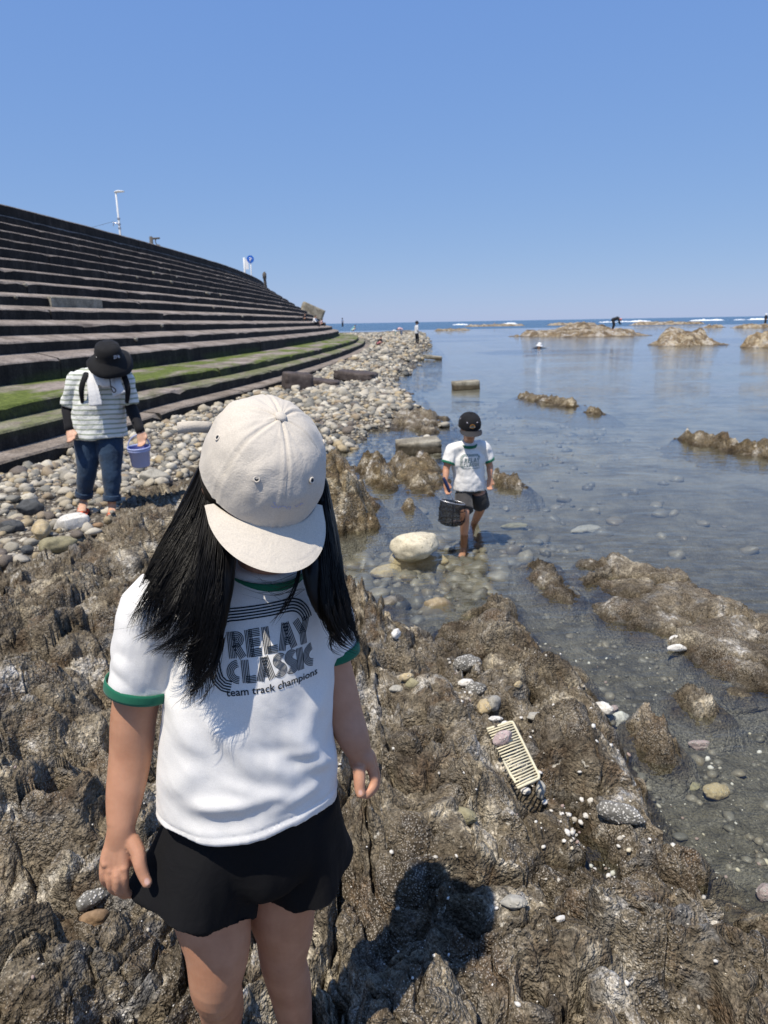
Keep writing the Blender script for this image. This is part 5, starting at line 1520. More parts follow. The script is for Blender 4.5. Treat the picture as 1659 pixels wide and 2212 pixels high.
ball(bm, capw(0, -.016, -.01), (.0815, .086, .088), cq)
for gd in left_g[:]:
    P = [at(*g) + V3(.004, .022, 0) for g in gd]
    tube(bm, P[:-1] + [lerp(P[-2], P[-1], .1)], [.014, .016, .011, .005, .002], n=12, cap=.5)
for gd in right_g:
    P = [at(*g) + V3(-.004, .022, 0) for g in gd]
    tube(bm, P[:-1] + [lerp(P[-2], P[-1], .1)], [.012, .014, .010, .005, .002], n=12, cap=.5)
tube(bm, [capw(0, -.045, -.05), capw(0, -.07, -.11), V3(-.20, 1.14, 1.14), V3(-.20, 1.14, 1.02)], [(.055, .03), (.07, .03), (.08, .025), (.05, .01)], side=GU, n=16)
link('hair_mass', union('hair_mass', bm, .005, 3), MAT['hair'], HAIR)
hv, hf = hair_group(left_g, 2600, .007, 3, ends=.45)
link('left_lock', mesh_np('left_lock', hv, hf), MAT['hair'], HAIR)
hv, hf = hair_group(right_g[1:], 1100, .005, 4, ends=.40)
link('right_lock', mesh_np('right_lock', hv, hf), MAT['hair'], HAIR)
hv, hf = hair_group([[(646, 1215, .93), (636, 1262, .905), (618, 1300, .90), (582, 1352, .896)], [(650, 1215, .93), (642, 1262, .905), (624, 1306, .90), (588, 1350, .896)]], 26, .0018, 5, wild=.3)
link('thin_lock', mesh_np('thin_lock', hv, hf), MAT['hair'], HAIR)
# ragged tips and fly-away hairs
tips = [[[(400, 1240, .93), (372, 1310, .90), (340, 1362, .895), (296, 1376, .90)], [(405, 1240, .93), (380, 1312, .90), (348, 1366, .895), (305, 1380, .90)]],
        [[(420, 1280, .91), (408, 1340, .895), (380, 1390, .89), (333, 1412, .888)], [(424, 1280, .91), (412, 1345, .895), (386, 1394, .89), (342, 1414, .888)]],
        [[(455, 1330, .89), (430, 1370, .885), (400, 1400, .882), (350, 1420, .88)], [(460, 1340, .89), (440, 1390, .885), (405, 1425, .882), (362, 1445, .88)]],
        [[(480, 1380, .885), (470, 1430, .88), (450, 1470, .875), (412, 1520, .87)], [(470, 1380, .885), (455, 1440, .88), (430, 1490, .875), (398, 1528, .87)]],
        [[(720, 1330, .94), (735, 1370, .945), (748, 1395, .95), (764, 1410, .955)], [(700, 1330, .93), (712, 1370, .935), (722, 1392, .94), (730, 1404, .945)]]]
vs, fs, b0 = [], [], 0
for k, t_ in enumerate(tips):
    hv, hf = hair_group(t_, 60, .0040, 30 + k, r=.0008, wild=1.4); vs.append(hv); fs.append(hf + b0); b0 += len(hv)
rr = random.Random(9)
for k in range(70):
    if k < 56:
        x, y = rr.uniform(345, 470), rr.uniform(1060, 1330); L_ = rr.uniform(60, 150); a_ = rr.uniform(-.5, .9)
        Y = .90 + max(0, (1330 - y)) * .00038 - .008
        g = [(x, y, Y), (x - L_ * .4 * math.cos(a_), y + L_ * .4 * math.sin(a_) + 8, Y - .006), (x - L_ * math.cos(a_), y + L_ * math.sin(a_), Y - .004)]
    else:
        x, y = rr.uniform(640, 660), rr.uniform(1235, 1275); L_ = rr.uniform(60, 150)
        g = [(x, y, .915), (x - L_ * .5, y + rr.uniform(10, 30), .90), (x - L_, y + rr.uniform(-15, 20), .90)]
    hv, hf = hair_group([g, g], 1, .0008, 200 + k, r=.00038, ends=.05, wild=.8); vs.append(hv); fs.append(hf + b0); b0 += len(hv)
tag(link('stray_hairs', mesh_np('stray_hairs', np.concatenate(vs), np.concatenate(fs)), MAT['hair'], HAIR), kind='stuff')
# ------------------------------------------------------------------ the wading boy
BO = on(1010, 1185, 0.0)              # where he stands, below the surface
BO = at(1008, 1150, 5.28)
by = 5.28
def bp_(px, py, dy=0.0): return at(px, py, by + dy)
Jb = dict(head=bp_(1015, 926, -.03), neck=bp_(1012, 960, .03), chest=bp_(1011, 990, .03), pelvis=bp_(1013, 1046, .03),
          shL=bp_(977, 972, .0), shR=bp_(1045, 966, .05), elL=bp_(964, 1012, -.03), elR=bp_(1058, 1007, .06), wrL=bp_(962, 1040, -.08), wrR=bp_(1058, 1030, .02),
          hipL=bp_(1000, 1070, .02), hipR=bp_(1034, 1068, .05), knL=bp_(1004, 1108, -.10), knR=bp_(1040, 1095, .10),
          anL=bp_(1002, 1182, -.05), anR=bp_(1020, 1140, .30), toL=bp_(997, 1204, -.16), toR=bp_(1014, 1164, .18), look=(0.12, -1, -.45),
          hdL=bp_(966, 1058, -.10), hdR=bp_(1057, 1050, .0))
MAT['boy_dark'] = cloth_material('black_cotton_cap', (0.014, 0.014, 0.016), fold=.002, var=.2, sheen=.02)
boy = figure('person', 'boy in a white tee and black cap wading with a dip net', Jb, S=.70, voxel=.0075, top='white_cloth', bottom='grey_short', skin='skin', sleeve=.70, leg=.90, shirt_len=.06, base=(BO.x, by, -.15), fat=.92, hs=1.14, tops=1.08)
bshirt = [c for c in boy.children if c.name.startswith('shirt')][0]
for c in list(boy.children):
    if c.name.startswith('hair'):
        me = c.data; V = get_co(me); hz = Jb['head'].z
        V[:, 2] = np.minimum(V[:, 2], hz + .045); set_co(me, V)
# green cuffs and collar on the boy's shirt
for s_, side in (('L', (1, 0, 0)), ('R', (1, 0, 0))):
    e0 = lerp(Jb['sh' + s_], Jb['el' + s_], .62); e1 = lerp(Jb['sh' + s_], Jb['el' + s_], .74)
    ring_band('cuff', e0, e1, (.0490, .0490), side, 'green_cloth', bshirt, thick=.003, n=24)
nk = Jb['neck']
ring_band('collar', nk + V3(0, -.010, -.006), nk + V3(0, -.016, .016), (.062, .060), (1, 0, 0), 'green_cloth', bshirt, thick=.005, n=24)
bme_ = bshirt.data
bbv = BVHTree.FromPolygons([v.co[:] for v in bme_.vertices], [p.vertices[:] for p in bme_.polygons])
lay_it = relay_print
BU = V3(.97, .22, 0).normalized(); BN = V3(.22, -.97, 0).normalized()
relay_print(bbv, bp_(1007, 1002, -.1), BU, V3(.04, 0, 1).normalized(), BN, .00027, bshirt, mat='green_ink', n=1)
BC = empty('cap', Jb['head']); BC.parent = boy; BC.matrix_parent_inverse = boy.matrix_world.inverted(); bpy.context.view_layer.update()
bcm = Matrix.Translation(Jb['head'] + V3(-.003, .0, .022)) @ Matrix.Rotation(math.pi + math.radians(6), 4, 'Z') @ Matrix.Rotation(math.radians(-20), 4, 'X')
MAT['boy_brim'] = simple('charcoal_brim', (.028, .028, .031), .7, .25)
build_cap(BC, bcm, .084, .092, .100, .062, MAT['boy_dark'], stitch=False, eyelet_mat=MAT['strap'], brim_k=2.2, brimmat=MAT['boy_brim'], wrinkle=.5)
# round orange badge with a dark centre on the front panel
MAT['badge'] = simple('orange_badge', (.55, .24, .04), .6); MAT['badge_in'] = simple('badge_centre', (.05, .055, .05), .6); MAT['badge_grey'] = simple('badge_band', (.30, .30, .27), .6)
ccr = [c for c in BC.children if c.name.startswith('crown')][0]
cb2 = BVHTree.FromPolygons([bcm @ v.co for v in ccr.data.vertices], [p.vertices[:] for p in ccr.data.polygons])
bq = bcm.to_3x3(); bfy = (bq @ V3(0, 1, .35)).normalized(); bux = -(bq @ V3(1, 0, 0)).normalized(); buz = bfy.cross(-bux).normalized()
if buz.z < 0: buz = -buz
def disc2(r, ry, n=20, cy=0): return (np.array([(0, cy)] + [(r * math.cos(2 * math.pi * i / n), cy + ry * math.sin(2 * math.pi * i / n)) for i in range(n)]), [(0, i + 1, (i + 1) % n + 1) for i in range(n)])
bo_ = bcm @ V3(0, .09, .040)
lay_print(cb2, bo_, bux, buz, bfy, .001, [disc2(19, 16)], 'badge', 'badge', BC, .0015)
lay_print(cb2, bo_, bux, buz, bfy, .001, [disc2(14, 11, cy=1)], 'badge_centre', 'badge_in', BC, .0025)
lay_print(cb2, bo_, bux, buz, bfy, .001, [(np.array([(-20, -8), (20, -8), (20, -1), (-20, -1), (0, -8), (0, -1)]), [(0, 4, 5, 3), (4, 1, 2, 5)])], 'badge_band', 'badge_grey', BC, .0035)

# dip net in his hand
def mesh_net_material():
    m = Mat('black_netting', (.012, .012, .013), .8)
    P = m.pos(obj=True)
    w = m.n('TexVoronoi', {'Vector': P, 'Scale': 240.0}, feature='DISTANCE_TO_EDGE').outputs['Distance']
    m.set(alpha=m.ramp(w, [(0.10, 1.0), (0.14, 0.3)]))
    return m.m
MAT['netting'] = mesh_net_material()
MAT['black_frame'] = simple('black_tube', (.01, .01, .012), .5); MAT['steel'] = simple('steel_wire', (.45, .45, .47), .35, .5, .8); MAT['blue_grip'] = simple('navy_grip', (.01, .02, .07), .5)
net = empty('dip_net', bp_(975, 1130, -.14)); tag(net, 'black mesh dip net with a short handle in the wading boy\'s hand', 'net')
hd = bp_(968, 1052, -.115)
bm = bmesh.new(); tube(bm, [bp_(958, 1032, -.10), bp_(966, 1049, -.115), bp_(971, 1062, -.12)], [.011, .012, .010], n=12); link('grip', bm_mesh('grip', bm), MAT['blue_grip'], net)
bm = bmesh.new(); tube(bm, [bp_(971, 1060, -.12), bp_(978, 1076, -.13), bp_(982, 1082, -.13)], [.005, .005, .005], n=8); link('handle', bm_mesh('handle', bm), MAT['steel'], net)
c0 = bp_(978, 1084, -.14); Rn = .092
def hoop(name, c, rx, ry, r, mat, tiltv=0.0, n=36):
    bm = bmesh.new(); pts = [c + V3(rx * math.cos(2 * math.pi * i / n), ry * math.sin(2 * math.pi * i / n), tiltv * math.cos(2 * math.pi * i / n)) for i in range(n)]
    rr = []
    for i in range(n):
        d = (pts[(i + 1) % n] - pts[i - 1]).normalized(); u = d.cross(V3(0, 0, 1)).normalized(); v = d.cross(u)
        rr.append([bm.verts.new(pts[i] + (u * math.cos(a * math.pi / 3) + v * math.sin(a * math.pi / 3)) * r) for a in range(6)])
    for i in range(n):
        for a in range(6): bm.faces.new((rr[i][a], rr[(i + 1) % n][a], rr[(i + 1) % n][(a + 1) % 6], rr[i][(a + 1) % 6]))
    return link(name, bm_mesh(name, bm), MAT[mat], net)
hoop('rim', c0, Rn, .055, .0045, 'steel', -.020)
zb = c0.z - .175
bm = bmesh.new(); n = 36; rr = []
for k, (z, f_) in enumerate([(0, 1.0), (-.03, 1.04), (-.07, 1.08), (-.11, 1.10), (-.145, 1.06), (-.168, .92), (-.178, .6), (-.180, .02)]):
    rr.append([bm.verts.new(c0 + V3(-.012 * (k / 7) + Rn * f_ * math.cos(2 * math.pi * a / n), .055 * (f_ + .15 * min(k, 3)) * math.sin(2 * math.pi * a / n), z + (-.020 * math.cos(2 * math.pi * a / n)) * (1 - k / 7))) for a in range(n)])
for A, B in zip(rr[:-1], rr[1:]):
    for a in range(n): bm.faces.new((A[a], A[(a + 1) % n], B[(a + 1) % n], B[a]))
link('mesh_bag', bm_mesh('mesh_bag', bm), MAT['netting'], net)
hoop('band', c0 + V3(-.004, 0, -.06), Rn * 1.075, .068, .0040, 'black_frame', -.012)
hoop('band', c0 + V3(-.010, 0, -.140), Rn * 1.075, .080, .0040, 'black_frame', 0)
bm = bmesh.new(); tube(bm, [c0 + V3(.0, -.056, 0), c0 + V3(-.004, -.073, -.06), c0 + V3(-.008, -.085, -.12), c0 + V3(-.01, -.06, -.165)], [.0045] * 4, n=8); link('seam', bm_mesh('seam', bm), MAT['black_frame'], net)
bm = bmesh.new()
bmesh.ops.create_icosphere(bm, subdivisions=3, radius=1, matrix=Matrix.Translation(c0 + V3(.025, -.02, -.155)) @ Matrix.Diagonal((.035, .03, .018, 1)))
cst = link('pebble', bm_mesh('shell', bm), MAT['st_pink']); tag(cst, 'small pale stone lying in the bottom of the dip net', 'stone')

# ------------------------------------------------------------------ the woman with the bucket
wy = 5.50
def wp_(px, py, dy=0.0): return at(px, py, wy + dy)
Jw = dict(head=wp_(236, 776, -.10), neck=wp_(226, 804, .0), chest=wp_(216, 838, .03), pelvis=wp_(214, 925, .05), shL=wp_(167, 818, .02), shR=wp_(268, 814, .02), elL=wp_(146, 880, .05), elR=wp_(283, 878, .02),
          wrL=wp_(150, 925, -.05), wrR=wp_(302, 928, -.12), hipL=wp_(192, 948, .05), hipR=wp_(236, 948, .05), knL=wp_(188, 1015, .0), knR=wp_(241, 1012, -.03),
          anL=wp_(180, 1082, .05), anR=wp_(242, 1094, -.05), toL=wp_(176, 1106, -.07), toR=wp_(243, 1116, -.16), look=(.25, -1, -.62), hdL=wp_(153, 942, -.09), hdR=wp_(305, 945, -.14))
def striped():
    m = Mat('striped_jersey', (.7, .7, .66), .85, .2)
    P = m.pos()
    z = m.sep(P)[2]
    k = m.math('FRACT', m.math('MULTIPLY', m.math('ADD', z, m.math('MULTIPLY', m.noise(P, 5, 2), .03)), 27.0))
    col = m.ramp(k, [(0.0, (.72, .73, .70)), (.60, (.72, .73, .70)), (.68, (.33, .37, .28)), (.92, (.35, .39, .30)), (1.0, (.72, .73, .70))])
    m.set(color=col, normal=m.bump(m.noise(P, 24, 4, .6, .8), .012, .6))
    return m.m
MAT['stripes'] = striped()
woman = figure('person', 'woman in a striped tee, rolled jeans and black sun hat holding a bucket', Jw, S=.94, voxel=.0095, top='stripes', bottom='denim', skin='skin2', sleeve=.92, leg=1.80, shirt_len=.075, base=(wp_(212, 1110).x, wy, .12), fat=1.15, tops=1.06)
# hem rolls of the jeans
for s_ in 'LR':
    e = lerp(Jw['kn' + s_], Jw['an' + s_], .80); d = (Jw['an' + s_] - Jw['kn' + s_]).normalized()
    ring_band('rolled_hem', e - d * .035, e + d * .012, (.061, .061), (1, 0, 0), 'denim', woman, thick=.006, n=24)
# black arm covers
MAT['arm_cover'] = cloth_material('black_stretch', (.012, .012, .014), fold=.006, var=.2, sheen=.05)
for s_ in 'LR':
    bm = bmesh.new()
    tube(bm, [lerp(Jw['sh' + s_], Jw['el' + s_], .6), Jw['el' + s_], lerp(Jw['el' + s_], Jw['wr' + s_], .4), lerp(Jw['el' + s_], Jw['wr' + s_], 1.08)], [.052, .045, .043, .034], n=16)
    link('arm_cover', bm_mesh('arm_cover', bm), MAT['arm_cover'], woman)
# sun hat with a drooping brim, bowed like her head
hq = Vector(Jw['look']).to_track_quat('Y', 'Z').to_matrix()
hm = Matrix.Translation(Jw['head']) @ hq.to_4x4()
bm = bmesh.new(); n = 56
prof = [(.02, .128), (.06, .124), (.085, .110), (.096, .07), (.100, .035), (.106, .024), (.124, .008), (.146, -.018), (.164, -.046), (.162, -.050), (.142, -.024), (.120, .000), (.098, .013)]
rings = []
for r, z in prof:
    ring = []
    for a in range(n):
        th = 2 * math.pi * a / n
        br_ = max(0, r - .106) / .058
        dz = br_ * (.024 * math.sin(2 * th + .6) + .016 * math.sin(3 * th + 2)) + (.004 * mnoise.noise(Vector((math.cos(th) * 3, math.sin(th) * 3, z * 30))))
        rr_ = r * (1 + .02 * mnoise.noise(Vector((math.cos(th) * 2, math.sin(th) * 2, 7))))
        ring.append(bm.verts.new(hm @ V3(rr_ * math.cos(th), rr_ * 1.06 * math.sin(th), z + dz)))
    rings.append(ring)
for A, B in zip(rings[:-1], rings[1:]):
    for a in range(n): bm.faces.new((A[a], A[(a + 1) % n], B[(a + 1) % n], B[a]))
bm.faces.new(rings[0])
hat = link('sun_hat', bm_mesh('sun_hat', bm), MAT['black_cap'], woman)
hb = BVHTree.FromPolygons([v.co[:] for v in hat.data.vertices], [p.vertices[:] for p in hat.data.polygons])
MAT['logo_white'] = simple('white_thread', (.6, .62, .68), .6)
LN = (hq @ V3(-.42, .85, .3)).normalized(); LU = LN.cross(V3(0, 0, 1)).normalized() * -1
logo = []
for (vx, vy, w_) in ((0, 8, 22), (0, 0, 24), (0, -8, 20)):
    logo.append((np.array([(vx, vy), (vx + w_, vy), (vx + w_, vy + 4), (vx, vy + 4)]), [(0, 1, 2, 3)]))
quart = arc(28, -8, 8, 90, 0, 6) ; 
for rr_ in (10, 15, 20):
    A_ = arc(26, -8, rr_, 90, 0, 6); B_ = arc(26, -8, rr_ - 3, 90, 0, 6); k = len(A_)
    logo.append((np.array(A_ + B_), [(i, i + 1, k + i + 1, k + i) for i in range(k - 1)]))
lay_print(hb, Jw['head'] + hq @ V3(-.035, .07, .068), LU, V3(0, 0, 1), LN, .0011, logo, 'hat_logo', 'logo_white', woman, lift=.003)
for a_ in (-.5, .9):
    bm = bmesh.new(); ball(bm, hm @ V3(.098 * math.sin(a_), .103 * math.cos(a_), .062), .004, None, 2); link('eyelet', bm_mesh('eyelet', bm), MAT['steel'], woman)
# towel round the neck
MAT['towel'] = cloth_material('white_towel', (.66, .66, .66), fold=.006)
bm = bmesh.new()
tube(bm, [wp_(196, 800, .06), wp_(196, 815, -.08), wp_(202, 845, -.15), wp_(207, 876, -.17)], [(.022, .016), (.034, .018), (.044, .016), (.052, .012)], side=(1, 0, 0), n=16, wave=lambda th, s: 1 + .14 * math.sin(6 * th))
tube(bm, [wp_(254, 800, .06), wp_(252, 812, -.07), wp_(250, 828, -.14), wp_(258, 852, -.16)], [(.022, .016), (.036, .018), (.042, .018), (.050, .012)], side=(1, 0, 0), n=16, wave=lambda th, s: 1 + .14 * math.sin(5 * th))
tube(bm, [wp_(200, 806, -.06), wp_(224, 826, -.15), wp_(250, 818, -.10)], [(.03, .018), (.04, .02), (.03, .018)], side=(0, 0, 1), n=14)
tube(bm, [wp_(196, 800, .05), wp_(225, 790, .14), wp_(254, 800, .05)], [(.03, .018), (.03, .02), (.03, .018)], side=(0, 0, 1), n=14)
link('towel', union('towel', bm, .006, 2), MAT['towel'], woman)
# backpack straps, cord and pack
for xs_ in ((184, 176), (268, 276)):
    bm = bmesh.new()
    tube(bm, [wp_(xs_[0] + (4 if xs_[0] < 200 else -4), 802, .04), wp_(xs_[0], 812, -.10), wp_(xs_[1], 840, -.135), wp_(xs_[1] + (2 if xs_[0] < 200 else -2), 870, -.09)], [(.020, .010), (.022, .009), (.021, .009), (.014, .008)], side=(1, 0, 0), n=10)
    link('pack_strap', bm_mesh('pack_strap', bm), MAT['arm_cover'], woman)
bm = bmesh.new()
bmesh.ops.create_cube(bm, size=1, matrix=Matrix.Translation(wp_(222, 850, .26)) @ Matrix.Diagonal((.26, .13, .36, 1)))
bmesh.ops.bevel(bm, geom=bm.edges[:], offset=.05, segments=3, affect='EDGES')
link('backpack', bm_mesh('backpack', bm), MAT['arm_cover'], woman)
bm = bmesh.new(); tube(bm, [wp_(237, 815, -.19), wp_(240, 838, -.21), wp_(246, 848, -.21), wp_(250, 842, -.21), wp_(240, 834, -.21)], [.004] * 5, n=8); link('cord', bm_mesh('cord', bm), MAT['arm_cover'], woman)
# orange flip-flops
MAT['orange'] = simple('orange_rubber', (.72, .10, .03), .5)
for s_ in 'LR':
    an, to = Jw['an' + s_], Jw['to' + s_]; d = (to - an); d.z = 0; d.normalize(); w_ = d.cross(V3(0, 0, 1))
    ff = bmesh.new(); c = lerp(an, to, .5); zz = to.z - .022
    tube(ff, [V3(an.x, an.y, zz) - d * .05, V3(c.x, c.y, zz), V3(to.x, to.y, zz) + d * .05], [(.034, .010), (.040, .010), (.044, .010)], side=w_, n=20)
    sole = link('flip_flop', bm_mesh('flip_flop', ff), MAT['orange'], woman)
    for k in (-1, 1):
        bm = bmesh.new(); tube(bm, [V3(to.x, to.y, zz + .012) + d * .018, V3(to.x, to.y, zz + .045) - d * .03 + w_ * .022 * k, V3(c.x, c.y, zz + .008) - d * .01 + w_ * .042 * k], [(.008, .004)] * 3, n=8)
        link('strap', bm_mesh('strap', bm), MAT['orange'], sole)
# bucket she carries
bk = wp_(302, 985, -.14)
bucket = empty('bucket', bk); tag(bucket, 'small lilac blue plastic bucket in the woman\'s hand', 'bucket')
def plastic(name, c, al=1.0):
    m = Mat(name, c, .35, .4); m.b.inputs['Subsurface Weight'].default_value = .0
    m.b.inputs['Alpha'].default_value = al
    return m.m
MAT['bucket'] = plastic('lilac_plastic', (.38, .43, .68)); MAT['bucket_in'] = plastic('blue_liner', (.16, .18, .46))
def lathe(bm, c, prof, n=40, tiltm=None):
    rr = []
    for r, z in prof:
        rr.append([bm.verts.new(Vector(c) + (tiltm @ V3(r * math.cos(2 * math.pi * a / n), r * math.sin(2 * math.pi * a / n), z) if tiltm else V3(r * math.cos(2 * math.pi * a / n), r * math.sin(2 * math.pi * a / n), z))) for a in range(n)])
    for A, B in zip(rr[:-1], rr[1:]):
        for a in range(n): bm.faces.new((A[a], A[(a + 1) % n], B[(a + 1) % n], B[a]))
    return rr
tm = Matrix.Rotation(math.radians(6), 3, 'X')
bm = bmesh.new(); rr = lathe(bm, bk, [(.001, -.078), (.062, -.078), (.068, -.07), (.078, .040), (.082, .042), (.083, .055), (.080, .060), (.084, .062), (.086, .072), (.082, .076), (.079, .070), (.074, .03), (.066, -.066), (.001, -.068)], tiltm=tm)
link('pail', bm_mesh('pail', bm), MAT['bucket'], bucket)
bm = bmesh.new(); lathe(bm, bk, [(.0775, .066), (.0725, .03), (.0650, -.062), (.001, -.064)], tiltm=tm); link('liner', bm_mesh('liner', bm), MAT['bucket_in'], bucket)
bm = bmesh.new(); hp = [bk + V3(.086 * math.cos(t_), .02 * math.sin(t_), .060 + .10 * math.sin(t_)) for t_ in np.linspace(0, math.pi, 15)]
tube(bm, hp, [.0045] * 15, side=(0, 1, 0), n=8, k=1); link('handle', bm_mesh('handle', bm), MAT['bucket'], bucket)

# ------------------------------------------------------------------ people further along the shore
def person_at(px, py_feet, z, hgt_px, pose, label, top, bottom, hat=None, hat_mat=None, facing=(0, -1, 0), sleeve=.5, leg=1.9, voxel=None, hair_long=0.0, S=None, skin='skin2', sh=None):
    p = on(px, py_feet, z); t_ = (np.array(p) - np.array([0, 0, CAM_Z])) @ fw
    h = hgt_px / FPX * t_
    f_ = Vector(facing).normalized(); r_ = f_.cross(V3(0, 0, 1)).normalized() * -1
    def q(x, y, zz): return p + (r_ * x + f_ * y + V3(0, 0, zz)) * S_
    if pose == 'stand':
        S_ = h / 1.6
        J = dict(head=(0, .02, 1.50), neck=(0, 0, 1.35), chest=(0, 0, 1.20), pelvis=(0, 0, .88), sh=(.17, 0, 1.28), el=(.22, .0, 1.02), wr=(.20, .12, .86), hip=(.09, 0, .84), kn=(.10, .02, .46), an=(.10, 0, .08), to=(.11, .14, .03))
    elif pose == 'sit':
        S_ = h / 1.05
        J = dict(head=(0, .22, .92), neck=(0, .14, .78), chest=(0, .10, .63), pelvis=(0, 0, .36), sh=(.17, .12, .72), el=(.20, .30, .52), wr=(.10, .45, .50), hip=(.10, .05, .34), kn=(.13, .42, .50), an=(.12, .50, .08), to=(.12, .64, .03))
    elif pose == 'bend':
        S_ = h / 1.12
        J = dict(head=(0, .58, .82), neck=(0, .46, .92), chest=(0, .34, .97), pelvis=(0, 0, .84), sh=(.16, .40, .90), el=(.20, .48, .64), wr=(.12, .58, .44), hip=(.09, .0, .80), kn=(.11, .06, .44), an=(.11, -.04, .08), to=(.12, .10, .03))
    elif pose == 'crouch':
        S_ = h / .95
        J = dict(head=(0, .34, .80), neck=(0, .26, .68), chest=(0, .18, .55), pelvis=(0, -.08, .22), sh=(.16, .22, .62), el=(.22, .38, .38), wr=(.12, .52, .22), hip=(.10, -.03, .22), kn=(.16, .32, .42), an=(.13, .06, .08), to=(.14, .22, .03))
    elif pose == 'swim':
        S_ = h / .30
        J = dict(head=(0, .10, .14), neck=(0, .02, .02), chest=(0, -.10, -.10), pelvis=(0, -.40, -.25), sh=(.17, -.02, -.03), el=(.36, .05, -.04), wr=(.40, .28, -.06), hip=(.09, -.45, -.28), kn=(.11, -.80, -.36), an=(.11, -1.15, -.42), to=(.12, -1.3, -.44))
    D = {}
    for k, v in J.items():
        if k in ('head', 'neck', 'chest', 'pelvis'): D[k] = q(*v)
        else:
            D[k + 'R'] = q(v[0], v[1], v[2]); D[k + 'L'] = q(-v[0], v[1] + (.06 if k in ('an', 'to', 'kn', 'wr') else 0), v[2])
    D['look'] = f_ + V3(0, 0, -.25)
    return figure('person', label, D, S=S_, voxel=voxel or max(.02, t_ * .0007) * 1.0, top=top, bottom=bottom, skin=skin, sleeve=sleeve, leg=leg, hat=hat, hat_mat=hat_mat, base=p, hair_long=hair_long, shoe=sh)
MAT['far_white'] = simple('far_white_shirt', (.66, .67, .68), .85); MAT['far_pink'] = simple('pink_shirt', (.55, .22, .24), .85); MAT['far_teal'] = simple('teal_shirt', (.22, .46, .40), .85); MAT['far_dark'] = simple('dark_clothes', (.02, .021, .026), .85)
MAT['far_blue'] = simple('blue_shirt', (.16, .22, .34), .85); MAT['far_pale'] = simple('pale_pink_shirt', (.62, .42, .44), .85); MAT['far_orange'] = simple('orange_cloth', (.6, .17, .05), .8)
person_at(900, 746, .22, 50, 'stand', 'person in a white top and dark trousers standing on the far cobbles', 'far_white', 'far_dark', hat='sun', facing=(.9, .3, 0), sleeve=1.8)
def step_seat(px, py):
    """the tread whose nose is seen nearest to a pixel"""
    best = None
    for o_s, z_s in STEPS[3:-1]:
        ii = front_index(px, o_s, z_s); P_ = FR[ii] + NRM[ii] * (o_s + .10)
        y_ = pix([[P_[0], P_[1], z_s]])[1][0]
        if best is None or abs(y_ - py) < best[0]: best = (abs(y_ - py), Vector((P_[0], P_[1], z_s)))
    return best[1]
for px_, py_, hp_, lab_, top_, bot_, sl_ in ((686, 712, 27, 'person in a white shirt sitting on the far steps', 'far_white', 'far_dark', 1.5), (702, 706, 19, 'person in pink sitting just below the tilted concrete block', 'far_pale', 'far_dark', .5), (664, 696, 20, 'person in dark clothes sitting higher up left of the white shirt', 'far_dark', 'far_dark', .5)):
    w_ = step_seat(px_, py_); x_, y_, t_ = pix([w_[:]])
    person_at(float(x_[0]), float(y_[0]), w_.z - .02, hp_, 'sit', lab_, top_, bot_, facing=(.9, -.4, 0), sleeve=sl_)
person_at(740, 708, .75, 20, 'stand', 'person in navy standing beyond the end of the steps', 'far_blue', 'far_dark', facing=(.5, .8, 0), hat='sun')
person_at(762, 717, .55, 16, 'crouch', 'person in teal crouching past the green ledge', 'far_teal', 'far_white', facing=(1, -.2, 0), leg=.9)
person_at(817, 748, .25, 22, 'crouch', 'person in dark and pink crouching at the foot of the far steps', 'far_dark', 'far_pink', facing=(.8, -.5, 0), leg=.95)
person_at(855, 727, .3, 15, 'bend', 'person in white bending over at the far water edge', 'far_white', 'far_teal', facing=(-.9, .2, 0), hat='cap', hat_mat='far_white')
person_at(868, 727, .3, 20, 'bend', 'person in pale pink bending beside the one in white', 'far_pale', 'far_blue', facing=(-.9, -.2, 0))
person_at(1323, 714, .75, 30, 'bend', 'dark clad person with a pink bag bending on the long sea rock', 'far_dark', 'far_dark', hat='cap', hat_mat='far_pink', facing=(.95, -.2, 0), sleeve=1.9)
person_at(1653, 702, .2, 24, 'stand', 'person in black with a white hat at the right edge, far out', 'far_dark', 'far_dark', hat='sun', hat_mat='far_white', facing=(-.8, -.4, 0), sleeve=1.9)
person_at(1068, 704, .1, 9, 'stand', 'tiny dark figure wading by the far reef bank', 'far_dark', 'far_dark', facing=(0, -1, 0))
person_at(1163, 752, .0, 13, 'swim', 'swimmer with a white and yellow hat, head above the calm water', 'far_dark', 'far_dark', hat='sun', hat_mat='far_white', facing=(.3, -1, 0), sleeve=1.9)
# ------------------------------------------------------------------ loose concrete, boulders, stones in front
def slab(name, px, py, w_px, h_m, d_m, label, mat='block', rz=0.0, tx=0.0, ty=0.0, z=0.0, sink=.03, chipn=.05, seed=0, cat='concrete slab', group=None):
    p = on(px, py, z); t_ = (np.array(p) - np.array([0, 0, CAM_Z])) @ fw
    w = w_px / FPX * t_
    bm = bmesh.new(); bmesh.ops.create_cube(bm, size=1)
    bmesh.ops.subdivide_edges(bm, edges=bm.edges[:], cuts=9, use_grid_fill=True)
    for v in bm.verts:
        c = v.co * 2; e = sorted((abs(c.x), abs(c.y), abs(c.z)))
        k = max(0, e[1] - .7) / .3
        nse = mnoise.noise(Vector((c.x * 1.9 + seed, c.y * 1.9, c.z * 1.9))); n2 = mnoise.noise(Vector((c.x * 6 + seed, c.y * 6, c.z * 6)))
        v.co *= (1 - chipn * k * (1 + 1.6 * nse) - .012 * n2)
        v.co = Vector((v.co.x * w, v.co.y * d_m, v.co.z * h_m))
    o = link(name, bm_mesh(name, bm), MAT[mat])
    o.rotation_euler = (tx, ty, rz)
    o.location = (p.x, p.y + d_m / 2, p.z + h_m / 2 - sink)
    return tag(o, label, cat, group)
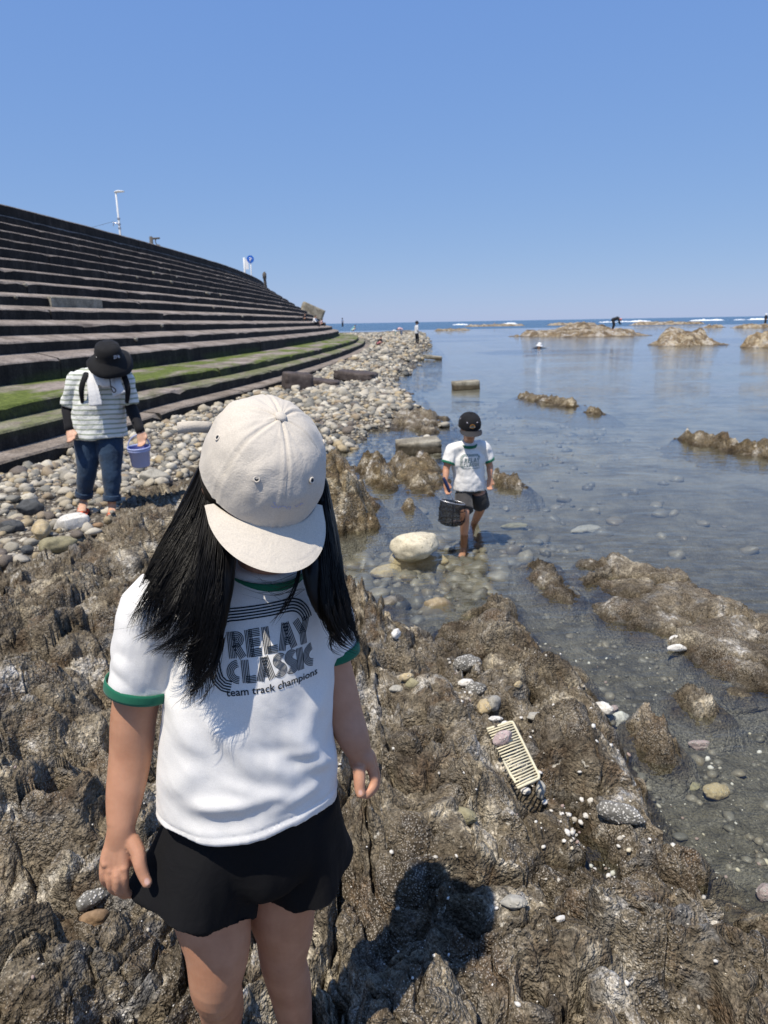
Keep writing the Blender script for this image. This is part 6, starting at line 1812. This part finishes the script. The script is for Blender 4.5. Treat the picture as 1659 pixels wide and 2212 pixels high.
slab('concrete_slab', 905, 978, 96, .17, .34, 'thick flat concrete slab with a pale top lying in the pool edge', rz=.12, ty=-.06, tx=.05, seed=3)
slab('concrete_slab', 1008, 841, 58, .22, .45, 'concrete slab standing alone in the calm water', rz=.05, ty=-.05, seed=8)
slab('concrete_slab', 935, 775, 42, .16, .5, 'narrow concrete slab tilted on the far waterline', rz=-.1, ty=.12, seed=11, z=.05)
slab('fallen_block', 638, 846, 62, .42, .8, 'dark reddish broken concrete block lying at the foot of the steps', 'dark_block', rz=.25, ty=.10, seed=14, z=.15, chipn=.08, cat='concrete block')
slab('fallen_block', 700, 838, 66, .20, .7, 'flat dark broken slab right of the reddish block', 'dark_block', rz=-.1, ty=.12, seed=19, z=.16, chipn=.1, cat='concrete block')
slab('fallen_block', 768, 824, 90, .26, .9, 'long dark broken slab pointing towards the water', 'dark_block', rz=-.18, ty=.10, seed=24, z=.16, chipn=.1, cat='concrete block')
slab('fallen_block', 672, 690, 50, 1.25, 1.4, 'big pale concrete block tilted on the far end of the steps', 'block', rz=.2, ty=.42, seed=29, z=1.95, chipn=.02, sink=.1, cat='concrete block')
# pale boulder in the pool
st_y = plain_stone('cream_boulder', (.60, .54, .40), .35, spot_col=(.30, .25, .12), lo=.60, scale=14); MAT['cream'] = st_y
stone(900, 1205, 118, 'big cream coloured boulder sitting in the pool in front of the boy', 'cream', .62, .55, .78, 0.3, seed=2, sink=.12, name='boulder', cat='boulder', z=-.02)
stone(905, 1222, 130, 'low yellowish rock awash under the cream boulder', 'st_tan', .35, .4, .7, 0.1, seed=5, sink=.55, name='boulder', cat='boulder', z=-.10)
stone(836, 1245, 74, 'submerged yellow stone left of the cream boulder', 'st_tan', .5, .4, .8, 0.2, seed=7, sink=.4)
stone(1110, 1142, 62, 'flat olive stone under water right of the boy', 'st_olive', .35, .3, .6, 0.1, seed=8, sink=.4)
stone(1268, 1150, 80, 'pale flat stone under water far right of the boy', 'st_grey', .3, .3, .6, 0.4, seed=9, sink=.4)
# stones by the woman
stone(152, 1142, 76, 'pale wedge shaped stone with a rusty edge in front of the woman\'s feet', 'st_white', .6, .9, .7, .5, seed=12, sink=.25, name='boulder', cat='boulder')
stone(126, 1192, 78, 'large smooth olive stone at the edge of the layered rock', 'st_olive', .6, .2, .62, .45, seed=13, sink=.25, name='boulder', cat='boulder')
stone(28, 1150, 52, 'dark grey rounded stone at the left edge below the ledge', 'st_dark', .6, .1, .7, .2, seed=14, sink=.25)
stone(92, 1160, 42, 'beige oval stone left of the pale wedge', 'st_tan', .55, .0, .7, 1.9, seed=15, sink=.25)
stone(68, 1110, 60, 'purple brown lumpy weed-grown stone left of the woman', 'st_dark', .7, .8, .8, .2, seed=16, sink=.3, name='boulder', cat='boulder')
stone(60, 1195, 28, 'slate coloured pebble beside the big olive stone', 'st_dark', .6, .1, .8, .2, seed=17, sink=.25)
stone(212, 1140, 26, 'small rust brown pebble right of the pale wedge', 'st_brown', .6, .1, .8, .1, seed=18, sink=.25)
stone(336, 1042, 66, 'broad grey boulder behind the girl\'s hair on the left', 'st_grey', .5, .8, .8, .3, seed=19, sink=.35, name='boulder', cat='boulder')
# stones in front
stone(203, 2002, 62, 'smooth brown egg shaped stone below the girl\'s hand', 'st_brown', .72, .0, .78, .35, seed=20, sink=.12)
stone(206, 1952, 82, 'pale stone crusted with white barnacles under the girl\'s fingers', 'st_spot', .5, .5, .5, 0.75, seed=21, sink=.25)
stone(1000, 1776, 66, 'rounded olive stone with a barnacled top on the near rock', 'st_olive', .65, .1, .7, -.25, seed=22, sink=.2)
stone(1340, 1772, 92, 'large stone streaked dark and pale in the right hand gully', 'st_spot', .5, .4, .55, -.55, seed=23, sink=.3, name='boulder', cat='boulder')
stone(1280, 1740, 26, 'white finger shaped stone standing in the gully', 'st_white', 1.4, .5, .9, .1, seed=24, sink=.2)
stone(1268, 1765, 24, 'small white chip at the foot of the white finger stone', 'st_white', .6, .6, .9, .1, seed=25)
stone(1136, 1714, 24, 'round white pebble below the cream rack', 'st_white', .75, .0, .9, .1, seed=26, sink=.2)
stone(1168, 1718, 26, 'pale grey chip beside the round white pebble', 'st_grey', .8, .6, .6, 1.2, seed=27, sink=.2)
stone(1156, 1552, 40, 'flat smooth grey stone right of the top of the rack', 'st_grey', .35, .0, .75, .0, seed=28, sink=.2)
stone(1120, 1484, 22, 'small pointed cream stone above the rack', 'st_tan', .6, .7, .6, .7, seed=29, sink=.2)
stone(1009, 1447, 66, 'round dark boulder freckled with barnacles above the rack', 'st_spot', .8, .1, .9, .2, seed=30, sink=.3, name='boulder', cat='boulder')
stone(1028, 1500, 46, 'black and white speckled stone under the freckled boulder', 'st_spot', .7, .3, .8, .2, seed=31, sink=.25)
stone(1005, 1482, 42, 'white flat stone wedged beside the speckled one', 'st_white', .5, .6, .6, .0, seed=32, sink=.2)
stone(1066, 1532, 34, 'upright grey oval stone at the top corner of the rack', 'st_grey', .9, .1, .8, .9, seed=33, sink=.25)
stone(1046, 1538, 34, 'beige oval stone left of the upright grey one', 'st_tan', .7, .1, .8, 1.2, seed=34, sink=.25)
stone(1070, 1556, 34, 'long pale stone touching the rack\'s top edge', 'st_white', .45, .1, .4, .0, seed=35, sink=.2)
stone(856, 1378, 22, 'white egg shaped pebble on the rock right of the girl\'s sleeve', 'st_white', .8, .0, .8, 1.0, seed=36, sink=.15)
stone(878, 1470, 34, 'cream stone in the small hollow right of the girl', 'st_tan', .6, .4, .8, .4, seed=37, sink=.2)
stone(890, 1486, 32, 'olive stone in the small hollow right of the girl', 'st_olive', .6, .2, .8, -.4, seed=38, sink=.2)
stone(856, 1494, 34, 'pale flat stone in the small hollow right of the girl', 'st_grey', .45, .2, .8, .1, seed=39, sink=.2)
stone(1336, 1566, 52, 'jagged white stone at the edge of the channel', 'st_white', .8, .9, .8, .4, seed=40, sink=.2, name='boulder', cat='boulder')
stone(1303, 1540, 38, 'white pitted oval stone left of the jagged white one', 'st_white', .6, .1, .7, -.7, seed=41, sink=.2)
stone(1326, 1536, 18, 'small pink stone between the two white stones', 'st_pink', .8, .3, .9, .0, seed=42, sink=.2)
stone(1512, 1618, 54, 'pinkish white oblong stone lying in the channel', 'st_pink', .5, .3, .5, -.05, seed=43, sink=.2)
stone(1487, 1702, 50, 'flat olive disc stone in the channel on the right', 'st_olive', .35, .1, .8, -.5, seed=44, sink=.3)
stone(1546, 1720, 62, 'round cream stone with grey crust in the channel on the right', 'st_tan', .5, .3, .8, .3, seed=45, sink=.25)
stone(1462, 1386, 34, 'small white stone on the near edge of the long ledge', 'st_white', .5, .3, .6, -.1, seed=46, sink=.2, z=0.0)
stone(1462, 1406, 42, 'long white shell-like stone under the ledge', 'st_white', .35, .2, .3, -.1, seed=47, sink=.2, z=0.0)
stone(1212, 1988, 26, 'small white angular chip in the girl\'s shadow edge on the right', 'st_white', .6, .8, .7, .3, seed=48, sink=.2)
stone(1110, 1960, 62, 'pale barnacled lump right of the girl\'s shadow', 'st_grey', .5, .6, .6, -.1, seed=49, sink=.3, name='boulder', cat='boulder')
stone(1655, 1940, 60, 'purple and white crusted stone at the right edge of the picture', 'st_pink', .7, .3, .8, .3, seed=50, sink=.25, name='boulder', cat='boulder')

# ------------------------------------------------------------------ cream plastic rack washed up among the stones
MAT['rack'] = simple('cream_plastic', (.66, .60, .42), .5, .3)
RK = [ground_hit(x, y) for x, y in ((1052, 1575), (1107, 1558), (1167, 1680), (1112, 1700))]
zr = max(p.z for p in [ground_hit(x, y) for x, y in ((1052, 1575), (1107, 1558), (1167, 1680), (1112, 1700), (1110, 1630), (1085, 1600), (1130, 1660))]) + .006
RK = [on(x, y, zr + dz) for (x, y), dz in zip(((1052, 1575), (1107, 1558), (1167, 1680), (1118, 1702)), (.012, .018, .0, -.004))]
rack = empty('plastic_rack', (RK[0] + RK[2]) / 2); tag(rack, 'broken cream plastic rack with thin bars lying on the rocks', 'rack')
def bar(name, pts, r):
    bm = bmesh.new(); tube(bm, pts, [r] * len(pts), side=(0, 0, 1), n=10, k=1); return link(name, bm_mesh(name, bm), MAT['rack'], rack)
bar('frame', [lerp(RK[0], RK[1], .0), lerp(RK[0], RK[1], .9), lerp(RK[0], RK[1], .97) + V3(.002, -.002, 0), lerp(RK[1], RK[2], .03), lerp(RK[1], RK[2], .96), RK[2] + V3(-.004, 0, 0), lerp(RK[2], RK[3], .08), RK[3]], .0042)
bar('frame', [lerp(RK[0], RK[3], .58), lerp(RK[0], RK[3], .8), lerp(RK[0], RK[3], .9) + V3(.003, 0, 0)], .0042)
for i in range(21):
    k = (i + .7) / 21.6; a = lerp(RK[0], RK[3], k); b = lerp(RK[1], RK[2], k)
    bar('bar', [a + V3(0, 0, -.002), lerp(a, b, .5) + V3(0, 0, -.001 + .002 * math.sin(i)), b], .0026)
bpy.context.view_layer.update()
stone(1086, 1612, 46, 'lilac tinted stone lying on top of the rack', 'st_pink', .8, .8, .7, .4, seed=60, sink=.1, z=zr)
stone(1090, 1570, 22, 'white pebble under the top bars of the rack', 'st_white', .6, .2, .8, .3, seed=61, sink=.2)
stone(1100, 1640, 18, 'white pebble under the middle bars of the rack', 'st_white', .6, .2, .8, .3, seed=62, sink=.2)
stone(1140, 1692, 40, 'long grey stone under the lower end of the rack', 'st_grey', .4, .2, .5, .2, seed=63, sink=.3)

# ------------------------------------------------------------------ road furniture above the wall
MAT['pole_white'] = simple('white_painted_steel', (.70, .71, .70), .5); MAT['pole_grey'] = simple('weathered_timber', (.10, .09, .08), .8); MAT['sign_blue'] = simple('sign_blue', (.02, .13, .55), .4); MAT['sign_white'] = simple('sign_white', (.75, .76, .78), .4)
Yl = 44.0
lt = at(250, 415, Yl); lb = V3(lt.x + .02, Yl, 4.0)
lamp = empty('street_lamp', lb); tag(lamp, 'tall white street lamp standing behind the sea wall', 'street lamp')
bm = bmesh.new(); tube(bm, [lb, lerp(lb, lt, .5), lt], [.075, .06, .045], side=(1, 0, 0), n=16, k=1); link('pole', bm_mesh('pole', bm), MAT['pole_white'], lamp)
bm = bmesh.new(); tube(bm, [lt + V3(-.08, 0, .0), lt + V3(.15, -.02, .03), lt + V3(.48, -.05, .02)], [(.04, .04), (.16, .06), (.10, .035)], side=(0, 1, 0), n=16); link('lamp_head', bm_mesh('lamp_head', bm), MAT['pole_white'], lamp)
for dz in (.62, .66, .72):
    c = lerp(lb, lt, dz); bm = bmesh.new(); lathe(bm, c, [(.075, -.05), (.085, -.03), (.085, .03), (.075, .05)], n=16); link('clamp', bm_mesh('clamp', bm), MAT['steel'], lamp)
bm = bmesh.new(); c = lerp(lb, lt, .66); tube(bm, [c, c + V3(-.3, 0, .1), c + V3(-.34, 0, -.1)], [.03, .03, .02], n=8); link('bracket', bm_mesh('bracket', bm), MAT['steel'], lamp)
bm = bmesh.new(); c = lerp(lb, lt, .68) + V3(-.3, 0, .05); e = c + V3(-16, 3, -1.4)
tube(bm, [lerp(c, e, k) - V3(0, 0, .5 * math.sin(math.pi * k)) for k in np.linspace(0, 1, 12)], [.009] * 12, n=6, k=1); w_o = link('overhead_wire', bm_mesh('overhead_wire', bm), MAT['pole_grey']); tag(w_o, 'thin wire running left from the street lamp', 'wire')
Yu = 66.0; ub = at(328, 545, Yu); ut = at(326, 512, Yu)
up_ = empty('utility_pole', (ub.x, Yu, 4.3)); tag(up_, 'dark utility pole top with fittings peeking over the wall', 'utility pole')
bm = bmesh.new(); tube(bm, [V3(ut.x, Yu, 4.0), ut], [.17, .15], n=12, k=1); link('pole', bm_mesh('pole', bm), MAT['pole_grey'], up_)
bm = bmesh.new(); tube(bm, [ut + V3(-.1, 0, -.15), ut + V3(.75, 0, -.10)], [.09, .07], n=8, k=1); link('cross_arm', bm_mesh('cross_arm', bm), MAT['pole_grey'], up_)
bm = bmesh.new(); ball(bm, ut + V3(.55, 0, -.95), (.28, .25, .35)); link('transformer', bm_mesh('transformer', bm), MAT['pole_grey'], up_)
bm = bmesh.new(); tube(bm, [ut + V3(.45, 0, -.1), ut + V3(.35, 0, -.4), ut + V3(.5, 0, -.7)], [.04, .04, .04], n=8); link('bracket', bm_mesh('bracket', bm), MAT['pole_grey'], up_)
Ys = 60.0; sb = at(541, 560, Ys)
sg = empty('road_sign', (sb.x, Ys, 4.35)); tag(sg, 'round blue road sign on a white post above the wall', 'road sign')
bm = bmesh.new(); tube(bm, [V3(sb.x, Ys, 4.0), V3(sb.x, Ys, sb.z + .1)], [.045, .045], n=10, k=1); link('post', bm_mesh('post', bm), MAT['pole_white'], sg)
bm = bmesh.new(); bmesh.ops.create_cone(bm, cap_ends=True, segments=32, radius1=.29, radius2=.29, depth=.03, matrix=Matrix.Translation((sb.x, Ys - .06, sb.z)) @ Matrix.Rotation(math.radians(90), 4, 'X'))
dsc = link('disc', bm_mesh('disc', bm), MAT['sign_blue'], sg, smooth=False)
bm = bmesh.new()
tube(bm, [V3(sb.x - .02, Ys - .085, sb.z - .20), V3(sb.x - .02, Ys - .085, sb.z + .02)], [.035, .035], n=8, k=1); ball(bm, (sb.x - .02, Ys - .085, sb.z + .10), (.05, .012, .05)); tube(bm, [V3(sb.x + .09, Ys - .085, sb.z - .05), V3(sb.x + .09, Ys - .085, sb.z + .08)], [.03, .03], n=8, k=1)
link('symbol', bm_mesh('symbol', bm), MAT['sign_white'], dsc)
pb = at(527, 557, Ys + 2)
pp = empty('marker_post', (pb.x, Ys + 2, 4.35)); tag(pp, 'white marker post with a small plate beside the blue sign', 'post')
bm = bmesh.new(); tube(bm, [V3(pb.x, Ys + 2, 4.0), pb], [.08, .08], n=10, k=1); link('post', bm_mesh('post', bm), MAT['pole_white'], pp)
bm = bmesh.new(); bmesh.ops.create_cube(bm, size=1, matrix=Matrix.Translation((pb.x + .22, Ys + 1.98, pb.z - .5)) @ Matrix.Diagonal((.26, .03, .8, 1))); link('plate', bm_mesh('plate', bm), MAT['sign_white'], pp, smooth=False)
Yd = 62.0; db = at(571, 588, Yd)
dp = empty('marker_post', (db.x, Yd, 4.3)); tag(dp, 'short dark timber post near the far end of the wall top', 'post')
bm = bmesh.new(); tube(bm, [V3(db.x + .1, Yd, 3.9), V3(db.x, Yd, db.z - .6), db], [.12, .12, .10], n=8, k=1); link('post', bm_mesh('post', bm), MAT['pole_grey'], dp)
bm = bmesh.new(); tube(bm, [V3(db.x, Yd - .05, db.z - .5), V3(db.x, Yd - .05, db.z - .1)], [.16, .16], n=8, k=1); link('sleeve', bm_mesh('sleeve', bm), MAT['pole_grey'], dp)

# ------------------------------------------------------------------ shell grit and small chips caught in the near rock
r_ = np.random.default_rng(77); pts_ = []
gully = [(960, 1430), (1010, 1490), (1060, 1545), (1110, 1620), (1150, 1700), (1210, 1760), (1290, 1810), (1370, 1830)]
for k in range(230):
    i = r_.integers(len(gully) - 1); u = r_.random()
    x = gully[i][0] * (1 - u) + gully[i + 1][0] * u + r_.normal() * 26; y = gully[i][1] * (1 - u) + gully[i + 1][1] * u + r_.normal() * 20
    w = on(x, y, .10); pts_.append((w.x, w.y, .0025 + .012 * r_.random() ** 3))
for k in range(700):
    x = r_.uniform(0, 1659); y = r_.uniform(1300, 2212); w = on(x, y, .16); pts_.append((w.x, w.y, .0018 + .007 * r_.random() ** 4))
for k in range(260):
    x = r_.uniform(1150, 1659); y = r_.uniform(1250, 1900); w = on(x, y, -.05); pts_.append((w.x, w.y, .003 + .012 * r_.random() ** 3))
pts_ = np.array(pts_); hh_ = ground_parts(pts_[:, :2])[0]
bv, bf, b0 = [], [], 0
for k, ((x, y, q_), z_) in enumerate(zip(pts_, hh_)):
    V, F = PEB_LOW[k % 10]; r = np.random.default_rng(k)
    bv.append((V * q_) @ (rot_z(r.uniform(0, 6.28)) @ tilt(r, .5)).T + np.array([x, y, z_ + q_ * .2])); bf.append(F + b0); b0 += len(V)
m = Mat('shell_grit', rough=.7); rn_ = m.n('NewGeometry').outputs['Random Per Island']
MAT['grit'] = m.set(color=m.ramp(rn_, [(0, (.62, .60, .55)), (.35, (.45, .42, .36)), (.55, (.68, .66, .62)), (.75, (.33, .25, .22)), (.88, (.55, .50, .38)), (1, (.2, .19, .18))], 'CONSTANT'))
tag(link('shell_grit', mesh_np('shell_grit', np.concatenate(bv), np.concatenate(bf)), MAT['grit']), 'small pale shell and stone chips strewn over the near rock', 'shell grit', kind='stuff')
